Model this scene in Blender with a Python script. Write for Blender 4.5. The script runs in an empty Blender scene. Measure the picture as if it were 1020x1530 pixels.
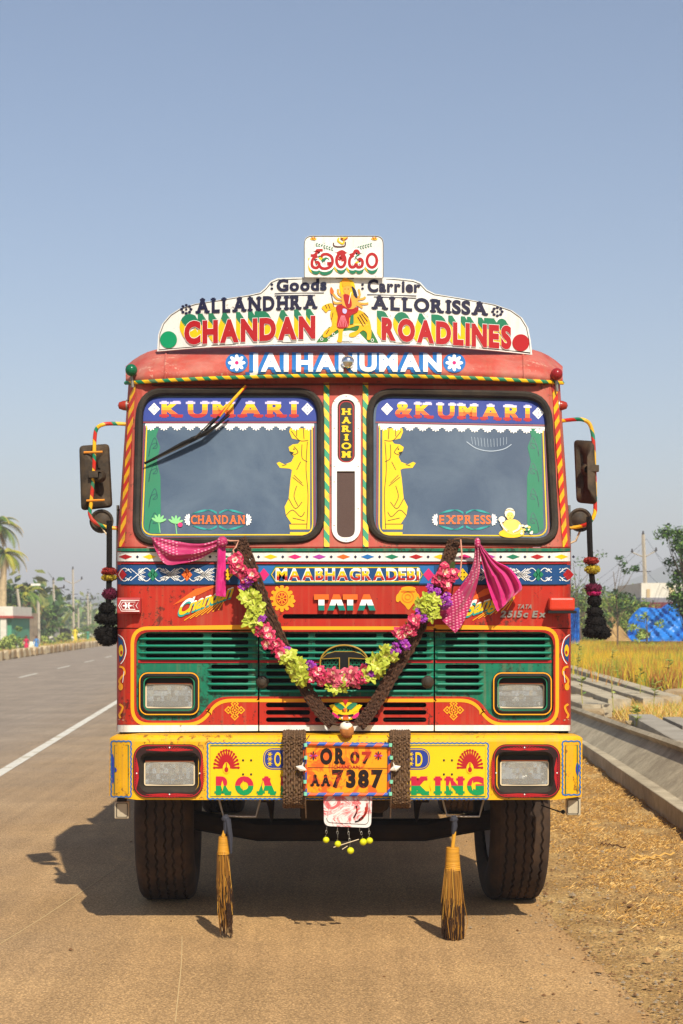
import bpy, bmesh, math, random
from math import sin, cos, pi, radians, sqrt, floor
from mathutils import Vector, Matrix, noise
from mathutils.geometry import tessellate_polygon
random.seed(7)
SC = bpy.context.scene
# ---------------------------------------------------------------- camera, sky, sun
FP, EYE, CX, CY = 2320.0, 1.63, 510.0, 935.0        # focal length in px of the 1020x1530 frame, eye height, principal column, horizon row
cam_d = bpy.data.cameras.new('camera'); cam = bpy.data.objects.new('camera', cam_d); SC.collection.objects.link(cam)
cam.location = (0, 0, EYE); cam.rotation_euler = (radians(90), 0, 0)
cam_d.sensor_fit = 'VERTICAL'; cam_d.sensor_height = 36.0; cam_d.sensor_width = 24.0
cam_d.lens = FP / 1530 * 36; cam_d.shift_y = (CY - 765) / 1530
cam_d.clip_start = 0.1; cam_d.clip_end = 9000
cam_d.dof.use_dof = True; cam_d.dof.focus_distance = 8.15; cam_d.dof.aperture_fstop = 6.3
SC.camera = cam
w = bpy.data.worlds.new("World"); SC.world = w; w.use_nodes = True
nt = w.node_tree; nt.nodes.clear()
sky = nt.nodes.new('ShaderNodeTexSky'); sky.sky_type = 'NISHITA'; sky.sun_disc = False
SUN_EL, SUN_ROT = radians(44.1), radians(162.4)
sky.sun_elevation = SUN_EL; sky.sun_rotation = SUN_ROT
sky.air_density = 1.0; sky.dust_density = 1.0; sky.ozone_density = 1.9; sky.altitude = 50
bg = nt.nodes.new('ShaderNodeBackground'); bg.inputs[1].default_value = 0.10
wo = nt.nodes.new('ShaderNodeOutputWorld')
nt.links.new(sky.outputs[0], bg.inputs[0]); nt.links.new(bg.outputs[0], wo.inputs[0])
sun_d = bpy.data.lights.new('sun', 'SUN'); sun_d.energy = 5.0; sun_d.angle = radians(0.5); sun_d.color = (1.0, 0.93, 0.80)
sun = bpy.data.objects.new('sun', sun_d); SC.collection.objects.link(sun)
sd = Vector((-sin(SUN_ROT) * cos(SUN_EL), -cos(SUN_ROT) * cos(SUN_EL), -sin(SUN_EL)))
sun.rotation_euler = sd.to_track_quat('-Z', 'Y').to_euler(); sun.location = (4, -8, 12)
SC.view_settings.view_transform = 'Standard'; SC.view_settings.look = 'None'
SC.view_settings.exposure = 0.40; SC.view_settings.gamma = 1.0; SC.view_settings.use_curve_mapping = False

# ---------------------------------------------------------------- helpers
def P(px, py, Y): return Vector(((px - CX) * Y / FP, Y, EYE - (py - CY) * Y / FP))
def lin(h):
    h = h.lstrip('#'); o = []
    for i in (0, 2, 4):
        c = int(h[i:i + 2], 16) / 255
        o.append(c / 12.92 if c <= .04045 else ((c + .055) / 1.055) ** 2.4)
    return (o[0], o[1], o[2], 1)
MATS = {}
def nd(m, t, **kw):
    n = m.node_tree.nodes.new(t)
    for k, v in kw.items():
        if k.startswith('i_'): n.inputs[int(k[2:])].default_value = v
        else: setattr(n, k, v)
    return n
def L(m, a, b): m.node_tree.links.new(a, b)
def mat(name, col, rough=.5, metal=0.0, spec=.28, dirt=0.0, dcol='#7d6347', dscale=3.0, bump=0.0, bscale=80.0, var=0.0, vscale=40.0, stretch=None, trans=0.0, emit=None, chips=None):
    if name in MATS: return MATS[name]
    m = bpy.data.materials.new(name); m.use_nodes = True
    b = m.node_tree.nodes['Principled BSDF']
    c = lin(col) if isinstance(col, str) else col
    b.inputs['Base Color'].default_value = c; b.inputs['Roughness'].default_value = rough
    b.inputs['Metallic'].default_value = metal; b.inputs['Specular IOR Level'].default_value = spec
    tc = nd(m, 'ShaderNodeTexCoord'); src = tc.outputs['Object']
    if stretch:
        mp = nd(m, 'ShaderNodeMapping'); mp.inputs['Scale'].default_value = stretch; L(m, src, mp.inputs[0]); src = mp.outputs[0]
    cur = None
    if var:
        n = nd(m, 'ShaderNodeTexNoise'); n.inputs['Scale'].default_value = vscale; n.inputs['Detail'].default_value = 6; n.inputs['Roughness'].default_value = .65
        L(m, src, n.inputs['Vector'])
        mr = nd(m, 'ShaderNodeMapRange'); mr.inputs[1].default_value = .3; mr.inputs[2].default_value = .7; mr.inputs[3].default_value = 1 - var; mr.inputs[4].default_value = 1 + var
        L(m, n.outputs['Fac'], mr.inputs[0])
        mx = nd(m, 'ShaderNodeVectorMath', operation='SCALE'); mx.inputs[0].default_value = c[:3]; L(m, mr.outputs[0], mx.inputs['Scale'])
        cur = mx.outputs[0]
    if dirt:
        n = nd(m, 'ShaderNodeTexNoise'); n.inputs['Scale'].default_value = dscale; n.inputs['Detail'].default_value = 8; n.inputs['Roughness'].default_value = .7
        L(m, tc.outputs['Object'], n.inputs['Vector'])
        mr = nd(m, 'ShaderNodeMapRange'); mr.inputs[1].default_value = .42; mr.inputs[2].default_value = .72; mr.inputs[3].default_value = dirt * .18; mr.inputs[4].default_value = dirt
        L(m, n.outputs['Fac'], mr.inputs[0])
        mx = nd(m, 'ShaderNodeMix', data_type='RGBA'); mx.inputs[6].default_value = c; mx.inputs[7].default_value = lin(dcol)
        if cur is not None: L(m, cur, mx.inputs[6])
        L(m, mr.outputs[0], mx.inputs[0]); cur = mx.outputs[2]
        r2 = nd(m, 'ShaderNodeMapRange'); r2.inputs[3].default_value = rough; r2.inputs[4].default_value = min(1, rough + .35); L(m, n.outputs['Fac'], r2.inputs[0]); L(m, r2.outputs[0], b.inputs['Roughness'])
    if chips:
        ca, cs, cc = chips                      # paint knocked off in small flakes
        n = nd(m, 'ShaderNodeTexNoise'); n.inputs['Scale'].default_value = cs; n.inputs['Detail'].default_value = 7; n.inputs['Roughness'].default_value = .75; L(m, tc.outputs['Object'], n.inputs['Vector'])
        n2 = nd(m, 'ShaderNodeTexNoise'); n2.inputs['Scale'].default_value = cs * .14; n2.inputs['Detail'].default_value = 3; L(m, tc.outputs['Object'], n2.inputs['Vector'])
        a = nd(m, 'ShaderNodeMath', operation='MULTIPLY_ADD'); a.inputs[1].default_value = .5; L(m, n2.outputs['Fac'], a.inputs[0]); L(m, n.outputs['Fac'], a.inputs[2])
        mr = nd(m, 'ShaderNodeMapRange'); mr.inputs[1].default_value = .93 - ca * .1; mr.inputs[2].default_value = .96 - ca * .1; mr.inputs[4].default_value = .8; L(m, a.outputs[0], mr.inputs[0])
        mx = nd(m, 'ShaderNodeMix', data_type='RGBA'); mx.inputs[6].default_value = c; mx.inputs[7].default_value = lin(cc)
        if cur is not None: L(m, cur, mx.inputs[6])
        L(m, mr.outputs[0], mx.inputs[0]); cur = mx.outputs[2]
        # dust washed down in vertical streaks
        mp = nd(m, 'ShaderNodeMapping'); mp.inputs['Scale'].default_value = (38, 6, 1.6); L(m, tc.outputs['Object'], mp.inputs[0]); n3 = nd(m, 'ShaderNodeTexNoise'); n3.inputs['Scale'].default_value = 1; n3.inputs['Detail'].default_value = 4; L(m, mp.outputs[0], n3.inputs['Vector'])
        m3 = nd(m, 'ShaderNodeMapRange'); m3.inputs[1].default_value = .5; m3.inputs[2].default_value = .8; m3.inputs[4].default_value = .30; L(m, n3.outputs['Fac'], m3.inputs[0])
        mx = nd(m, 'ShaderNodeMix', data_type='RGBA'); mx.inputs[7].default_value = lin('#a07a58'); L(m, cur, mx.inputs[6]); L(m, m3.outputs[0], mx.inputs[0]); cur = mx.outputs[2]
    if cur is not None: L(m, cur, b.inputs['Base Color'])
    if bump:
        n = nd(m, 'ShaderNodeTexNoise'); n.inputs['Scale'].default_value = bscale; n.inputs['Detail'].default_value = 5
        L(m, src, n.inputs['Vector'])
        bp = nd(m, 'ShaderNodeBump'); bp.inputs['Strength'].default_value = 1.0; bp.inputs['Distance'].default_value = bump
        L(m, n.outputs['Fac'], bp.inputs['Height']); L(m, bp.outputs[0], b.inputs['Normal'])
    if trans: b.inputs['Transmission Weight'].default_value = trans
    MATS[name] = m; return m
def stripe_mat(name, c1, c2, vec, period, duty=.5, c3=None, duty2=.5):
    """painted bands that wind round a bar: along the direction vec, in metres"""
    m = mat(name, c1, .45); b = m.node_tree.nodes['Principled BSDF']
    tc = nd(m, 'ShaderNodeTexCoord'); dt = nd(m, 'ShaderNodeVectorMath', operation='DOT_PRODUCT'); dt.inputs[1].default_value = tuple(v / period for v in vec)
    L(m, tc.outputs['Object'], dt.inputs[0])
    fr = nd(m, 'ShaderNodeMath', operation='FRACT'); L(m, dt.outputs['Value'], fr.inputs[0])
    gt = nd(m, 'ShaderNodeMath', operation='GREATER_THAN'); gt.inputs[1].default_value = duty; L(m, fr.outputs[0], gt.inputs[0])
    mx = nd(m, 'ShaderNodeMix', data_type='RGBA'); mx.inputs[6].default_value = lin(c1); mx.inputs[7].default_value = lin(c2); L(m, gt.outputs[0], mx.inputs[0])
    out = mx.outputs[2]
    if c3:
        g2 = nd(m, 'ShaderNodeMath', operation='GREATER_THAN'); g2.inputs[1].default_value = duty2; L(m, fr.outputs[0], g2.inputs[0])
        m2 = nd(m, 'ShaderNodeMix', data_type='RGBA'); m2.inputs[7].default_value = lin(c3); L(m, out, m2.inputs[6]); L(m, g2.outputs[0], m2.inputs[0]); out = m2.outputs[2]
    n = nd(m, 'ShaderNodeTexNoise'); n.inputs['Scale'].default_value = 25; n.inputs['Detail'].default_value = 6; L(m, tc.outputs['Object'], n.inputs['Vector'])
    mr = nd(m, 'ShaderNodeMapRange'); mr.inputs[1].default_value = .45; mr.inputs[2].default_value = .75; mr.inputs[4].default_value = .5; L(m, n.outputs['Fac'], mr.inputs[0])
    m3 = nd(m, 'ShaderNodeMix', data_type='RGBA'); m3.inputs[7].default_value = lin('#6b5640'); L(m, out, m3.inputs[6]); L(m, mr.outputs[0], m3.inputs[0])
    L(m, m3.outputs[2], b.inputs['Base Color']); return m

def tag(o, label=None, cat=None, group=None, kind=None):
    if label: o['label'] = label
    if cat: o['category'] = cat
    if group: o['group'] = group
    if kind: o['kind'] = kind
    return o
def empty(name, loc, label, cat, group=None):
    o = bpy.data.objects.new(name, None); SC.collection.objects.link(o); o.location = loc; o.empty_display_size = .2
    return tag(o, label, cat, group)
class MB:
    def __init__(s): s.v = []; s.f = []; s.m = []; s.ms = []
    def mi(s, m):
        if m not in s.ms: s.ms.append(m)
        return s.ms.index(m)
    def add(s, vs, fs, m):
        b = len(s.v); s.v += [tuple(v) for v in vs]; i = s.mi(m)
        for f in fs: s.f.append(tuple(b + k for k in f)); s.m.append(i)
    def front(s, pts, m):                      # one polygon turned to face -Y
        a = [Vector(p) for p in pts]; n = Vector((0, 0, 0))
        for i in range(len(a)): n += a[i].cross(a[(i + 1) % len(a)])
        if n.y > 0: a.reverse()
        s.add(a, [tuple(range(len(a)))], m)
    def box(s, c, d, m, rz=0, rx=0, ry=0):
        R = Matrix.Rotation(rz, 3, 'Z') @ Matrix.Rotation(ry, 3, 'Y') @ Matrix.Rotation(rx, 3, 'X'); c = Vector(c)
        vs = [c + R @ Vector((x * d[0] / 2, y * d[1] / 2, z * d[2] / 2)) for x, y, z in ((-1, -1, -1), (1, -1, -1), (1, 1, -1), (-1, 1, -1), (-1, -1, 1), (1, -1, 1), (1, 1, 1), (-1, 1, 1))]
        s.add(vs, [(0, 3, 2, 1), (4, 5, 6, 7), (0, 1, 5, 4), (1, 2, 6, 5), (2, 3, 7, 6), (3, 0, 4, 7)], m)
    def grid(s, rows, m, closed=False):        # rows of points
        n = len(rows[0]); vs = [p for r in rows for p in r]; fs = []
        for i in range(len(rows) - 1):
            for j in range(n if closed else n - 1):
                k = (j + 1) % n; fs.append((i * n + j, i * n + k, (i + 1) * n + k, (i + 1) * n + j))
        s.add(vs, fs, m)
    def tube(s, pts, r, m, n=8, closed=False, caps=True, flat=1.0):
        pts = [Vector(p) for p in pts]; N = len(pts); rs = r if isinstance(r, (list, tuple)) else [r] * N; rows = []; up = None
        for i, p in enumerate(pts):
            a = pts[(i - 1) % N] if (closed or i > 0) else p; b = pts[(i + 1) % N] if (closed or i < N - 1) else p
            t = (b - a).normalized()
            if up is None:
                up = Vector((0, 1, 0)) if abs(t.y) < .9 else Vector((0, 0, 1))
            x = (up - t * up.dot(t)).normalized(); up = x; y = t.cross(x)
            rows.append([p + x * (rs[i] * flat * cos(2 * pi * k / n)) + y * (rs[i] * sin(2 * pi * k / n)) for k in range(n)])
        if closed: rows.append(rows[0])
        s.grid(rows, m, True)
        if caps and not closed:
            s.add(rows[0], [tuple(range(n))[::-1]], m); s.add(rows[-1], [tuple(range(n))], m)
    def ball(s, c, r, m, nu=12, nv=8, sc=(1, 1, 1), fn=None):
        c = Vector(c); rows = []
        for i in range(nv + 1):
            t = pi * i / nv; row = []
            for j in range(nu):
                d = Vector((sin(t) * cos(2 * pi * j / nu), sin(t) * sin(2 * pi * j / nu), cos(t))); q = r * (fn(d) if fn else 1)
                row.append(c + Vector((d.x * sc[0], d.y * sc[1], d.z * sc[2])) * q)
            rows.append(row)
        s.grid(rows, m, True)
    def lathe(s, prof, c, axis, m, n=24):      # prof: (along, radius)
        c = Vector(c); ax = Vector(axis).normalized(); x = ax.orthogonal().normalized(); y = ax.cross(x)
        s.grid([[c + ax * a + x * (r * cos(2 * pi * k / n)) + y * (r * sin(2 * pi * k / n)) for k in range(n)] for a, r in prof], m, True)
    def build(s, name, parent=None, label=None, smooth=False, bevel=0, kind=None, cat=None, group=None, recalc=False, loc=None):
        me = bpy.data.meshes.new(name); me.from_pydata(s.v, [], s.f)
        for m in s.ms: me.materials.append(m)
        me.polygons.foreach_set('material_index', s.m)
        if recalc or smooth:
            bm = bmesh.new(); bm.from_mesh(me); bmesh.ops.remove_doubles(bm, verts=bm.verts, dist=1e-5)
            if recalc: bmesh.ops.recalc_face_normals(bm, faces=bm.faces)
            bm.to_mesh(me); bm.free()
        if smooth:
            me.polygons.foreach_set('use_smooth', [True] * len(me.polygons)); me.set_sharp_from_angle(angle=radians(42))
        me.update()
        o = bpy.data.objects.new(name, me); SC.collection.objects.link(o)
        if loc is not None: o.location = loc
        if bevel:
            bv = o.modifiers.new('bevel', 'BEVEL'); bv.width = bevel; bv.segments = 2; bv.limit_method = 'ANGLE'
        if parent is not None: attach(o, parent)
        return tag(o, label, cat, group, kind)
def attach(o, parent):
    o.parent = parent; T = Matrix.Translation(parent.location)
    if parent.parent is not None: T = parent.parent.matrix_basis @ parent.matrix_parent_inverse @ T
    o.matrix_parent_inverse = T.inverted()
    return o
# ---- flat paint laid on a surface, written in frame pixels and carried onto the surface's own depth
def rr(x0, y0, x1, y1, r, n=5):
    o = []
    for cx, cy, a in ((x1 - r, y0 + r, -90), (x1 - r, y1 - r, 0), (x0 + r, y1 - r, 90), (x0 + r, y0 + r, 180)):
        for k in range(n + 1):
            t = radians(a + 90 * k / n); o.append((cx + r * cos(t), cy + r * sin(t)))
    return o
def rpoly(cs, r, n=5):
    o = []; N = len(cs)
    for i in range(N):
        p = Vector(cs[i]); a = Vector(cs[i - 1]) - p; b = Vector(cs[(i + 1) % N]) - p; q = r[i] if isinstance(r, (list, tuple)) else r
        a = p + a.normalized() * q; b = p + b.normalized() * q
        for k in range(n + 1):
            t = k / n; c = a * (1 - t) ** 2 + p * 2 * t * (1 - t) + b * t * t; o.append((c.x, c.y))
    return o
def ell(cx, cy, rx, ry=None, rot=0, n=18, a0=0, a1=360):
    ry = rx if ry is None else ry; c, s = cos(radians(rot)), sin(radians(rot)); o = []
    full = a1 - a0 == 360
    for k in range(n if full else n + 1):
        t = radians(a0 + (a1 - a0) * k / n); x, y = rx * cos(t), ry * sin(t); o.append((cx + x * c - y * s, cy + x * s + y * c))
    return o
def spline(pts, n=6, closed=False):
    P_ = [Vector(p) for p in pts]; N = len(P_); o = []
    rng = range(N if closed else N - 1)
    for i in rng:
        if closed: a, b, c, d = P_[(i - 1) % N], P_[i], P_[(i + 1) % N], P_[(i + 2) % N]
        else: a, b, c, d = P_[max(i - 1, 0)], P_[i], P_[i + 1], P_[min(i + 2, N - 1)]
        for k in range(n):
            t = k / n
            o.append(.5 * ((2 * b) + (c - a) * t + (2 * a - 5 * b + 4 * c - d) * t * t + (3 * b - a - 3 * c + d) * t ** 3))
    if not closed: o.append(P_[-1])
    return o
def flat(mb, loops, dep, off, m, cx=(), cy=(), thick=0, edge=None):
    if not isinstance(loops[0][0], (tuple, list, Vector)): loops = [loops]
    loops = [[Vector((p[0], p[1], 0)) for p in l] for l in loops]; allp = [p for l in loops for p in l]
    tris = tessellate_polygon(loops)
    if not cx and not cy and not thick:
        for t in tris: mb.front([P(allp[i].x, allp[i].y, dep(allp[i].x, allp[i].y) - off) for i in t], m)
        return
    bm = bmesh.new(); vs = [bm.verts.new(p) for p in allp]
    for t in tris:
        try: bm.faces.new([vs[i] for i in t])
        except ValueError: pass
    for c in cx: bmesh.ops.bisect_plane(bm, geom=bm.verts[:] + bm.edges[:] + bm.faces[:], plane_co=(c, 0, 0), plane_no=(1, 0, 0), dist=1e-4)
    for c in cy: bmesh.ops.bisect_plane(bm, geom=bm.verts[:] + bm.edges[:] + bm.faces[:], plane_co=(0, c, 0), plane_no=(0, 1, 0), dist=1e-4)
    bm.verts.index_update(); w3 = [P(v.co.x, v.co.y, dep(v.co.x, v.co.y) - off) for v in bm.verts]
    fs = []
    for f in bm.faces:
        ids = [v.index for v in f.verts]; n = Vector((0, 0, 0))
        for i in range(len(ids)): n += w3[ids[i]].cross(w3[ids[(i + 1) % len(ids)]])
        fs.append(tuple(ids[::-1] if n.y > 0 else ids))
    mb.add(w3, fs, m)
    if thick:
        d = Vector((0, thick, 0)); c = Vector((0, 0, 0))
        for e in bm.edges:
            if e.is_boundary:
                a, b = w3[e.verts[0].index], w3[e.verts[1].index]; mb.add([a, b, b + d, a + d], [(0, 1, 2, 3)], edge or m)
    bm.free()
def ribbon(mb, pts, wd, dep, off, m, closed=False):
    pts = [Vector((p[0], p[1])) for p in pts]; N = len(pts); Ls = []; Rs = []
    for i in range(N):
        a = pts[i - 1] if (closed or i > 0) else pts[i]; b = pts[(i + 1) % N] if (closed or i < N - 1) else pts[i]
        t = (b - a); t = t.normalized() if t.length > 1e-6 else Vector((1, 0)); n = Vector((-t.y, t.x)); q = wd(i / (N - 1)) if callable(wd) else wd
        if 0 < i < N - 1 or closed:
            t1 = (pts[i] - a).normalized(); c = max(.5, t1.dot(t)); q = q / c
        Ls.append(pts[i] + n * q / 2); Rs.append(pts[i] - n * q / 2)
    f = lambda v: P(v.x, v.y, dep(v.x, v.y) - off)
    for i in range(N if closed else N - 1):
        k = (i + 1) % N; mb.front([f(Ls[i]), f(Ls[k]), f(Rs[k]), f(Rs[i])], m)
# ---- lettering
_g = {}
CAP = None
def glyph(ch, grow=0.0):
    k = (ch, grow)
    if k in _g: return _g[k]
    cu = bpy.data.curves.new('g', 'FONT'); cu.body = ch; cu.size = 1; cu.offset = grow; cu.resolution_u = 4; cu.fill_mode = 'FRONT'
    o = bpy.data.objects.new('g', cu); SC.collection.objects.link(o); bpy.context.view_layer.update()
    me = bpy.data.meshes.new_from_object(o.evaluated_get(bpy.context.evaluated_depsgraph_get()))
    me.calc_loop_triangles(); V = [(v.co.x, v.co.y) for v in me.vertices]
    tr = [[V[i] for i in t.vertices] for t in me.loop_triangles]
    bpy.data.objects.remove(o); bpy.data.curves.remove(cu); bpy.data.meshes.remove(me)
    xs = [p[0] for t in tr for p in t] or [0, .3]; bb = (min(xs), max(xs))
    _g[k] = (tr, bb); return _g[k]
SERIF = set('AHIKLMNRTXEFDBPUVWY1')
def serifs(tr, cap, h=.10, s=.07):
    out = []
    for y0, base in ((.02, 0), (cap - .02, cap - h)):
        iv = []
        for t in tr:
            xs = []
            for i in range(3):
                a, b = t[i], t[(i + 1) % 3]
                if (a[1] - y0) * (b[1] - y0) < 0: xs.append(a[0] + (b[0] - a[0]) * (y0 - a[1]) / (b[1] - a[1]))
            if len(xs) == 2: iv.append((min(xs), max(xs)))
        iv.sort(); mg = []
        for a, b in iv:
            if mg and a <= mg[-1][1] + .01: mg[-1][1] = max(mg[-1][1], b)
            else: mg.append([a, b])
        for a, b in mg:
            if b - a < .42: out.append((a - s, b + s, base, base + h))
    return out
def clipy(poly, y, above):
    o = []
    for i in range(len(poly)):
        a, b = poly[i], poly[(i + 1) % len(poly)]; ia = (a[1] >= y) == above; ib = (b[1] >= y) == above
        if ia: o.append(a)
        if ia != ib:
            t = (y - a[1]) / (b[1] - a[1]); o.append((a[0] + (b[0] - a[0]) * t, y))
    return o
def text(mb, s, box, m, dep, off, grow=.02, base=.02, slab=False, gap=.07, shear=0, warp=None, sp=.28, dx=0, dy=0, vert=False):
    """m: a material or bands [(v_top, material), ...] from the baseline up. grow>base draws a fatter copy in the same place."""
    global CAP
    if CAP is None: CAP = max(p[1] for t in glyph('H', 0.0)[0] for p in t)
    if len(box) == 4: x0, y0, x1, y1 = box; box = (x0, y0, y1, x1, y0, y1)
    x0, t0, b0, x1, t1, b1 = box; bands = m if isinstance(m, list) else [(99, m)]
    lay = []; X = 0; se = .07 if slab else 0
    for ch in s:
        if ch == ' ': X += sp; continue
        tr, bb = glyph(ch, base); has = slab and ch in SERIF
        l = bb[0] - (se if has else 0); r = bb[1] + (se if has else 0); lay.append((ch, X - l, has, tr)); X += r - l + gap
    W = X - gap
    def mp(x, y):
        u = x / W; v = (y + base) / (CAP + 2 * base); px = x0 + u * (x1 - x0) + shear * v + dx
        b = b0 + (b1 - b0) * u; t = t0 + (t1 - t0) * u; py = b + (t - b) * v + dy
        if warp: px, py = warp(px, py)
        return P(px, py, dep(px, py) - off - mp.o)
    for ch, ox, has, trb in lay:
        mp.o = 0; tr = trb if grow == base else glyph(ch, grow)[0]
        polys = [[(x + ox, y) for x, y in t] for t in tr]; sf = []
        if has:
            e = grow - base
            sf = [[(a + ox - e, c - e), (b + ox + e, c - e), (b + ox + e, d + e), (a + ox - e, d + e)] for a, b, c, d in serifs(trb, CAP)]
        for grp, oo in ((polys, 0), (sf, .0004)):
            mp.o = oo
            for p in grp:
                lo = None
                for v, mm in bands:
                    q = p
                    y_hi = v * (CAP + 2 * base) - base
                    if lo is not None: q = clipy(q, lo, True)
                    if len(q) > 2 and v < 5: q = clipy(q, y_hi, False)
                    lo = y_hi
                    if len(q) > 2: mb.front([mp(*c) for c in q], mm)

# ================================================================ materials
RED = mat('red_paint', '#b0220f', .38, dirt=.30, dcol='#7a3a28', dscale=4, bump=.0012, bscale=9, var=.10, vscale=6, chips=(.8, 34, '#3c1c14'))
REDUP = mat('faded_red_paint', '#a63a2e', .45, dirt=.40, dcol='#b98a72', dscale=5, bump=.0012, bscale=9, var=.12, vscale=8, chips=(.8, 30, '#5a3a2c'))
REDTOP = mat('sun_bleached_red_paint', '#ac3a2c', .5, dirt=.5, dcol='#c0998a', dscale=6, bump=.002, bscale=10, var=.16, vscale=10, chips=(.5, 26, '#c89a84'))
MAROON = mat('maroon_paint', '#4a1014', .5, dirt=.2)
MARLINE = mat('maroon_line_paint', '#7a2038', .4)
GREEN = mat('green_paint', '#0c6f52', .35, dirt=.35, dcol='#20352c', dscale=8, bump=.0010, bscale=20, var=.2, vscale=12, chips=(1.3, 40, '#1c2a20'))
GRDEC = mat('emerald_paint', '#0a7452', .4, dirt=.12)
TEAL = mat('teal_paint', '#149a94', .4, dirt=.12)
YEL = mat('yellow_paint', '#e2a600', .38, dirt=.22, dcol='#a87820', dscale=6, bump=.0014, bscale=9, var=.08, vscale=5, chips=(.9, 30, '#6a4018'))
YELD = mat('lemon_paint', '#e8bc06', .45, dirt=.12, dcol='#a08020')
GOLD = mat('golden_line_paint', '#f2a012', .4, dirt=.08)
ORAN = mat('orange_paint', '#e8641a', .4, dirt=.12)
WHITE = mat('white_paint', '#e4e2da', .42, dirt=.22, dcol='#9a8a70', dscale=7, bump=.0004, bscale=40, chips=(.2, 36, '#6a5a48'))
WHT2 = mat('white_line_paint', '#eeece6', .4, dirt=.06)
CREAM = mat('cream_paint', '#ddc9a4', .45, dirt=.3)
NAVY = mat('navy_paint', '#0e1638', .4, dirt=.10)
BLUE = mat('blue_paint', '#1c67a8', .4, dirt=.22, dcol='#4f6d84')
DBLUE = mat('deep_blue_paint', '#0d3f72', .4, dirt=.25, dcol='#3a6480')
BANNER = mat('royal_blue_paint', '#183488', .4, dirt=.1)
RDEC = mat('scarlet_paint', '#a8101a', .4, dirt=.08)
PINK = mat('magenta_paint', '#d01c6c', .4, dirt=.1)
VIOL = mat('violet_paint', '#a63a9a', .4, dirt=.1)
LILAC = mat('lilac_paint', '#bcb4dc', .4)
BLK = mat('black_paint', '#080707', .4, dirt=.15, dcol='#4a4036')
DARK = mat('dark_recess', '#060606', .8)
RUB = mat('weathered_rubber', '#1a1816', .55, dirt=.5, dcol='#5a4c3c', dscale=6, bump=.0008, bscale=60)
PLAS = mat('dusty_black_plastic', '#201c18', .5, dirt=.7, dcol='#6a563e', dscale=9, bump=.001, bscale=50)
STEEL = mat('bare_steel', '#9a968c', .35, metal=.9, dirt=.3, dcol='#5a3c24')
CHROME = mat('chrome', '#d8d8d8', .12, metal=1)
IRON = mat('greasy_iron', '#241c17', .6, metal=.2, dirt=.6, dcol='#4a3624', dscale=10, bump=.002, bscale=30)
WOOD = mat('dark_wood', '#43281c', .5, var=.35, vscale=14, stretch=(40, 40, 4), bump=.0012, bscale=20)
s2 = .7071
YG = stripe_mat('yellow_green_bands', '#efb90c', '#0c8a60', (1.25, .0, 1), .088)
YR = stripe_mat('yellow_red_bands', '#efb00c', '#cc2a1c', (-1.6, 0, 1), .085)
YGX = stripe_mat('yellow_green_cord', '#efb90c', '#0c7a55', (1, 0, 1), .075)
YRG = stripe_mat('yellow_red_green_tube_bands', '#e9b020', '#c22a1c', (1.2, .4, 1), .16, .45, '#1a7a58', .8)
BO = stripe_mat('blue_orange_bands', '#dd5a28', '#2450a8', (1, 0, -1), .085)

# ================================================================ the truck
TL = 'red painted goods truck with white headboard and yellow bumper parked facing the camera'
truck = empty('goods_truck', (0.02, 8.6, 0), TL, 'truck')
T = lambda mb, name, **k: mb.build(name, truck, **k)
def Lx(py): return 175.0 if py >= 818 else 175 + (818 - py) / 243 * 17
def Rx(py): return 852.0 if py >= 818 else 852 - (818 - py) / 243 * 16
def dface(px, py):
    Y = 8.15 if py >= 818 else 8.15 + (818 - py) * .0009
    l, r = Lx(py), Rx(py)
    for d in (l + 26 - px, px - (r - 26)):
        if d > 0: t = min(d / 26, 1); Y += .13 * (1 - sqrt(max(0, 1 - t * t)))
    return Y
CXS = [Lx(818) + k for k in (1, 3, 6, 10, 15, 20, 26)] + [Rx(818) - k for k in (1, 3, 6, 10, 15, 20, 26)] + [193, 197, 201, 205, 212, 835, 832, 826, 820, 812]
def mirror(pts, c=514.0): return [(2 * c - x, y) for x, y in pts][::-1]
# belt panel between windscreens and grille
mb = MB()
flat(mb, [[(175, 818), (852, 818), (852, 938), (649.5, 938), (386, 938), (175, 938)], rr(422, 917.5, 610, 924.5, 3.4)], dface, 0, RED, cx=CXS, cy=(), thick=.012)
flat(mb, rr(420, 915, 612, 927, 3), lambda x, y: 8.2, 0, DARK)
T(mb, 'belt_panel')
# lower panels, left / middle / right with real shut lines between them
gl = rpoly([(386, 944), (203, 944), (203, 1077), (296, 1077), (318, 1041), (386, 1041)], [.1, 22, 24, 22, 22, .1])
def gr_mirror(pts): return [(1034 - x if x < 386 else 648.5, y) for x, y in pts]
gl_pts = gl
gr_pts = [(827 - (x - 203) * (827 - 648.5) / (386 - 203), y) for x, y in gl]
mbL = MB(); out = [(175, 939.5), (385, 939.5), (385, 944.5)] + [p for p in gl if not (abs(p[0] - 386) < .6)][0:] + [(385, 1040.5), (385, 1083), (175, 1083)]
flat(mbL, out, dface, 0, RED, cx=CXS, thick=.03); T(mbL, 'corner_panel', label='red lower panel round the grille, road side, with yellow border')
mbR = MB(); rp = [p for p in gr_pts if not (abs(p[0] - 648.5) < .6)]
out = [(852, 939.5), (649.8, 939.5), (649.8, 944.5)] + rp + [(649.8, 1040.5), (649.8, 1083), (852, 1083)]
flat(mbR, out, dface, 0, RED, cx=CXS, thick=.03); T(mbR, 'corner_panel', label='red lower panel round the grille, verge side, with yellow border')
mbM = MB(); flat(mbM, [(387.4, 939.5), (647.6, 939.5), (647.6, 944), (387.4, 944)], dface, 0, RED, thick=.03)
vents = []
for yy in (1053.5, 1064.5, 1075.5):
    for a, b in ((397, 463), (470, 565), (572, 637)): vents.append(rr(a, yy - 3.6, b, yy + 3.6, 3.5))
flat(mbM, [[(387.4, 1041), (647.6, 1041), (647.6, 1083), (387.4, 1083)]] + vents, dface, 0, RED, thick=.02)
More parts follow.
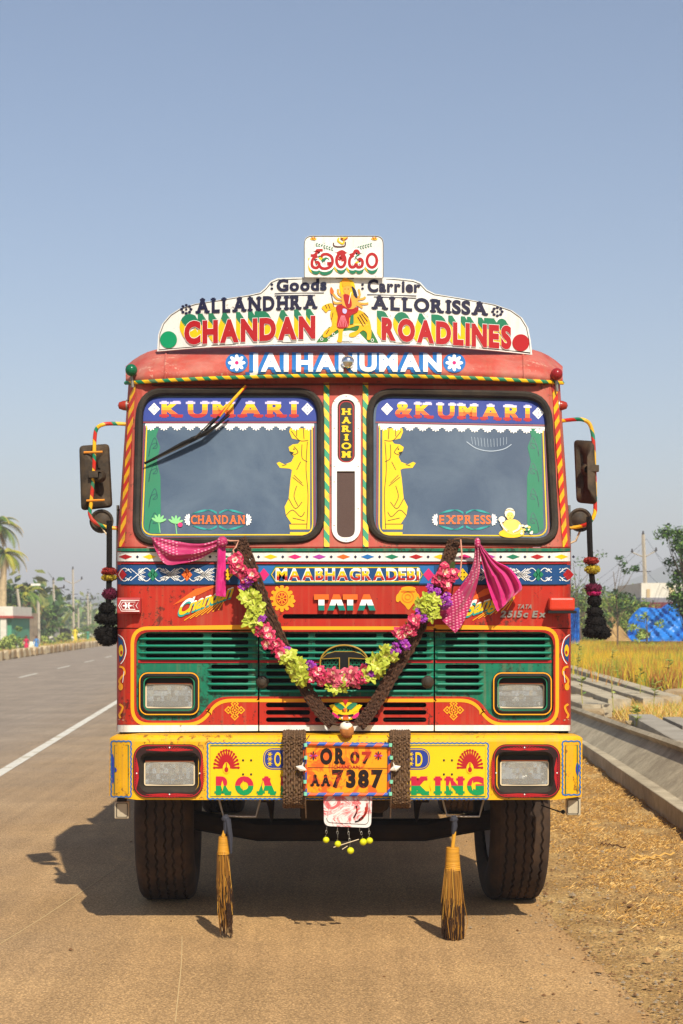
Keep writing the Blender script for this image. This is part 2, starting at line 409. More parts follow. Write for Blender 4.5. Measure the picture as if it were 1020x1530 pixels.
T(mbM, 'vent_panel')
mb = MB(); flat(mb, rr(178, 942, 849, 1096, 2), lambda x, y: 8.30, 0, DARK); T(mb, 'radiator_backing')
# white lower lip
mb = MB()
for a, b in ((175, 385.2), (387.4, 647.6), (649.8, 852)):
    flat(mb, [(a, 1083.6), (b, 1083.6), (b, 1092), (a, 1094)] if a == 175 else [(a, 1083.6), (b, 1083.6), (b, 1092), (a, 1092)], dface, .006, WHITE, cx=CXS, thick=.03)
T(mb, 'lower_lip')
# green grille: three plates with slots
dg = lambda x, y: 8.175
def slots_rows(rows, spans, h): return [rr(a, y - h, b, y + h, h - .2) for y in rows for a, b in spans]
U = (949.5, 959.8, 970.2, 979.6); D_ = (996, 1006.5, 1017, 1027.5)
def plate(pts, holes, name, lab=None):
    mb = MB(); flat(mb, [pts] + holes, dg, 0, GREEN, thick=.025); o = T(mb, name, label=lab); return o
lampL = rr(209, 1006, 296, 1067, 14); lampR = rr(738, 1006, 823, 1067, 14)
def inset(pts, e): return [(x, y) for x, y in pts]
gpL = plate([(min(x, 384.8), y) for x, y in gl_pts], slots_rows(U, ((217, 304), (315, 371)), 3.1) + slots_rows(D_, ((315, 371),), 3.1) + [rr(213, 1010, 292, 1063, 11)], 'grille_panel', 'green slotted grille plate on the road side')
gpR = plate([(max(x, 650), y) for x, y in gr_pts], slots_rows(U, ((665, 716), (727, 815)), 3.1) + slots_rows(D_, ((665, 716),), 3.1) + [rr(742, 1010, 819, 1063, 11)], 'grille_panel', 'green slotted grille plate on the verge side')
gpM = plate([(387.5, 944.5), (647.5, 944.5), (647.5, 1040.5), (387.5, 1040.5)], slots_rows(U, ((397, 461), (470, 563), (572, 638)), 3.1) + slots_rows(D_, ((397, 461), (470, 563), (572, 638)), 3.2), 'grille_panel', 'green slotted middle grille plate under the garland')
# louvre lips: each a rounded bar standing proud under its slot
LV = MB()
base = {}
def louvre(a, b, y, parent):
    mb = MB(); r = .0065
    pts = [P(a, y, 8.176), P(a + 3, y, 8.163), P((a + b) / 2, y, 8.161), P(b - 3, y, 8.163), P(b, y, 8.176)]
    mb.tube(pts, r, mat('louvre_green_paint', '#128468', .35, dirt=.3, dcol='#20352c', dscale=8), n=6); mb.build('louvre', parent, smooth=True)
for y in [u + 5.3 for u in U[:3]] + [984.2]:
    louvre(208, 384, y, gpL); louvre(388.5, 646.5, y, gpM); louvre(651, 822, y, gpR)
for y in [u + 5.3 for u in D_]:
    louvre(311, 384, y, gpL); louvre(388.5, 646.5, y, gpM); louvre(651, 721, y, gpR)
mb = MB()
for a, b in ((206, 384.6), (388, 647), (650.4, 824)): flat(mb, [(a, 986.6), (b, 986.6), (b, 990.4), (a, 990.4)], dg, .004, RDEC, thick=.003)
T(mb, 'grille_stripe')
# golden border line
mb = MB()
def off_line(dx):
    l = rpoly([(386, 944 - dx), (203 - dx, 944 - dx), (203 - dx, 1077 + dx), (300 + dx * .2, 1077 + dx), (322 + dx * .2, 1041 + dx), (386, 1041 + dx)], [.1, 24, 26, 22, 22, .1], 7)
    r = [(827 - (x - 203) * (827 - 648.5) / (386 - 203), y) for x, y in l]
    return l, r
for dx, wd, m_ in ((5.5, 5.2, GOLD), (2.2, 1.4, RDEC)):
    l, r = off_line(dx)
    ribbon(mb, [(min(x, 385), y) for x, y in l], wd, dface, .002, m_); ribbon(mb, [(max(x, 649.8), y) for x, y in r], wd, dface, .002, m_)
    ribbon(mb, [(387.4, 944 - dx), (647.6, 944 - dx)], wd, dface, .002, m_); ribbon(mb, [(387.4, 1041 + dx), (647.6, 1041 + dx)], wd, dface, .002, m_)
ribbon(mb, [(175, 936), (852, 936)], 1.2, dface, .0024, MAROON)
T(mb, 'border_line')
# headlights in the grille
REFL = mat('lamp_reflector', '#f4f4ee', .10, metal=1, bump=.003, bscale=70)
m = mat('lamp_glass', '#ffffff', .05, trans=1.0)
def lamp_glass():
    m = bpy.data.materials.new('ribbed_lamp_glass'); m.use_nodes = True; n_ = m.node_tree; n_.nodes.clear()
    o = nd(m, 'ShaderNodeOutputMaterial'); mx = nd(m, 'ShaderNodeMixShader'); tr = nd(m, 'ShaderNodeBsdfTransparent'); gl_ = nd(m, 'ShaderNodeBsdfGlossy'); df = nd(m, 'ShaderNodeBsdfDiffuse')
    tr.inputs[0].default_value = (.92, .93, .9, 1); gl_.inputs['Roughness'].default_value = .08; df.inputs[0].default_value = lin('#f0ece0')
    m2 = nd(m, 'ShaderNodeMixShader'); m2.inputs[0].default_value = .24
    lw = nd(m, 'ShaderNodeFresnel'); lw.inputs[0].default_value = 1.6; tc = nd(m, 'ShaderNodeTexCoord')
    wv = nd(m, 'ShaderNodeTexWave', wave_type='BANDS', bands_direction='X'); wv.inputs['Scale'].default_value = 28; L(m, tc.outputs['Object'], wv.inputs['Vector'])
    bp = nd(m, 'ShaderNodeBump'); bp.inputs['Distance'].default_value = .004; L(m, wv.outputs['Fac'], bp.inputs['Height'])
    L(m, bp.outputs[0], gl_.inputs['Normal']); L(m, bp.outputs[0], lw.inputs['Normal'])
    L(m, lw.outputs[0], mx.inputs[0]); L(m, tr.outputs[0], mx.inputs[1]); L(m, gl_.outputs[0], mx.inputs[2])
    L(m, mx.outputs[0], m2.inputs[1]); L(m, df.outputs[0], m2.inputs[2]); L(m, m2.outputs[0], o.inputs[0]); return m
LGLASS = lamp_glass(); BULB = mat('lamp_bulb', '#e8dcc0', .2, trans=.3)
def facets(fr, gx0, gy0, gx1, gy1, Yg):
    """stepped lamp reflector: a bowl cut into facets that each lean their own way"""
    R_ = random.Random(int(gx0 * 7)); mb = MB(); nx, ny = 13, 4
    for i in range(nx):
        for j in range(ny):
            u0, u1, v0, v1 = i / nx, (i + 1) / nx, j / ny, (j + 1) / ny; tx, tz = R_.uniform(-.003, .003), -.006 + R_.uniform(-.004, .005); q = []
            for u, v, sx, sz in ((u0, v0, -1, -1), (u1, v0, 1, -1), (u1, v1, 1, 1), (u0, v1, -1, 1)):
                a, b = u * 2 - 1, v * 2 - 1; q.append(P(gx0 + (gx1 - gx0) * u, gy0 + (gy1 - gy0) * v, Yg + .016 + .028 * (1 - a * a) * (1 - b * b * .8) + tx * sx + tz * sz))
            mb.front(q, REFL)
    mb.build('reflector', fr)
def loft(mb, a, Ya, b, Yb, m):
    ra = [P(x, y, Ya) for x, y in a]; rb = [P(x, y, Yb) for x, y in b]; mb.grid([ra, rb], m, True)
def headlamp(x0, y0, x1, y1, gx0, gy0, gx1, gy1, Yf, lab, name='headlight'):
    """outer frame box, glass box"""
    mb = MB(); o = rr(x0, y0, x1, y1, 13, 6); i = rr(x0 + 6, y0 + 6, x1 - 6, y1 - 6, 9, 6); g = rr(gx0 - 3, gy0 - 12, gx1 + 3, gy1 + 3, 5, 6)
    loft(mb, o, Yf + .012, o, Yf - .018, BLK); loft(mb, o, Yf - .018, i, Yf - .022, BLK); loft(mb, i, Yf - .022, g, Yf + .035, PLAS)
    fr = mb.build(name, truck, label=lab, smooth=True)
    mb = MB(); ribbon(mb, rr(x0 + 1.5, y0 + 1.5, x1 - 1.5, y1 - 1.5, 12, 6), 1.6, lambda x, y: Yf - .0185, .001, GOLD, True); ribbon(mb, rr(x0 + 8, y0 + 8, x1 - 8, y1 - 8, 9, 6), 1.8, lambda x, y: Yf - .010, .001, GRDEC, True)
    mb.build('trim_line', fr)
    Yg = Yf + .035; mb = MB(); rows = []
    cxm, cym = (gx0 + gx1) / 2, (gy0 + gy1) / 2
    for k in range(7):
        s = 1 - k / 6 * .82; dp = .10 * (1 - (1 - k / 6) ** 2) ; rows.append([P(cxm + (x - cxm) * s, cym + (y - cym) * s, Yg + .004 + dp) for x, y in rr(gx0, gy0, gx1, gy1, 3, 4)])
    facets(fr, gx0, gy0, gx1, gy1, Yg)
    mb = MB(); flat(mb, [rr(gx0 - 3, gy0 - 12, gx1 + 3, gy1 + 3, 5), rr(gx0, gy0, gx1, gy1, 3)], lambda x, y: Yg, .0, BLK, thick=.01)
    flat(mb, [(gx0, gy0 - 2.2), (gx1, gy0 - 2.2), (gx1, gy0), (gx0, gy0)], lambda x, y: Yg, .003, ORAN)
    ribbon(mb, rr(gx0 - 1, gy0, gx1 + 1, gy1 + 1, 3), 2.2, lambda x, y: Yg, .004, CREAM, True)
    mb.build('lamp_surround', fr)
    mb = MB(); mb.ball(P(cxm, cym, Yg + .05), .014, BULB, sc=(1, 1.6, 1)); mb.ball(P(cxm - 12, cym + 4, Yg + .05), .008, BLK, sc=(1, 2, 1)); mb.build('bulb', fr, smooth=True)
    mb = MB(); pts = rr(gx0, gy0, gx1, gy1, 3, 3); flat(mb, pts, lambda x, y: Yg - .002 - .006 * (1 - ((x - cxm) / (gx1 - cxm)) ** 2), 0, LGLASS, cx=[gx0 + (gx1 - gx0) * k / 8 for k in range(1, 8)])
    mb.build('lamp_glass', fr)
headlamp(207, 1004, 298, 1069, 219, 1023, 286, 1056, 8.175, 'rectangular headlight in the grille on the road side')
headlamp(736, 1004, 825, 1069, 745, 1023, 811, 1056, 8.175, 'rectangular headlight in the grille on the verge side')
# oval badge
BRASS = mat('dull_brass_paint', '#a8842c', .4, dirt=.4, dcol='#3a2c14')
mb = MB(); cyl = lambda x, y: 8.15
flat(mb, ell(514, 991, 34, 25), lambda x, y: 8.168, 0, DARK)
for i in range(-6, 7):
    for j in range(-7, 8):
        x = 514 + i * 6.2 + (j % 2) * 3.1; y = 991 + j * 4.2
        if ((x - 514) / 33) ** 2 + ((y - 991) / 24) ** 2 < .92: ribbon(mb, ell(x, y, 2.7, 2.3, n=6, rot=30), .7, lambda x, y: 8.165, 0, GRDEC, True)
b0 = mb.build('badge', truck, label='oval grille badge with a letter T over hexagon mesh')
mb = MB(); mb.tube([P(x, y, 8.150) for x, y in ell(514, 991, 36, 27, n=32)], .0045, BRASS, closed=True)
flat(mb, [(480, 984), (488, 977), (500, 973.5), (528, 973.5), (540, 977), (548, 984), (520.5, 983), (520.5, 1017), (507.5, 1017), (507.5, 983)], cyl, .006, BLK, thick=.02)
for q in ([(480, 984), (488, 977), (500, 973.5), (528, 973.5), (540, 977), (548, 984)], [(481, 984.5), (507, 983), (507, 1017)], [(547, 984.5), (521, 983), (521, 1017)]): ribbon(mb, q, 1.0, cyl, .008, BRASS)
mb.build('badge_emblem', b0, smooth=False)
# bonnet lock knobs
for x, y in ((392, 1019), (638.5, 1019)):
    mb = MB(); c = P(x, y, 8.17); mb.lathe([(0, .02), (0, .034), (.012, .034), (.02, .028), (.022, .02), (.03, .018), (.034, .006), (.034, 0)], c, (0, -1, 0), PLAS, 18); mb.build('bonnet_lock', truck, smooth=True, label='round black bonnet lock, ' + ('road side' if x < 500 else 'verge side'))

# ---------------------------------------------------------------- painted bands on the belt panel
O1, O2, O3, O4, O5 = .003, .0045, .006, .0075, .009
mb = MB(); flat(mb, [(175, 819), (852, 819), (852, 823.5), (175, 823.5)], dface, .012, GREEN, cx=CXS, thick=.014)
mb.build('gutter_strip', truck)
mb = MB(); flat(mb, [(175, 825), (852, 825), (852, 838.6), (175, 838.6)], dface, O1, WHITE, cx=CXS)
ribbon(mb, [(175 + 6 * i, 841.6) for i in range(113)], 1.6, dface, O1, GOLD if 0 else RDEC)
ribbon(mb, [(175 + 6 * i, 824.3) for i in range(113)], .9, dface, O1, BLK)
ribbon(mb, [(175 + 6 * i, 839.4) for i in range(113)], .9, dface, O1, BLK)
cols = [RDEC, YELD, NAVY, GRDEC, RDEC, YELD, PINK, VIOL, ORAN, BLUE, GRDEC, RDEC]
x = 187; k = 0
while x < 850:
    m_ = [RDEC, YELD, PINK, VIOL, GRDEC, RDEC, YELD, PINK, VIOL, ORAN, BLUE, GRDEC][k % 12]
    flat(mb, [(x - 10.5, 829.5 + 2.4), (x, 828.2), (x + 10.5, 831.9), (x, 835.6)], dface, O2, m_, cx=CXS)
    flat(mb, [(x + 15.5, 832), (x + 18, 829.5), (x + 20.5, 832), (x + 18, 834.5)], dface, O2, NAVY, cx=CXS); x += 36.2; k += 1
mb.build('diamond_band', truck, label='white band with a row of small coloured diamonds')
mb = MB(); flat(mb, [(175, 844), (852, 844), (852, 873), (175, 873)], dface, O1, DBLUE, cx=CXS)
for y in (843.2, 873.8): ribbon(mb, [(175 + 6 * i, y) for i in range(113)], 1.5, dface, O2, BLK)
flat(mb, [(384, 845.5), (648, 845.5), (648, 871.5), (384, 871.5)], dface, O2, BLUE)
flat(mb, [(404, 858.5), (411, 846.5), (626, 846.5), (632, 858.5), (626, 870.5), (411, 870.5)], dface, O3, TEAL if 0 else DBLUE)
ribbon(mb, [(404, 858.5), (411, 846.5), (626, 846.5), (632, 858.5), (626, 870.5), (411, 870.5)], 1.1, dface, O4, GRDEC, True)
ribbon(mb, [(405.5, 858.5), (412, 848), (625, 848), (630.5, 858.5), (625, 869), (412, 869)], 1, dface, O4, YELD, True)
def cross_motif(c):
    for q in (-1, 1):
        for k in range(3):
            o_ = (k - 1) * 3.6
            ribbon(mb, [(c - 11 + o_, 858.5 + q * 9), (c + 11 + o_, 858.5 - q * 9)], 1.0, dface, O3, WHT2)
            ribbon(mb, [(c - 13 + o_ * .6, 858.5 + q * (5.5 + k)), (c + 13 + o_ * .6, 858.5 - q * (5.5 - k))], .8, dface, O3, WHT2)
    for q in (-1, 1):
        for e in (-1, 1): ribbon(mb, spline([(c + q * 6, 858.5 + e * 3), (c + q * 15, 858.5 + e * 9.5), (c + q * 21, 858.5 + e * 7), (c + q * 25, 858.5)], 4), 1.0, dface, O3, WHT2)
def quilt(c, m_, s=8):
    flat(mb, [(c - s, 858.5), (c, 858.5 - s * 1.2), (c + s, 858.5), (c, 858.5 + s * 1.2)], dface, O3, m_, cx=CXS)
for c in (202, 254, 305): cross_motif(c)
for c, m_ in ((181, RDEC), (228, GRDEC), (279, ORAN), (340, YELD), (394, PINK)): quilt(c, m_)
for c in (830, 778, 726): cross_motif(c)
for c, m_ in ((849, RDEC), (804, GRDEC), (752, ORAN), (691, YELD), (640, PINK)): quilt(c, m_)
for dx_ in (-3, 3):
    for dy_ in (-4, 4):
        for c in (340, 691): flat(mb, ell(c + dx_ * .8, 858.5 + dy_ * .8, 1.3, n=6), dface, O4, BLK)
mb.build('patterned_blue_band', truck, label='dark blue band with white crossed strokes and coloured lozenges')
mb = MB(); text(mb, 'MAABHAGRADEBI', (412, 849, 627, 868), WHT2, dface, O4, grow=.05, base=.03, gap=.1)
text(mb, 'MAABHAGRADEBI', (413, 850, 626, 867), [(.3, RDEC), (.42, ORAN), (.8, YELD), (9, WHT2)], dface, O5, grow=.03, base=.03, gap=.1); mb.build('lettering', truck, label='MAABHAGRADEBI in white to yellow to red letters on the blue band')
# TATA in three colours, separate raised letters
tb = MB()
for x0, ch in ((469, 'T'), (490, 'A'), (512, 'T'), (535, 'A')):
    if ch == 'T': q = [(x0, 888), (x0 + 22, 888), (x0 + 22, 896), (x0 + 15.5, 896), (x0 + 15.5, 912), (x0 + 6.5, 912), (x0 + 6.5, 896), (x0, 896)]
    else: q = [(x0 + 8, 888), (x0 + 18.5, 888), (x0 + 28, 912), (x0 + 18, 912), (x0 + 16.5, 907.5), (x0 + 9.5, 907.5), (x0 + 7.8, 912), (x0 - 1.5, 912)] if 0 else [(x0 + 8, 888), (x0 + 17, 888), (x0 + 26, 912), (x0 + 16.5, 912), (x0 + 12.6, 900), (x0 + 8.5, 912), (x0 - 1, 912)]
    for a, b, m_ in ((880, 896, ORAN), (896, 904.5, WHT2), (904.5, 920, TEAL if 0 else mat('pine_paint', '#0d7a68', .4))):
        c_ = clipy(clipy(q, a, True), b, False)
        if len(c_) > 2: flat(tb, c_, dface, .02, m_, thick=.019, edge=BLK)
T(tb, 'lettering', label='TATA in raised orange, white and green letters above the grille')
mb = MB(); text(mb, 'TATA', (772, 903, 794, 909.5), STEEL, dface, .008, base=.04, grow=.04, shear=2); T(mb, 'lettering', label='small metal TATA lettering beside the orange indicator'); mb = MB(); text(mb, '2515c Ex', (747, 912.5, 815, 922.5), STEEL, dface, .008, base=.04, grow=.04, shear=2, gap=.12)
T(mb, 'lettering', label='metal 2515c Ex lettering beside the orange indicator')
# wheel and conch medallions
mb = MB(); flat(mb, ell(421, 894, 13.5, 16), dface, O1, GOLD)
for k in range(12): t = 2 * pi * k / 12; flat(mb, ell(421 + 15 * cos(t), 894 + 17.5 * sin(t), 3, n=8), dface, O1 + .0003, GOLD)
flat(mb, ell(421, 894, 9.5, 11), dface, O2, RED); flat(mb, ell(421, 894, 8.4, 9.8), dface, O3, GOLD); flat(mb, ell(421, 894, 7, 8.2), dface, O4, RED)
for k in range(8): t = pi * k / 4; ribbon(mb, [(421, 894), (421 + 7.5 * cos(t), 894 + 8.8 * sin(t))], 1.3, dface, O5, GOLD)
for k in (-1, 0, 1): flat(mb, ell(437.5 - abs(k) * 2, 898 + k * 6, 4, 3, n=8, rot=k * 40), dface, O1, GOLD)
T(mb, 'emblem', label='golden wheel emblem left of the TATA letters')
mb = MB(); flat(mb, spline([(611, 878), (619, 880), (623, 888), (621, 897), (615, 905), (610, 911), (605, 905), (598, 898), (595, 888), (600, 880)], 3, True), dface, O1, GOLD)
flat(mb, ell(610, 879.5, 11, 3.4), dface, O2, GOLD); ribbon(mb, ell(609, 892, 8.5, 8), .7, dface, O3, ORAN, True); ribbon(mb, ell(609, 892, 4, 4), .7, dface, O3, ORAN, True); ribbon(mb, [(599, 884), (620, 884)], .8, dface, O3, RED)
flat(mb, ell(595, 893, 3.6, 7, n=10, rot=12), dface, O2, GOLD); flat(mb, ell(624, 893, 3, 7, n=10, rot=-12), dface, O2, GOLD)
T(mb, 'emblem', label='golden vase emblem right of the TATA letters')
# script names with rays
for sgn, s_, bx, wp, lab in ((1, 'Chandan', (264, 893, 345, 913), None, 'slanting Chandan script with yellow rays, below the blue band'), (-1, 'Sangee', (695, 893, 765, 913), None, 'slanting script with yellow rays beside the metal model lettering')):
    mb = MB(); sl = -.36 if sgn == 1 else -.34; ox = bx[0]
    wp = lambda x, y, ox=ox, sl=sl: (x, y + (x - ox) * sl + 8)
    a0 = ox - 6
    flat(mb, [(a0, 908 - 4), (a0 + 34, 884 - 4), (a0 + 72, 878 - 6), (a0 + 40, 892 - 4)], dface, O1, ORAN)
    for k in range(7): ribbon(mb, [(a0 + 17 + k * 8.5, 927 - k * 2.6 + (0)), (a0 + 80, 888 - 2 + k)], 1.2, dface, O2, GOLD)
    text(mb, s_, bx, TEAL, dface, O3, grow=.05, base=.02, shear=8, warp=wp, gap=.03, dy=2, dx=-1)
    text(mb, s_, bx, [(.3, YELD), (.6, YELD), (9, WHT2)], dface, O4, grow=.03, base=.02, shear=8, warp=wp, gap=.03)
    T(mb, 'lettering', label=lab)
# endless-knot motifs on the lower panels
for c in (350.5, 677.5):
    mb = MB()
    for i, j in ((0, 0), (-1, 0), (1, 0), (0, -1), (0, 1)):
        x, y = c + i * 9.5, 1061 + j * 9.5; ribbon(mb, [(x - 5, y), (x, y - 5), (x + 5, y), (x, y + 5)], 1.6, dface, O1, GOLD, True); flat(mb, ell(x, y, 1.6, n=6), dface, O1, GOLD)
    for i, j in ((-1, -1), (1, -1), (-1, 1), (1, 1)): x, y = c + i * 5, 1061 + j * 5; ribbon(mb, [(x - 3 * i, y + 3 * j), (x + 3 * i, y - 3 * j)], 1.6, dface, O2, GOLD)
    T(mb, 'knot_emblem', label='golden knot emblem on the red panel, ' + ('road side' if c < 500 else 'verge side'))
# corner figures
for q, c in ((1, 180), (-1, 847)):
    mb = MB(); e = lambda x: c + (x - 180) * q
    rib = [(e(176), 948), (e(184), 955), (e(188), 972), (e(185), 985), (e(180), 992)]
    flat(mb, [(e(176), 950), (e(183), 957), (e(186), 972), (e(183), 984), (e(178), 990)], dface, O1, DBLUE, cx=CXS)
    ribbon(mb, spline(rib, 4), 1.2, dface, O2, WHT2); flat(mb, ell(e(180.5), 972, 3.4, 9), dface, O2, YELD, cx=CXS); flat(mb, ell(e(181), 975, 1.6, 3), dface, O3, RDEC)
    ribbon(mb, spline([(e(178), 996), (e(184), 998), (e(186), 1006), (e(181), 1012), (e(178), 1018), (e(182), 1026)], 4), 3, dface, O2, GOLD); ribbon(mb, [(e(185), 1003), (e(183), 1020)], .9, dface, O3, WHT2)
    flat(mb, ell(e(180), 1026, 3.6, 5.5), dface, O2, GOLD, cx=CXS)
    ribbon(mb, spline([(e(178), 1052), (e(183), 1056), (e(181), 1063), (e(178), 1068), (e(180), 1073)], 4), 3, dface, O2, GOLD); ribbon(mb, [(e(177), 1075), (e(185), 1076)], 1, dface, O2, CREAM)
    ribbon(mb, [(e(175.5), 1045.5), (e(194), 1045.5)], .8, dface, O1, MAROON)
    T(mb, 'corner_painting', label='small yellow figures painted down the cab corner, ' + ('road side' if q == 1 else 'verge side'))
# indicators
mb = MB(); mb.box(P(193, 905, 8.12), (.125, .05, .085), mat('red_plastic', '#a3262c', .3, dirt=.3))
o = mb.build('turn_indicator', truck, bevel=.008, label='red turn indicator with a white arrow outline on the road side')
mb = MB(); z_ = lambda x, y: 8.09
ribbon(mb, [(177, 905), (181, 897), (208, 897), (203, 905), (208, 913), (181, 913)], .8, z_, .002, WHT2, True); ribbon(mb, [(180, 905), (183, 899.5), (202, 899.5), (198, 905), (202, 910.5), (183, 910.5)], .6, z_, .002, WHT2, True)
for k in range(6): t = pi * k / 3; flat(mb, ell(190 + 4 * cos(t), 905 + 2.6 * sin(t), 3, 1.2, rot=math.degrees(t), n=8), z_, .002 + k * .0003, WHT2)
mb.build('arrow_marking', o)
mb = MB(); mb.box(P(838, 903, 8.13), (.135, .09, .07), mat('amber_plastic', '#c8321a', .25, dirt=.35, bump=.001)); o = mb.build('turn_indicator', truck, bevel=.012, label='plain orange-red turn indicator on the verge side')
mb = MB(); mb.box(P(838, 914.5, 8.13), (.15, .10, .014), BLK); mb.build('indicator_base', o)

# ================================================================ upper cab
wL = rpoly([(209, 585), (479, 585), (480, 806), (203, 810)], [38, 38, 38, 30], 7)
wR = rpoly([(552, 585), (818, 591), (830, 810), (552, 806)], [38, 38, 30, 38], 7)
mb = MB(); up = [(Lx(817), 817), (Rx(817), 817), (Rx(563), 563), (Lx(563), 563)]
flat(mb, [up, wL, wR], dface, 0, REDUP, cx=CXS, cy=(), thick=.03)
T(mb, 'windscreen_surround', label='faded red cab front round both windscreens')
def wind_glass():
    m = bpy.data.materials.new('dusty_tinted_glass'); m.use_nodes = True; m.node_tree.nodes.clear()
    o = nd(m, 'ShaderNodeOutputMaterial'); mx = nd(m, 'ShaderNodeMixShader'); tr = nd(m, 'ShaderNodeBsdfTransparent'); tr.inputs[0].default_value = (.30, .34, .38, 1)
    p = nd(m, 'ShaderNodeBsdfPrincipled'); p.inputs['Roughness'].default_value = .10; p.inputs['IOR'].default_value = 1.75
    tc = nd(m, 'ShaderNodeTexCoord'); n = nd(m, 'ShaderNodeTexNoise'); n.inputs['Scale'].default_value = 2.2; n.inputs['Detail'].default_value = 5; n.inputs['Roughness'].default_value = .6; n.inputs['Distortion'].default_value = .6
    L(m, tc.outputs['Object'], n.inputs['Vector'])
    cr = nd(m, 'ShaderNodeValToRGB'); cr.color_ramp.elements[0].position = .35; cr.color_ramp.elements[0].color = lin('#48596d'); cr.color_ramp.elements[1].position = .7; cr.color_ramp.elements[1].color = lin('#667685')
    L(m, n.outputs['Fac'], cr.inputs[0]); L(m, cr.outputs[0], p.inputs['Base Color'])
    n2 = nd(m, 'ShaderNodeTexNoise'); n2.inputs['Scale'].default_value = 180; L(m, tc.outputs['Object'], n2.inputs['Vector'])
    mr = nd(m, 'ShaderNodeMapRange'); mr.inputs[3].default_value = .72; mr.inputs[4].default_value = .86; L(m, n2.outputs['Fac'], mr.inputs[0])
    L(m, mr.outputs[0], mx.inputs[0]); L(m, tr.outputs[0], mx.inputs[1]); L(m, p.outputs[0], mx.inputs[2]); L(m, mx.outputs[0], o.inputs[0]); return m
WG = wind_glass()
dglass = lambda x, y: dface(514, y) + .012
windows = []
for wp_, lab in ((wL, 'windscreen pane on the road side with KUMARI banner'), (wR, 'windscreen pane on the verge side with second banner')):
    mb = MB(); flat(mb, wp_, dglass, 0, WG); g_ = T(mb, 'windscreen', label=lab); windows.append(g_)
    mb = MB(); mb.tube([P(x, y, dface(514, y) - .003) for x, y in wp_], .021, RUB, n=8, closed=True, flat=1.25); mb.build('rubber_gasket', g_, smooth=True)
# window paint
O1, O2, O3, O4, O5 = .002, .003, .004, .005, .006
def window_art(win, x0, x1, g, word, wx, tilt, bx, bw):
    mb = MB(); pts = rpoly([(x0 + 6, 594), (x1 - 4, 594 + tilt), (x1 - 4, 629 + tilt * .8), (x0 + 4, 629)], [22, 22, .5, .5])
    flat(mb, pts, dglass, O1, BANNER); ribbon(mb, [(x0 + 4, 631), (x1 - 4, 631 + tilt * .8)], 2.2, dglass, O2, MARLINE)
    for c in (x0 + 21, x1 - 18):
        for i in (-1, 0, 1):
            for j in (-1, 0, 1):
                if abs(i) + abs(j) == 1 or (i == 0 and j == 0): pass
                if abs(i) + abs(j) <= 1 and not (i == 0 and j == 0): X_, Y_ = c + i * 4.6, 611 + j * 4.8 + (tilt if c > 514 and c > (x0 + x1) / 2 else 0); flat(mb, [(X_ - 4.2, Y_), (X_, Y_ - 4.4), (X_ + 4.2, Y_), (X_, Y_ + 4.4)], dglass, O2, WHT2); flat(mb, ell(X_, Y_, 1, n=6), dglass, O3, BANNER)
    text(mb, word, (wx[0], 599, 624, wx[1], 599 + tilt, 624 + tilt), [(.22, RDEC), (.45, ORAN), (.62, GOLD), (.82, YELD), (9, LILAC)], dglass, O2, grow=.042, base=.042, slab=True, gap=.03)
    mb.build('banner_lettering', win, label=word + ' in banded letters on a blue windscreen banner')
    # lace edging
    mb = MB(); flat(mb, [(x0 + 8, 633), (x1 - 8, 633 + tilt * .8), (x1 - 8, 637 + tilt * .8), (x0 + 8, 637)], dglass, O1, WHT2)
    n_ = 13
    for k in range(n_):
        c = x0 + 16 + (x1 - x0 - 32) * k / (n_ - 1); yy = 636 + tilt * .8 * k / (n_ - 1)
        for a in range(5): t = radians(20 + a * 35); flat(mb, ell(c + 4.6 * cos(t), yy + 4.2 * sin(t), 3.4, 1.5, rot=math.degrees(t), n=8), dglass, O1 + .0004 * (1 + a % 3), WHT2)
    mb.build('lace_border', win)
    # yellow and maroon lines inside the gasket
    mb = MB(); q = [(x0 + 7, 636), (x0 + 4 - (3 if g == -1 else 0), 780), (x0 + 16, 799), (x1 - 18, 799), (x1 - 8 + (4 if g == 1 else 0), 782), (x1 - 10, 636 + tilt)]
    q1 = rpoly([(x0 + 10, 636), (x0 + (3 if g == -1 else 9), 799), (x1 - (5 if g == 1 else 10), 799 + tilt * .3), (x1 - 11, 637 + tilt)], [.5, 17, 17, .5])
    ribbon(mb, q1, 1.7, dglass, O2, YELD); q2 = [(x0 + (x1 - x0) / 2 + (x - (x0 + x1) / 2) * 1.028, y + (4.5 if y > 780 else 0)) for x, y in q1]; ribbon(mb, q2, 2.0, dglass, O2, MARLINE)
    mb.build('border_line', win)
    # low name tag with wings
    mb = MB(); c = sum(bx) / 2; y = 776.5
    for s1 in (-1, 1):
        for s2_ in (-1, 1):
            for k in range(3): ribbon(mb, spline([(c + s1 * 2, y + s2_ * (9 + k)), (c + s1 * 12, y + s2_ * (14 + k * 1.4 - k)), (c + s1 * 24, y + s2_ * (14 - k)), (c + s1 * 38, y + s2_ * 9)], 4), 1.1, dglass, O2, TEAL)
        for a in range(7): t = radians(-90 + a * 30); X_ = (bx[1] + 3 if s1 == 1 else bx[0] - 3); flat(mb, ell(X_ + s1 * 3.2 * cos(t), y + 5 * sin(t), 4, 1.5, rot=math.degrees(t) * s1, n=8), dglass, O3 + a * .0002, WHT2)
    flat(mb, [(bx[0] - 2, y - 7.5), (bx[1] + 2, y - 7.5), (bx[1] + 2, y + 7.5), (bx[0] - 2, y + 7.5)], dglass, O1, mat('slate_paint', '#36404e', .4))
    text(mb, bw, (bx[0], y - 6.5, bx[1], y + 6.5), ORAN, dglass, O3, grow=.02, base=.02, slab=True, gap=.06); mb.build('name_lettering', win, label=bw + ' in orange letters low on the windscreen')
window_art(windows[0], 209, 477, -1, 'KUMARI', (238, 446), 0, (285, 366), 'CHANDAN')
window_art(windows[1], 557, 822, 1, '&KUMARI', (590, 794), 6, (655, 733), 'EXPRESS')
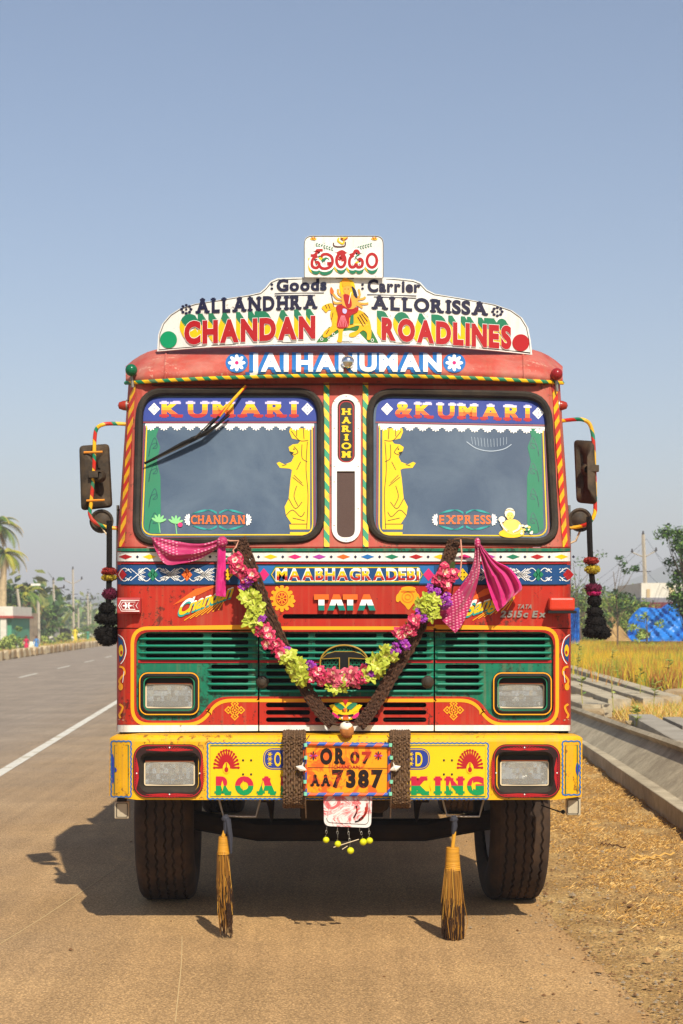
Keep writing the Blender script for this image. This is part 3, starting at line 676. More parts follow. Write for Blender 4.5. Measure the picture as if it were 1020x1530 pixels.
# green scrolls
for wi, xa, xb, q in ((0, 219, 239, 1), (1, 808, 788, -1)):
    mb = MB(); ed = [(xb - q * 2, 640), (xb - q * 6, 652), (xb, 668), (xb - q * 5, 690), (xb + q * .5, 712), (xb + q, 760), (xb, 797)]
    flat(mb, [(xa, 640)] + [(x, y) for x, y in ed] + [(xa + q * 6, 797), (xa - q * 4, 790)], dglass, O1, GRDEC)
    for y0 in (652, 690, 728, 764):
        for s_, r_ in ((1, 1), (-1, .7)):
            ribbon(mb, spline([(xa + q * 3, y0 + 30), (xa + q * 6, y0 + 14), (xa + q * (11 * r_ + 4), y0 + 4 * s_ + 6), (xa + q * 15, y0 + 14 + s_ * 3), (xa + q * 9, y0 + 18)], 4), 1.0, dglass, O2, BANNER if 0 else mat('dark_teal_paint', '#0a4a48', .4))
    mb.build('scroll_painting', windows[wi], label='green leafy scroll painted down the outer edge of the windscreen')
# yellow guardian figures, lions above robed attendants
def guardian(win, cx, q):
    mb = MB(); X_ = lambda d: cx - q * d            # d grows towards the middle of the pane
    flat(mb, [(X_(0), 640), (X_(0), 791), (X_(30), 791), (X_(31), 784), (X_(28), 782), (X_(36), 770), (X_(38), 757), (X_(32), 745), (X_(29), 715), (X_(27), 702), (X_(31), 700), (X_(45), 699), (X_(50), 692), (X_(46), 690), (X_(38), 694), (X_(28), 690), (X_(24), 682), (X_(30), 676), (X_(32), 668), (X_(26), 664), (X_(18), 663), (X_(14), 658), (X_(27), 655), (X_(31), 645), (X_(30), 640)], dglass, O1, YELD)
    flat(mb, [(X_(0), 795), (X_(30), 795), (X_(30), 800), (X_(3), 800)], dglass, O1, YELD)
    for ln in ([(X_(28), 644), (X_(16), 658), (X_(3), 658)], [(X_(24), 667), (X_(18), 676), (X_(26), 680)], [(X_(20), 640), (X_(20), 652)], [(X_(10), 640), (X_(9), 656)], [(X_(24), 710), (X_(12), 722)], [(X_(26), 713), (X_(10), 726)], [(X_(4), 660), (X_(6), 700), (X_(3), 740), (X_(5), 790)],
               [(X_(14), 690), (X_(20), 702)], [(X_(32), 745), (X_(22), 760), (X_(12), 750)], [(X_(36), 770), (X_(26), 762), (X_(14), 772), (X_(8), 765)], [(X_(20), 726), (X_(24), 742), (X_(18), 756)], [(X_(30), 783), (X_(4), 783)], [(X_(12), 664), (X_(12), 684), (X_(4), 690)], [(X_(35), 694), (X_(42), 696)], [(X_(26), 774), (X_(8), 778)]):
        ribbon(mb, spline(ln, 4), 1.0, dglass, O2, BLK)
    flat(mb, ell(X_(24), 671, 1.3, n=6), dglass, O2, BLK); flat(mb, [(X_(31), 674), (X_(24), 676), (X_(27), 680)], dglass, O3, BLK)
    mb.build('guardian_painting', win, label='yellow robed figure painted at the inner edge of the windscreen')
guardian(windows[0], 463, 1); guardian(windows[1], 571, -1)
# painted sprigs, crescent wiper smear
mb = MB()
for c, y in ((237, 780), (262, 782)):
    for a in range(5): t = radians(-150 + a * 32); flat(mb, ell(c + 6 * cos(t), y + 6 * sin(t), 6.5, 2, rot=math.degrees(t), n=8), dglass, O3 + a * .0003, mat('leaf_paint', '#7cbf7a', .5))
    ribbon(mb, [(c, y), (c + 2, y + 16)], 1.2, dglass, O3, mat('leaf_paint', '', .5))
flat(mb, ell(269, 784, 3.6, n=10), dglass, O5, PINK); mb.build('sprig_painting', windows[0])
SM = mat('dust_smear', '#a8b4bf', .7)
mb = MB(); ribbon(mb, spline([(697, 660), (712, 670), (732, 674), (752, 671), (764, 664)], 5), 1.2, dglass, O2, SM)
for k in range(12): ribbon(mb, [(704 + 4.8 * k, 656 + 1 * abs(k - 6) * -.6), (706 + 4.6 * k, 668 - .28 * (k - 5.5) ** 2 * .5)], .5, dglass, O2, SM)
mb.build('wiper_smear', windows[1])

# central pillar
mb = MB(); flat(mb, [rr(495.5, 589, 538.5, 810, 21, 8), rr(504, 597, 530, 691, 11, 6), rpoly([(503, 704), (530, 704), (530, 803), (503, 803)], [1, 1, 12, 12])], dface, .012, WHITE, thick=.012)
o = T(mb, 'pillar_frame', label='white long oval frame between the windscreens')
mb = MB(); flat(mb, rr(500, 593, 534, 806, 14), dface, .001, WOOD); mb.build('wood_insert', o)
mb = MB(); flat(mb, rr(505, 598, 529.5, 692, 11, 6), dface, .005, MAROON); flat(mb, rr(507, 600, 527.5, 690, 9, 6), dface, .006, BLK); ribbon(mb, rr(507, 600, 527.5, 690, 9, 6), 1.2, dface, .007, RDEC, True)
mb.build('name_panel', o)
mb = MB()
for k, ch in enumerate('HARIOM'): text(mb, ch, (510 + (3.5 if ch == 'I' else 0), 610 + k * 12.8, 524.5 - (3.5 if ch == 'I' else 0), 620 + k * 12.8), YELD, dface, .008, grow=.04, base=.04, slab=True)
mb.build('pillar_lettering', o, label='HARIOM in yellow letters one below the other')
mb = MB()
for x, y in ((517, 592), (499, 640), (535, 640), (499, 720), (535, 760), (499, 785), (517, 807), (499, 600), (535, 600), (535, 697), (499, 697)): mb.ball(P(x, y, dface(x, y) - .012), .004, STEEL, 6, 4)
mb.build('rivets', o, kind='stuff')
for x in (487.7, 546): 
    mb = MB(); flat(mb, [(x - 4.3, 572), (x + 4, 572), (x + 4.3, 817), (x - 4, 817)], dface, .010, YG, thick=.009, cy=()); T(mb, 'banded_strip', label='yellow and green banded strip on the ' + ('road' if x < 500 else 'verge') + ' side of the pillar')
# red and yellow corner strips
for q in (0, 1):
    mb = MB(); f_ = (lambda y: Lx(y) + 6.5) if q == 0 else (lambda y: Rx(y) - 7.5)
    ribbon(mb, [(f_(y), y) for y in (572, 640, 700, 760, 817)], 7.5, dface, .007, YR); T(mb, 'banded_strip', label='yellow and red banded strip down the ' + ('road' if q == 0 else 'verge') + ' side cab corner')
# cab box behind the front: sides, roof, back, floor
mb = MB()
for f_, sx in ((Lx, -1), (Rx, 1)):
    rows = []
    for y in (1094, 818, 700, 575, 563):
        p = P(f_(y), y, dface(f_(y), y)); rows.append([p, Vector((p.x + sx * .02, p.y + .12, p.z)), Vector((p.x + sx * .03, 9.75, p.z))])
    mb.grid(rows, RED)
    mb.grid([[rows[-1][0], rows[-1][2]], [rows[-1][0] + Vector((-sx * .05, 0, .06)), rows[-1][2] + Vector((-sx * .05, 0, .06))]], REDUP)
T(mb, 'cab_side', recalc=False)
mb = MB(); zt = 3.0; mb.box((0.02, 9.1, zt), (2.28, 1.3, .03), REDTOP); mb.box((0.02, 9.75, 2.05), (2.36, .03, 1.9), RED); mb.box((0.02, 9.0, 1.06), (2.3, 1.5, .03), IRON); T(mb, 'cab_shell')
INT = mat('cab_interior', '#3a332c', .8); SEAT = mat('seat_vinyl', '#4a2c22', .6)
mb = MB(); mb.box((0.02, 8.45, 1.98), (2.25, .42, .12), INT); T(mb, 'dashboard', bevel=.03)
for x in (-.62, .62):
    mb = MB(); mb.box((x, 9.35, 1.75), (.6, .5, .16), SEAT); mb.box((x, 9.58, 2.15), (.6, .14, .75), SEAT); T(mb, 'cab_seat', bevel=.04, label='brown cab seat, ' + ('road side' if x < 0 else 'verge side'))
mb = MB(); mb.tube([Vector((.62 + .23 * cos(t), 8.8 + .08 * sin(t), 2.12 + .2 * sin(t))) for t in [2 * pi * k / 20 for k in range(20)]], .014, BLK, closed=True); mb.tube([(.62, 8.8, 2.12), (.62, 8.62, 1.9)], .02, BLK); T(mb, 'steering_wheel', smooth=True)

# ---------------------------------------------------------------- visor
def vb(px): u = (px - 514) / 326; return 560 + 11 * u * u
def vt(px): u = (px - 514) / 326; return 516 + 7 * u * u + (24 * ((abs(u) - .82) / .18) ** 2.2 if abs(u) > .82 else 0)
def dvis(px, py):
    u = (px - 514) / 326; t = min(1, max(0, (py - vt(px)) / (vb(px) - vt(px))))
    return 8.26 + .06 * u * u + (.13 * ((abs(u) - .88) / .12) ** 2 if abs(u) > .88 else 0) + .42 * (1 - t) ** 2.4 + .02 * max(0, t - .8) * 5
mb = MB(); pxs = [187.5 + (840.5 - 187.5) * k / 60 for k in range(61)]
rows = []
for k in range(13):
    t = k / 12; rows.append([P(x, vt(x) + (vb(x) - vt(x)) * t, dvis(x, vt(x) + (vb(x) - vt(x)) * t)) for x in pxs])
rows.insert(0, [Vector((p.x * .99, 9.6, p.z - .01)) for p in rows[0]])
rows.append([P(x, vb(x) - 1 , 0) if 0 else Vector((rows[-1][i].x * .985, max(8.47, dface(min(max(x, 194), 834), 560) + .0), rows[-1][i].z + .012)) for i, x in enumerate(pxs)])
mb.grid(rows, REDTOP)
for i in (0, -1):
    side = [r[i] for r in rows[1:-1]]; mb.grid([side, [Vector((p.x * .985, 9.6, p.z)) for p in side]], REDTOP)
T(mb, 'visor', smooth=True, label='sun bleached red roof visor with white lettering')
for x in (246, 783):
    mb = MB(); mb.tube([P(x + (2 if x < 500 else -2) * (1 - t), vt(x) + (vb(x) - vt(x)) * t, dvis(x, vt(x) + (vb(x) - vt(x)) * t) - .001) for t in [k / 8 for k in range(9)]], .007, REDTOP, n=6); T(mb, 'visor_rib', smooth=True)
mb = MB(); mb.tube([P(x, vb(x) + 1.2, dvis(x, vb(x)) - .004) for x in pxs], .0105, YGX, n=8); T(mb, 'banded_edging', smooth=True)
mb = MB(); mb.tube([P(x, 574 + 2 * abs(x - 514) / 326, dface(x, 574) - .01) for x in (198, 240, 300, 514, 700, 790, 830)], .005, MAROON, n=6); T(mb, 'recess_seam')
mb = MB(); O1, O2, O3 = .003, .005, .007
SL6 = lambda m: [(k / 8, m) for k in range(1, 9)] + [(99, m)]
text(mb, 'JAI HANUMAN', (372, 527, 660, 556), SL6(BLUE), dvis, O1, grow=.095, base=.06, gap=.07, sp=.2, dx=-2, dy=1.5)
text(mb, 'JAI HANUMAN', (372, 527, 660, 556), SL6(BLUE), dvis, O1 + .0012, grow=.08, base=.06, gap=.07, sp=.2, dx=-5, dy=0)
text(mb, 'JAI HANUMAN', (372, 527, 660, 556), SL6(WHT2), dvis, O3, grow=.046, base=.06, gap=.07, sp=.2)
T(mb, 'lettering', label='JAI HANUMAN in bold white letters edged with blue on the visor')
def blossom(mb, cx_, cy_, R, dep, o_, back, pet, mid, n=8):
    if back: flat(mb, ell(cx_, cy_, R * 1.3, R * 1.15), dep, o_, back)
    for k in range(n): t = 2 * pi * k / n; flat(mb, ell(cx_ + R * .6 * cos(t), cy_ + R * .58 * sin(t), R * .42, R * .22, rot=math.degrees(t), n=8), dep, o_ + .002 + .0003 * (k % 2), pet)
    flat(mb, ell(cx_, cy_, R * .22, n=8), dep, o_ + .003, mid)
mb = MB()
for c in (353.5, 678.5): blossom(mb, c, 542, 13, dvis, O1, BLUE, WHT2, PINK)
T(mb, 'blossom_painting', label='white blossoms painted at both ends of the visor lettering')
mb = MB(); c = P(519.5, 541, dvis(519, 541) - .05); mb.ball(c, .036, CHROME, 16, 10); mb.tube([c, c + Vector((0, .09, .01))], .02, STEEL); T(mb, 'roof_lamp', smooth=True, label='small chrome lamp in the middle of the visor')
for x, y, m_, lab in ((196, 553, mat('green_glass_knob', '#0d5c3c', .25), 'green round knob on the visor corner'), (831.5, 559, mat('red_glass_knob', '#8c1f22', .25), 'dark red round knob on the visor corner')):
    mb = MB(); c = P(x, y, 8.36); mb.ball(c, .033, m_, 14, 9); mb.tube([c, c + Vector((0, .15, -.02))], .012, STEEL); mb.tube([c + Vector((0, .02, -.03)), c + Vector((.005, .02, -.09))], .009, STEEL); T(mb, 'corner_knob', smooth=True, label=lab)
for x, s_ in ((181, -1), (843, 1)):
    mb = MB(); c = P(x, 606, 8.46); mb.lathe([(-.02, .0), (-.012, .018), (.01, .026), (.03, .028), (.05, .02)], c, (-s_, 0, 0), mat('amber_lens', '#9a3020', .25), 12); mb.lathe([(.028, .0), (.028, .032), (.036, .032), (.04, 0)], c, (-s_, 0, 0), STEEL, 12); T(mb, 'side_marker', smooth=True, label='small red marker lamp on the ' + ('road' if s_ < 0 else 'verge') + ' side cab corner')

# ---------------------------------------------------------------- headboard
dbd = lambda x, y: 8.36 + .20 * ((x - 515) / 280) ** 2
bo = [(234.5, 525), (236, 500), (242, 484), (253, 471), (268, 461), (290, 454), (330, 447.5), (372, 440.5), (388, 437), (396, 430), (404, 420), (414, 415.5), (440, 414.5), (515, 413.5), (590, 415), (618, 418), (628, 422), (638, 433), (650, 439), (690, 445.5), (740, 455), (765, 464), (780, 475), (789, 490), (793, 510), (795, 530), (740, 524), (680, 519), (600, 514.5), (515, 512.5), (430, 513.5), (340, 517), (280, 521)]
BX = [240 + 14 * k for k in range(40)]
mb = MB(); flat(mb, bo, dbd, 0, WHITE, cx=BX, thick=.018, edge=WHITE); board = T(mb, 'headboard', label='white curved headboard with red and navy lettering above the visor')
mb = MB(); ins = [(515 + (x - 515) * .99, 470 + (y - 470) * .955) for x, y in bo]; ribbon(mb, [(x, y) for x, y in ins], .9, dbd, .002, BLK, True); mb.build('border_line', board)
def bt(s_, box, m_, **k):
    mb = MB(); text(mb, s_, box, m_, dbd, k.pop('off', .004), **k); return mb
mb = bt('Goods', (413, 417, 435.5, 488, 416, 434), NAVY, grow=.045, base=.045, gap=.06)
for y in (438.5, 441.8): ribbon(mb, [(410, y), (486 - (y - 438) * 4, y - 1)], 1.1, dbd, .004, NAVY)
for y in (425, 431): flat(mb, ell(406, y, 2.2, 1.8, n=8), dbd, .004, NAVY)
mb.build('lettering', board, label='Goods in dark blackletter style with double underline')
mb = bt('Carrier', (549, 417, 436.5, 628, 420, 437), NAVY, grow=.045, base=.045, gap=.06)
for y in (440, 443.4): ribbon(mb, [(548 + (y - 440) * 3, y), (622, y + 2)], 1.1, dbd, .004, NAVY)
for y in (425, 431): flat(mb, ell(541.5, y, 2.2, 1.8, n=8), dbd, .004, NAVY)
mb.build('lettering', board, label='Carrier in dark blackletter style with double underline')
bt('ALLANDHRA', (291, 445.5, 469, 475, 440, 461.5), NAVY, grow=.045, base=.045, slab=True, gap=.02).build('lettering', board, label='ALLANDHRA in navy slab letters')
bt('ALLORISSA', (554, 441, 462, 730, 451, 472), NAVY, grow=.045, base=.045, slab=True, gap=.02).build('lettering', board, label='ALLORISSA in navy slab letters')
for wd_, bx_, lb in (('CHANDAN', (275, 480, 515, 471, 471.5, 506), 'CHANDAN in red block letters with green and yellow shadow'), ('ROADLINES', (570, 474, 508, 764, 487, 522), 'ROADLINES in red block letters with green and yellow shadow')):
    mb = MB()
    for k, (dx_, dy_) in enumerate(((-7, -10), (-6, -8), (-5, -6.4), (-3.6, -4.6), (-2, -2.4))):
        text(mb, wd_, bx_, [(.72, YELD), (9, GRDEC)], dbd, .003 + k * .0006, grow=.06, base=.06, gap=.09, dx=dx_, dy=dy_)
    text(mb, wd_, bx_, WHT2, dbd, .0068, grow=.075, base=.06, gap=.09)
    text(mb, wd_, bx_, RDEC, dbd, .008, grow=.06, base=.06, gap=.09)
    mb.build('lettering', board, label=lb)
mb = MB(); flat(mb, ell(251.5, 507.5, 12.7, n=28), dbd, .004, mat('disc_green_paint', '#0f8f5c', .4)); mb.build('painted_disc', board, label='green disc at the left end of the headboard')
mb = MB(); flat(mb, ell(778, 512, 12.7, n=28), dbd, .004, RDEC); mb.build('painted_disc', board, label='red disc at the right end of the headboard')
for c, y in ((278, 462), (743, 465.5)):
    mb = MB()
    for k in range(8): t = 2 * pi * k / 8; flat(mb, ell(c + 7 * cos(t), y + 6 * sin(t), 2.5, 2, n=8), dbd, .004, NAVY)
    flat(mb, ell(c, y, 1.8, n=8), dbd, .004, NAVY); mb.build('blossom_painting', board, label='small navy dotted blossom at the ' + ('left' if c < 500 else 'right') + ' end')
# goddess riding a tiger, painted
mb = MB(); G = lambda pts: [(440 + x / 6.8, 345 + y / 6.8) for x, y in pts]
SK = mat('golden_skin_paint', '#e8a03c', .45); GH = mat('grass_green_paint', '#2c6b34', .45, dirt=.3, dcol='#7ba860', dscale=60); TG = mat('tiger_paint', '#e9ac14', .45)
def pa(pts, m_, o_, sm=True): flat(mb, [tuple(p) for p in (spline(G(pts), 3, True) if sm else G(pts))], dbd, o_, m_)
pa([(220, 1130), (300, 1030), (350, 975), (500, 985), (640, 960), (780, 1000), (850, 1135)], GH, .003, False)
pa([(400, 770), (360, 850), (380, 960), (300, 1020), (290, 1075), (340, 1075), (440, 1000), (440, 1090), (430, 1120), (480, 1125), (495, 1000), (560, 985), (650, 960), (640, 1010), (560, 1040), (560, 1075), (620, 1070), (690, 1010), (735, 1040), (735, 1100), (770, 1100), (780, 1020), (765, 920), (720, 840), (640, 800), (520, 800)], TG, .004)
pa([(380, 735), (320, 745), (275, 775), (290, 800), (320, 830), (345, 805), (400, 790)], TG, .0045)
for q in ([(700, 830), (750, 880)], [(680, 840), (740, 920)], [(660, 850), (720, 950)], [(640, 870), (700, 970)], [(390, 830), (375, 900)], [(350, 1000), (320, 1050)], [(310, 750), (330, 790)], [(340, 745), (360, 790)]): ribbon(mb, G(q), 1, dbd, .0055, BLK)
pa([(460, 520), (470, 640), (540, 700), (610, 620), (600, 520), (530, 490)], YELD, .0045)
for arm in ([(520, 700), (440, 690), (400, 650), (380, 620)], [(520, 690), (450, 640), (440, 590)], [(520, 720), (430, 735), (390, 720)], [(600, 690), (660, 660), (650, 590)], [(600, 700), (690, 690), (720, 670)], [(610, 720), (690, 740), (750, 735)], [(600, 730), (660, 760), (690, 780)]): ribbon(mb, spline(G(arm), 4), 3, dbd, .005, SK)
pa([(490, 640), (480, 700), (500, 780), (600, 790), (640, 720), (610, 660)], SK, .006)
pa([(500, 560), (495, 610), (530, 650), (565, 610), (560, 555)], SK, .0066)
pa([(480, 520), (500, 470), (530, 475), (560, 520), (580, 570), (540, 555), (495, 570)], GOLD, .007)
pa([(580, 560), (620, 600), (640, 680), (610, 670), (590, 610)], NAVY, .0068)
pa([(420, 770), (480, 750), (560, 800), (640, 770), (640, 820), (560, 870), (550, 960), (490, 990), (430, 970), (440, 860)], RDEC, .0075)
for x in range(440, 560, 20): ribbon(mb, G([(490 + (x - 490) * .3, 860), (x, 975)]), .6, dbd, .0085, mat('rose_paint', '#f090a0', .5))
pa([(570, 860), (600, 850), (600, 940), (560, 950)], GRDEC, .0085, False)
pa([(495, 650), (530, 780), (580, 760), (560, 660)], RDEC, .0078)
ribbon(mb, spline(G([(575, 620), (560, 680), (550, 740)]), 4), .9, dbd, .009, WHT2); pa([(490, 790), (530, 800), (520, 840), (490, 830)], LILAC, .009)
for x, y in ((512, 590), (545, 590)): flat(mb, ell(440 + x / 6.8, 345 + y / 6.8, .8, n=6), dbd, .0075, BLK)
ribbon(mb, G([(370, 620), (400, 770)]), .9, dbd, .0058, MAROON); pa([(360, 590), (375, 570), (400, 620), (370, 640)], ORAN, .006)
for x, y in ((275, 1100), (350, 1090), (395, 1050), (515, 1045), (645, 1075), (690, 1110), (790, 1110), (560, 1110)): ribbon(mb, ell(440 + x / 6.8, 345 + y / 6.8, 2, n=8), .7, dbd, .0045, WHT2, True)
mb.build('rider_painting', board, label='painted many armed rider in red on a yellow tiger')
# upper plate
dtp = lambda x, y: 8.335
mb = MB(); flat(mb, rpoly([(454, 414), (454, 352), (573, 352), (573, 415)], [1, 12, 12, 1]), dtp, 0, WHITE, thick=.014)
tp = T(mb, 'top_plate', label='small white plate with red script standing on the headboard')
mb = MB(); ribbon(mb, rpoly([(454.5, 414), (454.5, 352.8), (572.4, 352.8), (572.4, 414)], [1, 12, 12, 1]), .8, dtp, .002, BLK); mb.build('border_line', tp)
strokes = [[(165, 250), (200, 248), (225, 222), (228, 200), (285, 196)], [(232, 255), (190, 280), (175, 325), (185, 365), (225, 375), (250, 345), (235, 318), (205, 322)], [(250, 350), (275, 378), (320, 382), (365, 360), (385, 315), (375, 265), (335, 238), (290, 240), (270, 262)], [(345, 315), (345, 340), (365, 345)],
           ell(470, 300, 45, 68, n=16) + [(515, 300)], [(430, 232), (480, 208), (520, 232)], [(450, 300), (475, 262), (490, 310)],
           [(560, 248), (600, 232), (615, 205), (640, 205), (655, 232)], [(600, 248), (565, 275), (555, 325), (570, 365), (605, 365), (625, 330)], [(625, 330), (640, 368), (680, 360), (690, 315), (670, 285), (645, 295)],
           ell(785, 302, 50, 68, n=16) + [(835, 302)]]
mb = MB()
for (dx_, dy_), m_, o_ in (((-26, 34), YELD, .003), ((-16, 46), YELD, .0035), ((2, 56), GRDEC, .004), ((6, 46), GRDEC, .0045)):
    for i, s_ in enumerate(strokes): ribbon(mb, spline(G([(x + dx_, y + dy_) for x, y in s_]), 3), 3.0, dtp, o_ + i * .00003, m_)
for m_, wd_, o_ in ((WHT2, 9.5, .005), (RDEC, 4.3, .006)):
    for i, s_ in enumerate(strokes): ribbon(mb, spline(G(s_), 3), wd_, dtp, o_ + i * .00005, m_)
for x, y, r1, r2 in ((470, 300, 4.2, 6.5), (785, 302, 4.8, 6.5), (330, 315, 3, 4), (600, 315, 2.5, 4)): flat(mb, ell(440 + x / 6.8, 345 + y / 6.8, r1, r2), dtp, .0056, WHT2)
mb.build('lettering', tp, label='red Telugu lettering with yellow and green shadow')
mb = MB()
for q in (1, -1):
    e = lambda x: x if q == 1 else 1000 - x
    for k in range(5): t = radians(-150 + 30 * k); pa_ = G([(e(190), 100)])[0]; flat(mb, ell(pa_[0] + 3 * cos(t), pa_[1] + 3 * sin(t) - 1, 2.6, 1, rot=math.degrees(t), n=8), dtp, .003 + k * .0003, RDEC if k % 2 else YELD)
    for k in range(7):
        a = G([(e(225 + k * 26), 140 + k * 7)])[0]
        for s_ in (-1, 1): flat(mb, ell(a[0], a[1] + s_ * 1.6, 1.9, .7, rot=30 * s_, n=6), dtp, .003, GRDEC)
ribbon(mb, spline(G([(395, 120), (400, 150), (450, 160), (510, 150), (515, 110)]), 4), 1.6, dtp, .004, MAROON); ribbon(mb, spline(G([(450, 70), (440, 100), (490, 130), (500, 90), (470, 75), (540, 70)]), 4), 2.4, dtp, .0035, YELD); ribbon(mb, spline(G([(470, 70), (500, 95), (540, 65)]), 4), 1.1, dtp, .0045, RDEC)
mb.build('flower_painting', tp, label='small flowers and sprigs painted above the red script')

# ================================================================ bumper
def dbum(px, py):
    Y = 8.0
    for d in (203 - px, px - 831):
        if d > 0: Y += .10 * (d / 40) ** 2
    if py < 1108: Y += .03 * ((1108 - py) / 11) ** 2
    return Y
BCX = [163.5 + k for k in (3, 8, 14, 20, 28, 34, 40)] + [869.5 - k for k in (3, 8, 14, 20, 28, 34, 40)]
mb = MB()
def bout(x): return 1098 + (3 if x < 168 or x > 865 else 0)
outl = [(164, 1103), (168, 1100), (204, 1098), (516, 1098), (830, 1098), (866, 1100), (870, 1103), (869, 1190), (830, 1195), (516, 1195.5), (204, 1195), (163, 1189)]
hL = rr(206, 1120, 296, 1184, 14); hR = rr(743, 1121, 830, 1185, 14)
flat(mb, [outl, hL, hR], dbum, 0, YEL, cx=BCX, cy=(1101, 1104, 1108), thick=.02)
tops = [P(x, y, dbum(x, y)) for x, y in outl[:7]]; mb.grid([tops, [Vector((p.x, 8.30, p.z)) for p in tops]], YEL)
bots = [P(x, y, dbum(x, y)) for x, y in outl[7:]]; mb.grid([bots, [Vector((p.x, 8.22, p.z)) for p in bots]], YEL)
for i in (0, -1): 
    a, b = tops[i], bots[-1 - i if i == 0 else 0]; 
    mb.add([a, b, Vector((b.x, 8.30, b.z)), Vector((a.x, 8.30, a.z))], [(0, 1, 2, 3)], YEL)
bump = T(mb, 'bumper', label='yellow steel bumper painted with ROAD KING')
O1, O2, O3, O4, O5 = .003, .0045, .006, .0075, .009
def wavy(x0, y0, x1, y1, amp=1.1, st=7):
    o = []; per = [(x0, y0, x1, y0), (x1, y0, x1, y1), (x1, y1, x0, y1), (x0, y1, x0, y0)]
    for a, b, c, d in per:
        n_ = max(2, int(max(abs(c - a), abs(d - b)) / st) * 2)
        for k in range(n_): t = k / n_; o.append((a + (c - a) * t + (amp * (k % 2) if a == c else 0) * (1 if a > (x0 + x1) / 2 else -1), b + (d - b) * t + (amp * (k % 2) if b == d else 0) * (-1 if b < (y0 + y1) / 2 else 1)))
    return o
mb = MB()
flat(mb, [(310, 1108.5), (729, 1108.5), (729, 1197 - 3), (310, 1194)], dbum, .002, YELD)
ribbon(mb, wavy(310.5, 1111, 728.5, 1193), 2.2, dbum, O1, BLUE, True); ribbon(mb, [(314, 1114), (725, 1114), (725, 1190), (314, 1190)], .8, dbum, O2, GREEN, True)
for a, b in ((166.5, 195), (841, 866)): ribbon(mb, wavy(a, 1108, b, 1190 if a < 500 else 1187), 2.0, dbum, O1, BLUE, True); ribbon(mb, [(a + 4, 1113), (b - 3.5, 1113), (b - 3.5, 1186), (a + 4, 1186)], .8, dbum, O2, GREEN, True)
mb.build('border_line', bump)
mb = MB()
def pea(c, q):
    for k in range(15):
        t = radians(180 + 180 * k / 14); r_ = 20; flat(mb, ell(c + 11.5 * cos(t), 1147 + 16.5 * sin(t), 9, 1.7, rot=math.degrees(math.atan2(16.5 * sin(t), 11.5 * cos(t))), n=8), dbum, O1 + .0002 * (k % 3), RDEC); flat(mb, ell(c + 18 * cos(t), 1147 + 26 * sin(t) if 0 else 1147 + 26 * sin(t), 2, n=8), dbum, O2, RDEC)
    flat(mb, ell(c, 1148, 5.5, 8), dbum, O3, YELD); flat(mb, ell(c, 1150, 3, 4), dbum, O4, RDEC); ribbon(mb, [(c, 1150), (c, 1140)], 1.4, dbum, O5, RDEC); flat(mb, [(c - 16, 1152.6), (c + 16, 1152.6), (c + 20, 1149.5), (c - 20, 1149.5)], dbum, O2, RDEC) if 0 else None
pea(338, 1); mb.build('peacock_painting', bump, label='red fanned peacock left of the number plate'); mb = MB(); pea(702, 1); mb.build('peacock_painting', bump, label='red fanned peacock right of the number plate')
mb = MB(); RK = [(.5, mat('bumper_green_paint', '#0b8a4c', .4)), (9, mat('bumper_crimson_paint', '#b8203c', .4))]
text(mb, 'ROAD', (320, 1160, 446, 1188), RK, dbum, O2, grow=.075, base=.075, slab=True, gap=.10)
mb.build('lettering', bump, label='ROAD in crimson and green slab letters, end hidden by the rope'); mb = MB()
text(mb, 'KING', (612, 1160, 723, 1188), RK, dbum, O2, grow=.075, base=.075, slab=True, gap=.10)
for x in (332, 363, 393, 425, 644, 672, 706): flat(mb, [(x - 2, 1174), (x, 1166), (x + 2, 1174), (x, 1182)], dbum, O4, YELD)
mb.build('lettering', bump, label='KING in crimson and green slab letters')
mb = MB()
for a, b, ch, cx_ in ((393, 440, 'O', 414), (598, 642, 'D', 625)):
    flat(mb, rr(a, 1118, b, 1150, 13), dbum, O1, BANNER); ribbon(mb, rr(a + 2, 1120, b - 2, 1148, 11), .8, dbum, O2, YELD, True)
    text(mb, ch, (cx_ - 4.5 , 1124, cx_ + 6, 1145), YELD, dbum, O3, grow=.02, base=.02); text(mb, ch, (cx_ - 2.5, 1127, cx_ + 4, 1142), BANNER, dbum, O4, grow=.0, base=.0) if 0 else None
    for y in (1127, 1134, 1141):
        for k in range(3): t = pi * k / 3; ribbon(mb, [(cx_ - 11 - 3.5 * cos(t), y - 3.5 * sin(t)), (cx_ - 11 + 3.5 * cos(t), y + 3.5 * sin(t))], 1.1, dbum, O3 + k * .0003, YELD)
mb.build('lettering', bump, label='yellow letters on blue rounded panels half hidden by rope')
mb = MB()
for x in (363, 375, 663, 675):
    for y in (1136, 1157): mb.ball(P(x, y, dbum(x, y)), .007, PLAS, 8, 5)
mb.build('bolts', bump, kind='stuff')
mb = MB(); HB = mat('violet_blue_paint', '#2f3aa0', .45)
flat(mb, spline([(167, 1126), (170, 1134), (170, 1144), (174, 1149), (173.5, 1153), (170, 1155), (170.5, 1164), (168, 1171), (167, 1150)], 3, True), dbum, O1, HB); mb.build('animal_painting', bump, label='blue animal painted on the road side end'); mb = MB(); flat(mb, spline([(862, 1139), (865, 1144), (865, 1152), (863, 1160), (860, 1150)], 3, True), dbum, O1, HB); mb.build('animal_painting', bump, label='blue animal painted on the verge side end')
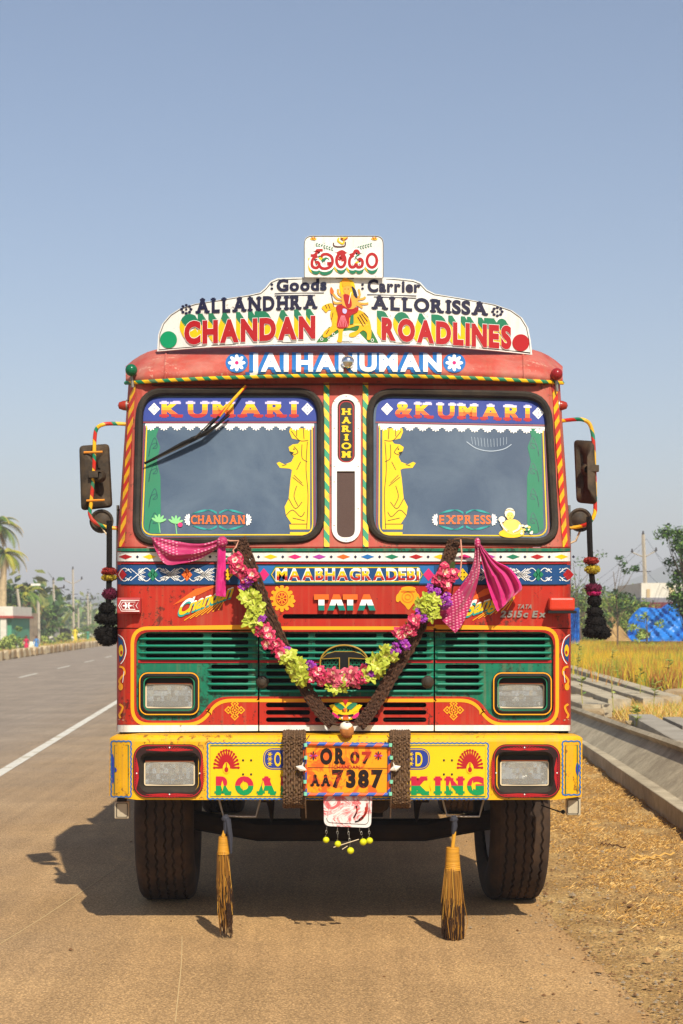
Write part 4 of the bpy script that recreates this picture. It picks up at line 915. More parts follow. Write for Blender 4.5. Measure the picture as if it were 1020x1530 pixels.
def foglamp(x0, y0, x1, y1, gx0, gy0, gx1, gy1, lab):
    mb = MB(); Yf = 8.0; o = rr(x0, y0, x1, y1, 20, 7); i = rr(gx0 - 9, gy0 - 15, gx1 + 9, gy1 + 12, 14, 7); g = rr(gx0 - 3, gy0 - 9, gx1 + 3, gy1 + 3, 5, 7)
    loft(mb, o, Yf + .004, o, Yf - .012, MAROON); loft(mb, o, Yf - .012, i, Yf - .012, mat('pod_paint', '#23090c', .35, dirt=.1)); loft(mb, i, Yf - .012, g, Yf + .05, RUB)
    fr = mb.build('fog_lamp', truck, label=lab, smooth=True)
    mb = MB(); z_ = lambda x, y: Yf - .012; ribbon(mb, rr(x0 + 2, y0 + 2, x1 - 2, y1 - 2, 18, 7), 1.3, z_, .001, RDEC, True)
    cx_, cy_ = (gx0 + gx1) / 2, (gy0 + gy1) / 2
    for k in range(-8, 9):
        for yy, q in ((gy0 - 17, -1), (gy1 + 14, 1)):
            ribbon(mb, [(cx_ + k * 1.2, yy + q * 0.2 - q * (0)), (cx_ + k * 4.4, yy + q * (7.5 - abs(k) * .75))], lambda t: 1.7 - .9 * t, z_, .002 + .0002 * (k % 3), RDEC)
        for xx, q in ((gx0 - 10.5, -1), (gx1 + 10.5, 1)):
            if abs(k) < 8: ribbon(mb, [(xx, cy_ + k * .9), (xx + q * (7.5 - abs(k) * .6), cy_ + k * 3.3)], lambda t: 1.6 - .8 * t, z_, .002 + .0002 * (k % 3), RDEC)
    for x, y in ((cx_, y0 + 5), (cx_, y1 - 5), (x0 + 5, cy_), (x1 - 5, cy_)): mb.ball(P(x, y, z_(0, 0) - .002), .004, WHT2, 6, 4)
    mb.build('ray_painting', fr)
    Yg = Yf + .05; mb = MB(); rows = []
    for k in range(7):
        s = 1 - k / 6 * .8; dp = .09 * (1 - (1 - k / 6) ** 2); rows.append([P(cx_ + (x - cx_) * s, cy_ + (y - cy_) * s, Yg + .004 + dp) for x, y in rr(gx0, gy0, gx1, gy1, 3, 4)])
    facets(fr, gx0, gy0, gx1, gy1, Yg)
    mb = MB(); flat(mb, [rr(gx0 - 3, gy0 - 9, gx1 + 3, gy1 + 3, 5), rr(gx0, gy0, gx1, gy1, 3)], lambda x, y: Yg, .0, BLK, thick=.01); flat(mb, [(gx0, gy0 - 2.2), (gx1, gy0 - 2.2), (gx1, gy0), (gx0, gy0)], lambda x, y: Yg, .003, ORAN); ribbon(mb, rr(gx0 - 1, gy0, gx1 + 1, gy1 + 1, 3), 2, lambda x, y: Yg, .004, CREAM, True); mb.build('lamp_surround', fr)
    mb = MB(); mb.ball(P(cx_ + 2, cy_ - 2, Yg + .05), .014, BULB, sc=(1, 1.6, 1)); mb.ball(P(cx_ - 18, cy_ + 6, Yg + .05), .009, BLK, sc=(1.6, 1, 1)); mb.build('bulb', fr, smooth=True)
    mb = MB(); flat(mb, rr(gx0, gy0, gx1, gy1, 3, 3), lambda x, y: Yg - .002 - .006 * (1 - ((x - cx_) / (gx1 - cx_)) ** 2), 0, LGLASS, cx=[gx0 + (gx1 - gx0) * k / 8 for k in range(1, 8)]); mb.build('lamp_glass', fr)
foglamp(199, 1112, 303, 1192, 217, 1139, 289, 1172, 'bumper fog lamp in a dark rounded pod with red rays, road side')
foglamp(736, 1112, 837, 1192, 749, 1138, 818, 1172, 'bumper fog lamp in a dark rounded pod with red rays, verge side')
# number plate
PL = mat('marigold_plate_paint', '#e89412', .45)
def smear(m, a, thr, sc_, col):
    b = m.node_tree.nodes['Principled BSDF']; tc = nd(m, 'ShaderNodeTexCoord'); n = nd(m, 'ShaderNodeTexNoise'); n.inputs['Scale'].default_value = sc_; n.inputs['Detail'].default_value = 9; n.inputs['Roughness'].default_value = .7; n.inputs['Distortion'].default_value = 1.2
    L(m, tc.outputs['Object'], n.inputs['Vector']); mr = nd(m, 'ShaderNodeMapRange'); mr.inputs[1].default_value = thr; mr.inputs[2].default_value = thr + .06; mr.inputs[4].default_value = a; L(m, n.outputs['Fac'], mr.inputs[0])
    mx = nd(m, 'ShaderNodeMix', data_type='RGBA'); mx.inputs[6].default_value = b.inputs['Base Color'].default_value; mx.inputs[7].default_value = lin(col)
    if b.inputs['Base Color'].links: L(m, b.inputs['Base Color'].links[0].from_socket, mx.inputs[6])
    L(m, mr.outputs[0], mx.inputs[0]); L(m, mx.outputs[2], b.inputs['Base Color'])
smear(PL, .75, .50, 7, '#cf3a20')
PB = mat('plate_black_paint', '#1a0d0c', .5); smear(PB, .8, .52, 8, '#b8301c')
dpl = lambda x, y: 7.955
mb = MB(); flat(mb, [(456, 1111), (581, 1114), (580, 1186), (457, 1186)], dpl, 0, PL, thick=.01); npl = T(mb, 'number_plate', label='orange number plate smeared with red powder')
mb = MB()
text(mb, 'OR', (478, 1118, 517, 1142), PB, dpl, .003, grow=.055, base=.055, slab=True, gap=.12); text(mb, '07', (523, 1123, 555, 1141), PB, dpl, .003, grow=.045, base=.045, gap=.12)
text(mb, 'CHANDAN', (498, 1143.5, 537, 1148.5), RDEC, dpl, .003); text(mb, 'AA', (463, 1157, 494, 1175), PB, dpl, .003, grow=.045, base=.045, slab=True, gap=.05); text(mb, '7387', (496, 1150, 572, 1177), PB, dpl, .003, grow=.06, base=.06, gap=.12)
for x, y in ((468, 1129), (565, 1129)):
    for k in range(4): t = pi * k / 4; ribbon(mb, [(x - 6 * cos(t), y - 6.5 * sin(t)), (x + 6 * cos(t), y + 6.5 * sin(t))], 2, dpl, .003 + k * .0003, (VIOL, RDEC, NAVY, RDEC)[k])
ribbon(mb, [(460, 1146.5), (578, 1148)], .7, dpl, .002, MAROON); mb.build('plate_lettering', npl, label='OR 07 over AA 7387 in black')
mb = MB()
for q in ([(455, 1111), (582, 1114)], [(582, 1114), (581, 1187)], [(581, 1187), (456, 1187)], [(456, 1187), (455, 1111)]): mb.tube([P(x, y, 7.947) for x, y in q], .0095, BO, n=8)
mb.build('plate_frame', npl, label='round tube frame in orange with blue bands')
flapm = mat('white_flap', '#dcd6cf', .5, dirt=.1); smear(flapm, .85, .48, 9, '#c02530')
mb = MB(); flat(mb, rpoly([(483, 1187), (556, 1187), (554, 1237), (484, 1234)], [1, 1, 9, 9]), lambda x, y: 7.97, 0, flapm, thick=.006); ribbon(mb, rpoly([(487, 1189), (552, 1189), (550, 1232), (488, 1229)], [1, 1, 7, 7]), .7, lambda x, y: 7.97, .002, BLK, False)
for q in ([(530, 1228), (540, 1224), (548, 1212), (548, 1200)], [(528, 1222), (533, 1212), (532, 1204)], [(536, 1225), (545, 1216), (546, 1206)]): ribbon(mb, spline(q, 4), 2.2, lambda x, y: 7.97, .003, PB)
T(mb, 'flap', label='white flap with red smears below the number plate')
# side boxes, stirrups
for x, y, lab in ((182, 1210, 'road'), (856, 1205, 'verge')):
    mb = MB(); mb.box(P(x, y, 8.12), (.075, .04, .09), mat('grimy_white_plastic', '#b8ad94', .5, dirt=.5), rx=.05); mb.box(P(x, y - 14, 8.12), (.05, .03, .03), BLK); o = T(mb, 'corner_lamp', bevel=.006, label='small grimy white lamp under the ' + lab + ' side bumper end'); mb = MB(); ribbon(mb, rr(x - 8, y - 10, x + 8, y + 11, 2), 1, lambda a, b: 8.095, 0, BLK, True); mb.build('lamp_edge', o)
for a in (327, 661):
    mb = MB(); mb.tube([P(x, y, 8.1) for x, y in ((a, 1194), (a + 3, 1206), (a + 6.5, 1219), (a + 30, 1220), (a + 55, 1220), (a + 58, 1208), (a + 62, 1194))], .0055, STEEL, n=6); T(mb, 'wire_step', smooth=True, label='bent steel wire under the bumper on the ' + ('road' if a < 500 else 'verge') + ' side')
mb = MB(); mb.tube([P(x, y, 8.2) for x, y in ((808, 1203), (822, 1208), (836, 1213), (842, 1212))], .004, BLK, n=6); mb.ball(P(841, 1213, 8.2), .012, BLK, 8, 6); T(mb, 'dangling_wire')

# ================================================================ running gear
TY = mat('dusty_tyre_rubber', '#2a201a', .75, dirt=.7, dcol='#5e4630', dscale=7, bump=.001, bscale=60)
HUB = mat('white_hub_paint', '#b5b8c4', .5, dirt=.5)
def wheel(cx_, cy_, lab, steer=.035, wide=.31):
    c = Vector((cx_, cy_, .515)); R = .515; tb = MB(); w2 = wide / 2
    prof = [(-w2 + .02, .30), (-w2 - .012, .36), (-w2 - .016, .42), (-w2 - .004, .48), (-w2 + .012, R - .012), (-w2 + .03, R - .002)]
    xs = [-w2 + .03, -.10, -.092, -.084, -.048, -.04, -.032, .004, .0120, .020, .048, .056, .064, .10, .108, .116, w2 - .03]
    n_ = 96; ax = Vector((cos(steer), sin(steer), 0)); fwd = Vector((-sin(steer), cos(steer), 0)); rows = []
    full = prof + [(x, R - (.014 if i in (2, 5, 8, 11, 14) else 0)) for i, x in enumerate(xs)] + [(-a, r) for a, r in prof[::-1]]
    for ai, (a, r) in enumerate(full):
        row = []
        for k in range(n_):
            zz = .006 * (1 if k % 2 else -1) if (r > R - .02 and abs(a) < w2 - .035) else 0
            rr_ = r - (.008 if (k % 4 == 0 and w2 - .035 < abs(a) < w2 - .005 and r > R - .02) else 0)
            t = 2 * pi * k / n_; row.append(c + ax * (a + zz) + fwd * (rr_ * cos(t)) + Vector((0, 0, rr_ * sin(t))))
        rows.append(row)
    tb.grid(rows, TY, True); o = T(tb, 'wheel', smooth=True, label=lab)
    hb = MB(); hb.lathe([(-.10, .0), (-.10, .10), (-.02, .16), (-.06, .27), (-.12, .30), (.12, .30), (.06, .25), (.10, .12), (.13, .0)], c, ax if cx_ > 0 else -ax, HUB, 24); hb.build('rim', o, smooth=True)
    return o
wheel(-1.03, 9.30, 'front wheel on the road side, dusty tyre with zigzag tread')
wheel(1.01, 9.30, 'front wheel on the verge side, dusty tyre with zigzag tread')
for x in (-1.03, 1.03): wheel(x, 13.6, 'rear wheel, ' + ('road' if x < 0 else 'verge') + ' side', 0, .34); 
mb = MB()
mb.tube([(-.95, 9.3, .48), (-.5, 9.3, .40), (.5, 9.3, .40), (.95, 9.3, .48)], .06, IRON, n=8); mb.box((0, 9.5, .60), (.5, .25, .25), IRON); mb.tube([(-.9, 9.55, .42), (.9, 9.55, .42)], .025, IRON); T(mb, 'front_axle', smooth=True)
mb = MB()
for x in (-.42, .45): mb.box((x, 11.8, .86), (.09, 7.4, .24), IRON); 
for y in (8.25, 9.9, 12.5, 15.2): mb.box((0.02, y, .84), (.9, .10, .2), IRON)
T(mb, 'chassis_frame')
for x in (-.42, .45):
    mb = MB()
    for k in range(6): L_ = .62 - k * .07; mb.tube([(x, 9.3 - L_, .66 - .016 * k + .02), (x, 9.3, .57 - .018 * k), (x, 9.3 + L_, .66 - .016 * k + .02)], .012, IRON, n=4, flat=3)
    for y in (8.66, 9.94): mb.box((x, y, .73), (.07, .10, .16), IRON)
    T(mb, 'leaf_spring', label='leaf spring, ' + ('road' if x < 0 else 'verge') + ' side')
mb = MB(); mb.box((0, 8.7, .86), (.55, .35, .45), IRON); mb.box((-.12, 8.5, .70), (.2, .15, .25), IRON); mb.tube([(-.6, 8.45, .86), (-.2, 8.4, .72), (.3, 8.42, .74), (.7, 8.5, .9)], .02, IRON); mb.box((0.02, 8.33, .90), (1.55, .06, .18), IRON); mb.ball((.2, 8.45, .68), .07, IRON); T(mb, 'engine_underside', smooth=False)
mb = MB()
for x, s_ in ((-1.02, 1), (1.02, 1)): mb.grid([[Vector((x + dx_, 9.3 + .66 * cos(t), .56 + .66 * sin(t))) for t in [pi * k / 10 for k in range(1, 10)]] for dx_ in (-.2, .2)], IRON)
T(mb, 'mudguard')
# cargo body, planked
BODY = mat('cargo_red_paint', '#8e2a1e', .5, dirt=.4); PLK = mat('cargo_plank', '#8a5a30', .6, dirt=.4)
mb = MB(); mb.box((0.02, 13.2, 1.22), (2.34, 6.5, .14), BODY); mb.box((0.02, 9.97, 2.2), (2.34, .04, 1.9), BODY)
for x in (-1.15, 1.19):
    for k in range(8): mb.box((x, 10.05 + k * .9, 2.15), (.06, .08, 1.9), BODY)
T(mb, 'cargo_frame')
pk = MB(); pk.box((0, 0, 0), (.035, 6.4, .2), PLK); first = None
for x in (-1.13, 1.17):
    for k in range(8):
        if first is None: o = first = pk.build('plank', truck, loc=(x, 13.2, 1.40 + k * .226))
        else: o = first.copy(); SC.collection.objects.link(o); o.location = (x, 13.2, 1.40 + k * .226)
        
# ================================================================ mirrors, horns, wiper
def mir(pts, rect, clampp, orange, lab):
    mb = MB(); path = spline([P(x, y, Y) for x, y, Y in pts], 6); mb.tube(path, .0105, YRG, n=8); arm = T(mb, 'mirror_arm', smooth=True, label='bent mirror arm tube banded in yellow, red and green, ' + lab)
    return arm
PM = 8.42
armL = mir([(190, 634, 8.47), (172, 633, 8.45), (155, 634, PM), (144, 641, PM), (141, 660, PM), (140, 700, PM), (136, 750, PM), (134, 768, PM), (141, 780, PM), (160, 788, 8.45), (180, 789, 8.47)], None, None, None, 'road side')
armR = mir([(838, 629, 8.47), (855, 627, 8.45), (870, 627, PM), (881, 634, PM), (886, 655, PM), (888, 700, PM), (889, 750, PM), (888, 768, PM), (880, 781, PM), (865, 787, 8.45), (848, 789, 8.47)], None, None, None, 'verge side')
def mbody(cs, Ys, arm, bars, knob):
    mb = MB(); n_ = 8; out = rpoly(cs, 7, 5); cx_ = sum(c[0] for c in cs) / 4; cy_ = sum(c[1] for c in cs) / 4
    dep = lambda x, y, k: Ys[0] + (Ys[1] - Ys[0]) * (x - cs[0][0]) / (cs[1][0] - cs[0][0]) + k
    rows = []
    for s, k in ((1.0, .055), (1.0, .03), (.97, .012), (.88, .0), (.6, -.006), (.2, -.008)): rows.append([P(cx_ + (x - cx_) * s, cy_ + (y - cy_) * (1 - (1 - s) * .6), dep(x, y, k)) for x, y in out])
    mb.grid(rows, PLAS, True); mb.add(rows[-1], [tuple(range(len(out)))], PLAS)
    o = mb.build('mirror_head', arm, smooth=True)
    mb = MB(); r_ = rows[0]; mb.add(r_, [tuple(range(len(r_)))], CHROME); mb.build('mirror_glass', arm)
    mb = MB(); mb.lathe([(-.02, .022), (.0, .034), (.02, .036), (.05, .02)], P(knob[0], knob[1], PM - .01), (0, 1, 0), PLAS, 14); mb.box(P(knob[2], knob[1] - 2, PM - .012), (.05, .04, .035), PLAS); mb.build('mirror_clamp', arm, smooth=True)
    for b_ in bars:
        mb = MB(); mb.tube([P(x, y, PM - .01) for x, y in b_], .006, mat('orange_band_paint', '#e08a1c', .4, dirt=.3), n=6); mb.build('mirror_bracket', arm)
mbody([(118, 666), (163, 663), (168, 758), (121, 763)], (8.42, 8.50), armL, ([(125, 676), (153, 675)], [(129, 748), (156, 747)]), (148, 711, 140))
mbody([(857, 657), (888, 659), (892, 754), (861, 751)], (8.48, 8.40), armR, (), (878, 702, 887))
for px_, py_, arm_ in ((152, 779, armL), (866, 777, armR)):
    mb = MB(); c = P(px_, py_, 8.47); mb.lathe([(.05, 0), (.05, .012), (.0, .064), (-.012, .066), (-.014, .056), (-.006, .046), (-.012, .034), (-.02, .02), (-.02, 0)], c, (0, 1, 0), PLAS, 24); o = mb.build('round_mirror', arm_, smooth=True)
for x_, sg in ((176, -1), (849, 1)):
    mb = MB(); mb.tube([P(x_, 755, 8.5), P(x_ + sg, 850, 8.5)], .012 if sg > 0 else .008, STEEL, n=8)
    for y in (762, 790, 815): mb.tube([P(x_, y, 8.5), P(x_ - sg * 9, y, 8.45)], .008, PLAS, n=6)
    if sg > 0: mb.tube([P(868, 790, 8.47), P(860, 808, 8.49), P(851, 812, 8.5)], .006, CREAM, n=6)
    if sg < 0: mb.tube([P(150, 786, 8.45), P(160, 800, 8.45), P(166, 808, 8.45)], .004, CREAM, n=6)
    T(mb, 'mirror_post', smooth=True, label='thin steel post beside the ' + ('road' if sg < 0 else 'verge') + ' side mirror')
mb = MB(); dw = lambda x, y: dface(514, y) - .055
mb.tube([P(367, 577, dface(514, 577) - .02), P(352, 593, dw(0, 593)), P(327, 622, dw(0, 622) + .01)], .0085, YR, n=8); wip = T(mb, 'wiper', smooth=True, label='black wiper on a yellow and red painted arm')
mb = MB(); mb.tube([P(327, 622, dw(0, 622) + .01), P(300, 650, dw(0, 650) + .01), P(285, 655, dw(0, 655) + .015)], .007, BLK, n=6); mb.tube([P(341, 622, dw(0, 622) + .02), P(310, 645, dw(0, 645)), P(272, 663, dw(0, 660)), P(245, 677, dw(0, 677) + .01), P(215, 692, dw(0, 692) + .03)], [.005, .009, .011, .007, .004], BLK, n=6)
mb.tube([P(343, 620, dw(0, 622) + .035), P(310, 648, dw(0, 645) + .035), P(272, 667, dw(0, 660) + .035), P(216, 693, dw(0, 692) + .035)], .005, RUB, n=6, flat=.5); mb.tube([P(320, 625, dw(0, 630) - .01), P(290, 655, dw(0, 655) - .01)], .004, RUB, n=6)
mb.build('wiper_blade', wip, smooth=True)

# ================================================================ things hung on the truck
# ropes: braided dark yarn
ROPE = mat('dark_brown_yarn', '#482f20', .9, var=.5, vscale=60, bump=.003, bscale=160)
ROPE2 = mat('brown_yarn', '#604730', .9, var=.5, vscale=60, bump=.003, bscale=160)
def braid(mb, path, nst, half, m, amp=.004, r=.0072, ph=0, lift=0, sd=None):
    """nst yarn strands side by side along the path (3-D), each strand a string of knitted bumps"""
    path = [Vector(p) for p in path]; n_ = len(path)
    for s in range(nst):
        pts = []; rs = []
        for i, p in enumerate(path):
            t = (path[min(i + 1, n_ - 1)] - path[max(i - 1, 0)]).normalized(); side = t.cross(Vector((0, 1, 0))); side = Vector((1, 0, 0)) if sd else side.normalized()
            u = (s - (nst - 1) / 2) * 2 * half / max(1, nst - 1); pts.append(p + side * (u + amp * .5 * sin(i * 1.9 + s * 2.1)) + Vector((random.uniform(-1, 1) * .0012, -abs(amp) * sin(i * 2.4 + s * pi) - random.uniform(0, .002) + .25 * u * u, 0))); rs.append(r * (1 + .32 * sin(i * 2.7 + s)))
        mb.tube(pts, rs, m, n=5)
def path3(pts, n): return spline([P(x, y, Y) for x, y, Y in pts], n)
mb = MB(); braid(mb, path3([(358, 806, 8.10), (366, 826, 8.08), (396, 905, 8.07), (432, 985, 8.08), (470, 1050, 8.07), (497, 1082, 8.04)], 16), 6, .028, ROPE, r=.0076)
tag(mb.build('yarn_rope'), 'dark brown yarn rope from the left knot down to the coconut', 'rope', 'ropes forming a V over the grille')
mb = MB(); braid(mb, path3([(678, 808, 8.10), (664, 850, 8.08), (625, 940, 8.09), (585, 1010, 8.08), (555, 1060, 8.06), (536, 1084, 8.04)], 16), 6, .027, ROPE, r=.0076)
tag(mb.build('yarn_rope'), 'dark brown yarn rope from the right knot down to the coconut', 'rope', 'ropes forming a V over the grille')
for a, b, lab in ((423, 456, 'thick brown yarn bundle wound over the bumper left of the number plate'), (583, 612, 'thick brown yarn bundle wound over the bumper right of the number plate')):
    mb = MB(); c = (a + b) / 2; braid(mb, path3([(c, 1092, 8.12), (c, 1096, 8.02), (c, 1102, 7.96), (c, 1120, 7.955), (c, 1150, 7.955), (c, 1185, 7.955), (c, 1200, 7.975), (c, 1206, 8.04)], 9), 9, .052 if a < 500 else .046, ROPE2, r=.0074, sd=True)
    tag(mb.build('yarn_bundle'), lab, 'rope', 'yarn bundles on the bumper')
BEAD = mat('mint_bead', '#7cc8a4', .35); SHELL = mat('shell', '#e2d8c8', .4)
for x, sx, lab in ((456, -1, 'cord of mint beads and a pale shell along the left edge of the number plate'), (584, 1, 'cord of mint beads and a pale shell along the right edge of the number plate')):
    t = empty('bead_cord', P(x, 1108, 7.93), lab, 'bead cord', 'bead cords beside the number plate')
    mb = MB(); mb.tube([P(x - sx * 6, 1099, 7.97), P(x, 1108, 7.93), P(x + sx, 1150, 7.93), P(x, 1195, 7.93), P(x - sx * 1, 1222, 7.96)], .003, ROPE2, n=5); mb.build('cord', t)
    for y in (1113, 1132, 1168, 1186): mb = MB(); mb.lathe([(-.009, .004), (-.009, .009), (.009, .009), (.009, .004)], P(x + random.uniform(-1, 1), y, 7.925), (random.uniform(-.2, .2), 0, 1), BEAD, 8); mb.build('bead', t)
    mb = MB(); c = P(x + sx * 6, 1148, 7.92); mb.lathe([(-.03, 0), (-.02, .007), (0, .017), (.012, .012), (.022, .006), (.03, .001)], c, (sx, 0, .35), SHELL, 9); mb.tube([c, c + Vector((-sx * .01, -.01, .03))], [.008, .002], SHELL, n=5); mb.build('shell', t)
# coconut and mask
mb = MB(); c = P(518, 1091, 7.99); mb.ball(c, .037, mat('coconut_husk', '#a86a34', .8, var=.3, vscale=50, bump=.003, bscale=90), 16, 12, sc=(1, .95, 1.12), fn=lambda d: 1 + .05 * noise.noise(d * 2.5)); co = empty('coconut', c, 'small husked coconut with a torn white patch, tied above the number plate', 'coconut'); mb.build('husk', co, smooth=True)
mb = MB(); mb.ball(c + Vector((-.004, -.004, .018)), .034, mat('coconut_flesh', '#e8dcc4', .6, bump=.002), 14, 8, sc=(1, .98, .8), fn=lambda d: 1 + .10 * noise.noise(d * 4)); mb.build('flesh', co, smooth=True)
mb = MB(); mb.tube([P(494, 1080, 8.03), P(505, 1083, 8.0), P(518, 1080, 7.97), P(530, 1083, 8.0), P(541, 1082, 8.03)], .007, ROPE, n=6); mb.build('tie', co)
zm = lambda x, y: 8.06 - .02 * (1 - ((x - 515) / 24) ** 2); M_ = lambda pts: [(480 + x / 12.75, 1010 + y / 12.75) for x, y in pts]
mk = empty('demon_mask', P(515, 1068, 8.04), 'small painted mask with green brows hanging in the V of the ropes', 'mask')
mb = MB(); flat(mb, spline(M_([(210, 560), (300, 520), (460, 500), (620, 520), (720, 590), (700, 700), (640, 800), (560, 830), (460, 850), (360, 830), (270, 800), (220, 700)]), 2, True), zm, 0, YELD, thick=.015, cx=[495, 500, 505, 510, 515, 520, 525, 530, 535]); mb.build('face', mk)
mb = MB()
for q in (1, -1):
    e = lambda pts: [(x if q == 1 else 925 - x, y) for x, y in pts]
    flat(mb, spline(M_(e([(240, 530), (330, 510), (430, 580), (440, 620), (370, 640), (330, 620)])), 3, True), zm, .004, GRDEC); flat(mb, M_(e([(145, 560), (210, 540), (280, 610), (320, 690), (240, 670), (190, 620)])), zm, .003, YELD); flat(mb, spline(M_(e([(210, 690), (300, 740), (350, 790), (280, 810), (220, 760)])), 3, True), zm, .005, PINK)
    flat(mb, M_(e([(310, 720), (430, 745), (400, 770), (320, 770)])), zm, .006, BLK); pt_ = M_(e([(415, 655)]))[0]; flat(mb, ell(*pt_, 1.6, n=8), zm, .006, BLK); flat(mb, M_(e([(370, 790), (410, 780), (400, 820)])), zm, .008, WHT2)
flat(mb, M_([(400, 450), (520, 450), (460, 560)]), zm, .005, RDEC); flat(mb, M_([(400, 740), (520, 740), (540, 770), (460, 785), (380, 770)]), zm, .0055, RDEC); flat(mb, M_([(400, 790), (520, 790), (500, 830), (420, 830)]), zm, .0055, ORAN); flat(mb, ell(515, 1060.5, 2.6), zm, .006, ORAN)
mb.build('face_painting', mk)
# flower garland
FK = {}
def petal_flower(kind, seed):
    random.seed(seed); mb = MB()
    if kind == 'pink': c1, c2, n_, Lp, W_ = mat('deep_pink_petal', '#c23458', .6, var=.3, vscale=30), mat('pale_pink_petal', '#ecc0b4', .6, var=.2, vscale=30), 7, .046, .017
    elif kind == 'blush': c1, c2, n_, Lp, W_ = mat('rose_petal', '#b84a5c', .6, var=.3, vscale=30), mat('cream_pink_petal', '#e8c4ac', .6, var=.2, vscale=30), 7, .050, .018
    elif kind == 'yellow': c1, c2, n_, Lp, W_ = mat('yellow_green_petal', '#a4ac34', .6, var=.25, vscale=30), mat('lemon_petal', '#dcd870', .6, var=.2, vscale=30), 6, .062, .016
    else: c1, c2, n_, Lp, W_ = mat('purple_petal', '#a03aa8', .6, var=.3, vscale=30), mat('mauve_petal', '#d070c8', .6, var=.2, vscale=30), 16, .032, .007
    for ring in range(2 if kind != 'purple' else 3):
        for k in range(n_):
            a = 2 * pi * (k + .5 * ring) / n_ + random.uniform(-.2, .2); tilt = (.35, .9, 1.3)[ring] + random.uniform(-.25, .25); l_ = Lp * random.uniform(.8, 1.15) * (1 - .15 * ring); curl = random.uniform(.2, 1.0)
            d = Vector((cos(a), sin(a), 0)); s_ = Vector((-sin(a), cos(a), 0)); rows = []
            for i in range(5):
                t = i / 4; ww = W_ * sin(pi * (t * .80 + .12)) ** .8; th = tilt - curl * t * 1.1; p = d * (l_ * t * cos(th)) + Vector((0, 0, l_ * t * sin(th) + .004))
                rows.append([p - s_ * ww + Vector((0, 0, .25 * ww)), p, p + s_ * ww + Vector((0, 0, .25 * ww))])
            mb.grid(rows[:3], c2 if kind in ('pink', 'blush') and ring else c1 if ring == 0 else c2); mb.grid(rows[2:], c1)
    for k in range(4): a = random.uniform(0, 6.3); mb.tube([(0, 0, 0), (.008 * cos(a), .008 * sin(a), .03)], .0012, mat('stamen', '#e8d890', .6), n=3)
    return mb
gar = empty('flower_garland', P(515, 1015, 8.0), 'garland of pink, purple and yellow-green cloth flowers slung across the grille', 'garland')
kinds = {'pink': 3, 'blush': 2, 'yellow': 3, 'purple': 2}; proto = {}
gpath = [(353, 840, 'p'), (362, 858, 'p'), (366, 874, 'u'), (372, 893, 'y'), (378, 910, 'y'), (376, 922, 'y'), (391, 927, 'u'), (392, 944, 'p'), (403, 958, 'p'), (413, 968, 'p'), (421, 978, 'u'), (431, 984, 'y'), (442, 997, 'y'), (452, 1006, 'y'), (462, 999, 'u'), (472, 1008, 'p'), (486, 1014, 'p'), (500, 1012, 'b'), (514, 1016, 'b'), (528, 1013, 'b'), (541, 1008, 'p'), (549, 998, 'u'), (553, 1007, 'y'), (560, 993, 'y'), (572, 984, 'y'), (582, 975, 'y'), (588, 968, 'u'), (598, 962, 'u'), (600, 948, 'p'), (612, 940, 'p'), (620, 928, 'p'), (630, 920, 'u'), (636, 904, 'y'), (645, 912, 'y'), (643, 893, 'y'), (650, 884, 'u'), (660, 868, 'p'), (672, 856, 'p'), (665, 850, 'p'), (500, 1026, 'y'), (512, 1028, 'y'), (355, 850, 'p'), (370, 866, 'p'), (640, 900, 'y'), (660, 895, 'u'), (668, 900, 'u')]
mp_ = {'p': 'pink', 'b': 'blush', 'y': 'yellow', 'u': 'purple'}; rnd = random.Random(5)
mb = MB(); mb.tube(path3([(352, 825, 8.05), (372, 900, 8.05), (410, 965, 8.05), (460, 1005, 8.05), (515, 1018, 8.05), (570, 985, 8.05), (615, 930, 8.05), (655, 880, 8.05), (678, 840, 8.05)], 5), .012, mat('garland_leaf_core', '#3c4a1c', .8, var=.4), n=6); mb.build('string', gar)
from mathutils import Euler
for x, y, kk in gpath:
    for rep in range(5 if kk != 'u' else 4):
        kind = mp_[kk]; v = rnd.randrange(kinds[kind])
        if (kind, v) not in proto:
            m_ = petal_flower(kind, hash((len(kind), v)) % 999); o = m_.build('flower', gar); proto[(kind, v)] = o
        else: o = proto[(kind, v)].copy(); SC.collection.objects.link(o)
        p = P(x + rnd.uniform(-8, 8), y + rnd.uniform(-8, 8), 8.03 - rnd.uniform(0, .035)); nrm = Vector((rnd.uniform(-.8, .8), -1, rnd.uniform(-.6, .7))).normalized()
        q = nrm.to_track_quat('Z', 'Y'); o.rotation_euler = (q @ Euler((0, 0, rnd.uniform(0, 6.28))).to_quaternion()).to_euler(); o.location = p; s_ = rnd.uniform(.5, .92); o.scale = (s_,) * 3
LEAF = mat('garland_leaf', '#5c7424', .6, var=.3)
mb = MB()
for k in range(46):
    i = rnd.randrange(len(gpath)); x, y, _ = gpath[i]; a = rnd.uniform(0, 6.28); p0 = P(x, y, 8.03); d = Vector((cos(a), -.5, sin(a))).normalized() * .055; s_ = d.cross(Vector((0, 1, .3))).normalized() * .007
    mb.add([p0, p0 + d * .5 + s_, p0 + d, p0 + d * .5 - s_], [(0, 1, 2, 3)], LEAF)
mb.build('leaf_sprigs', gar, kind='stuff')
random.seed(21)
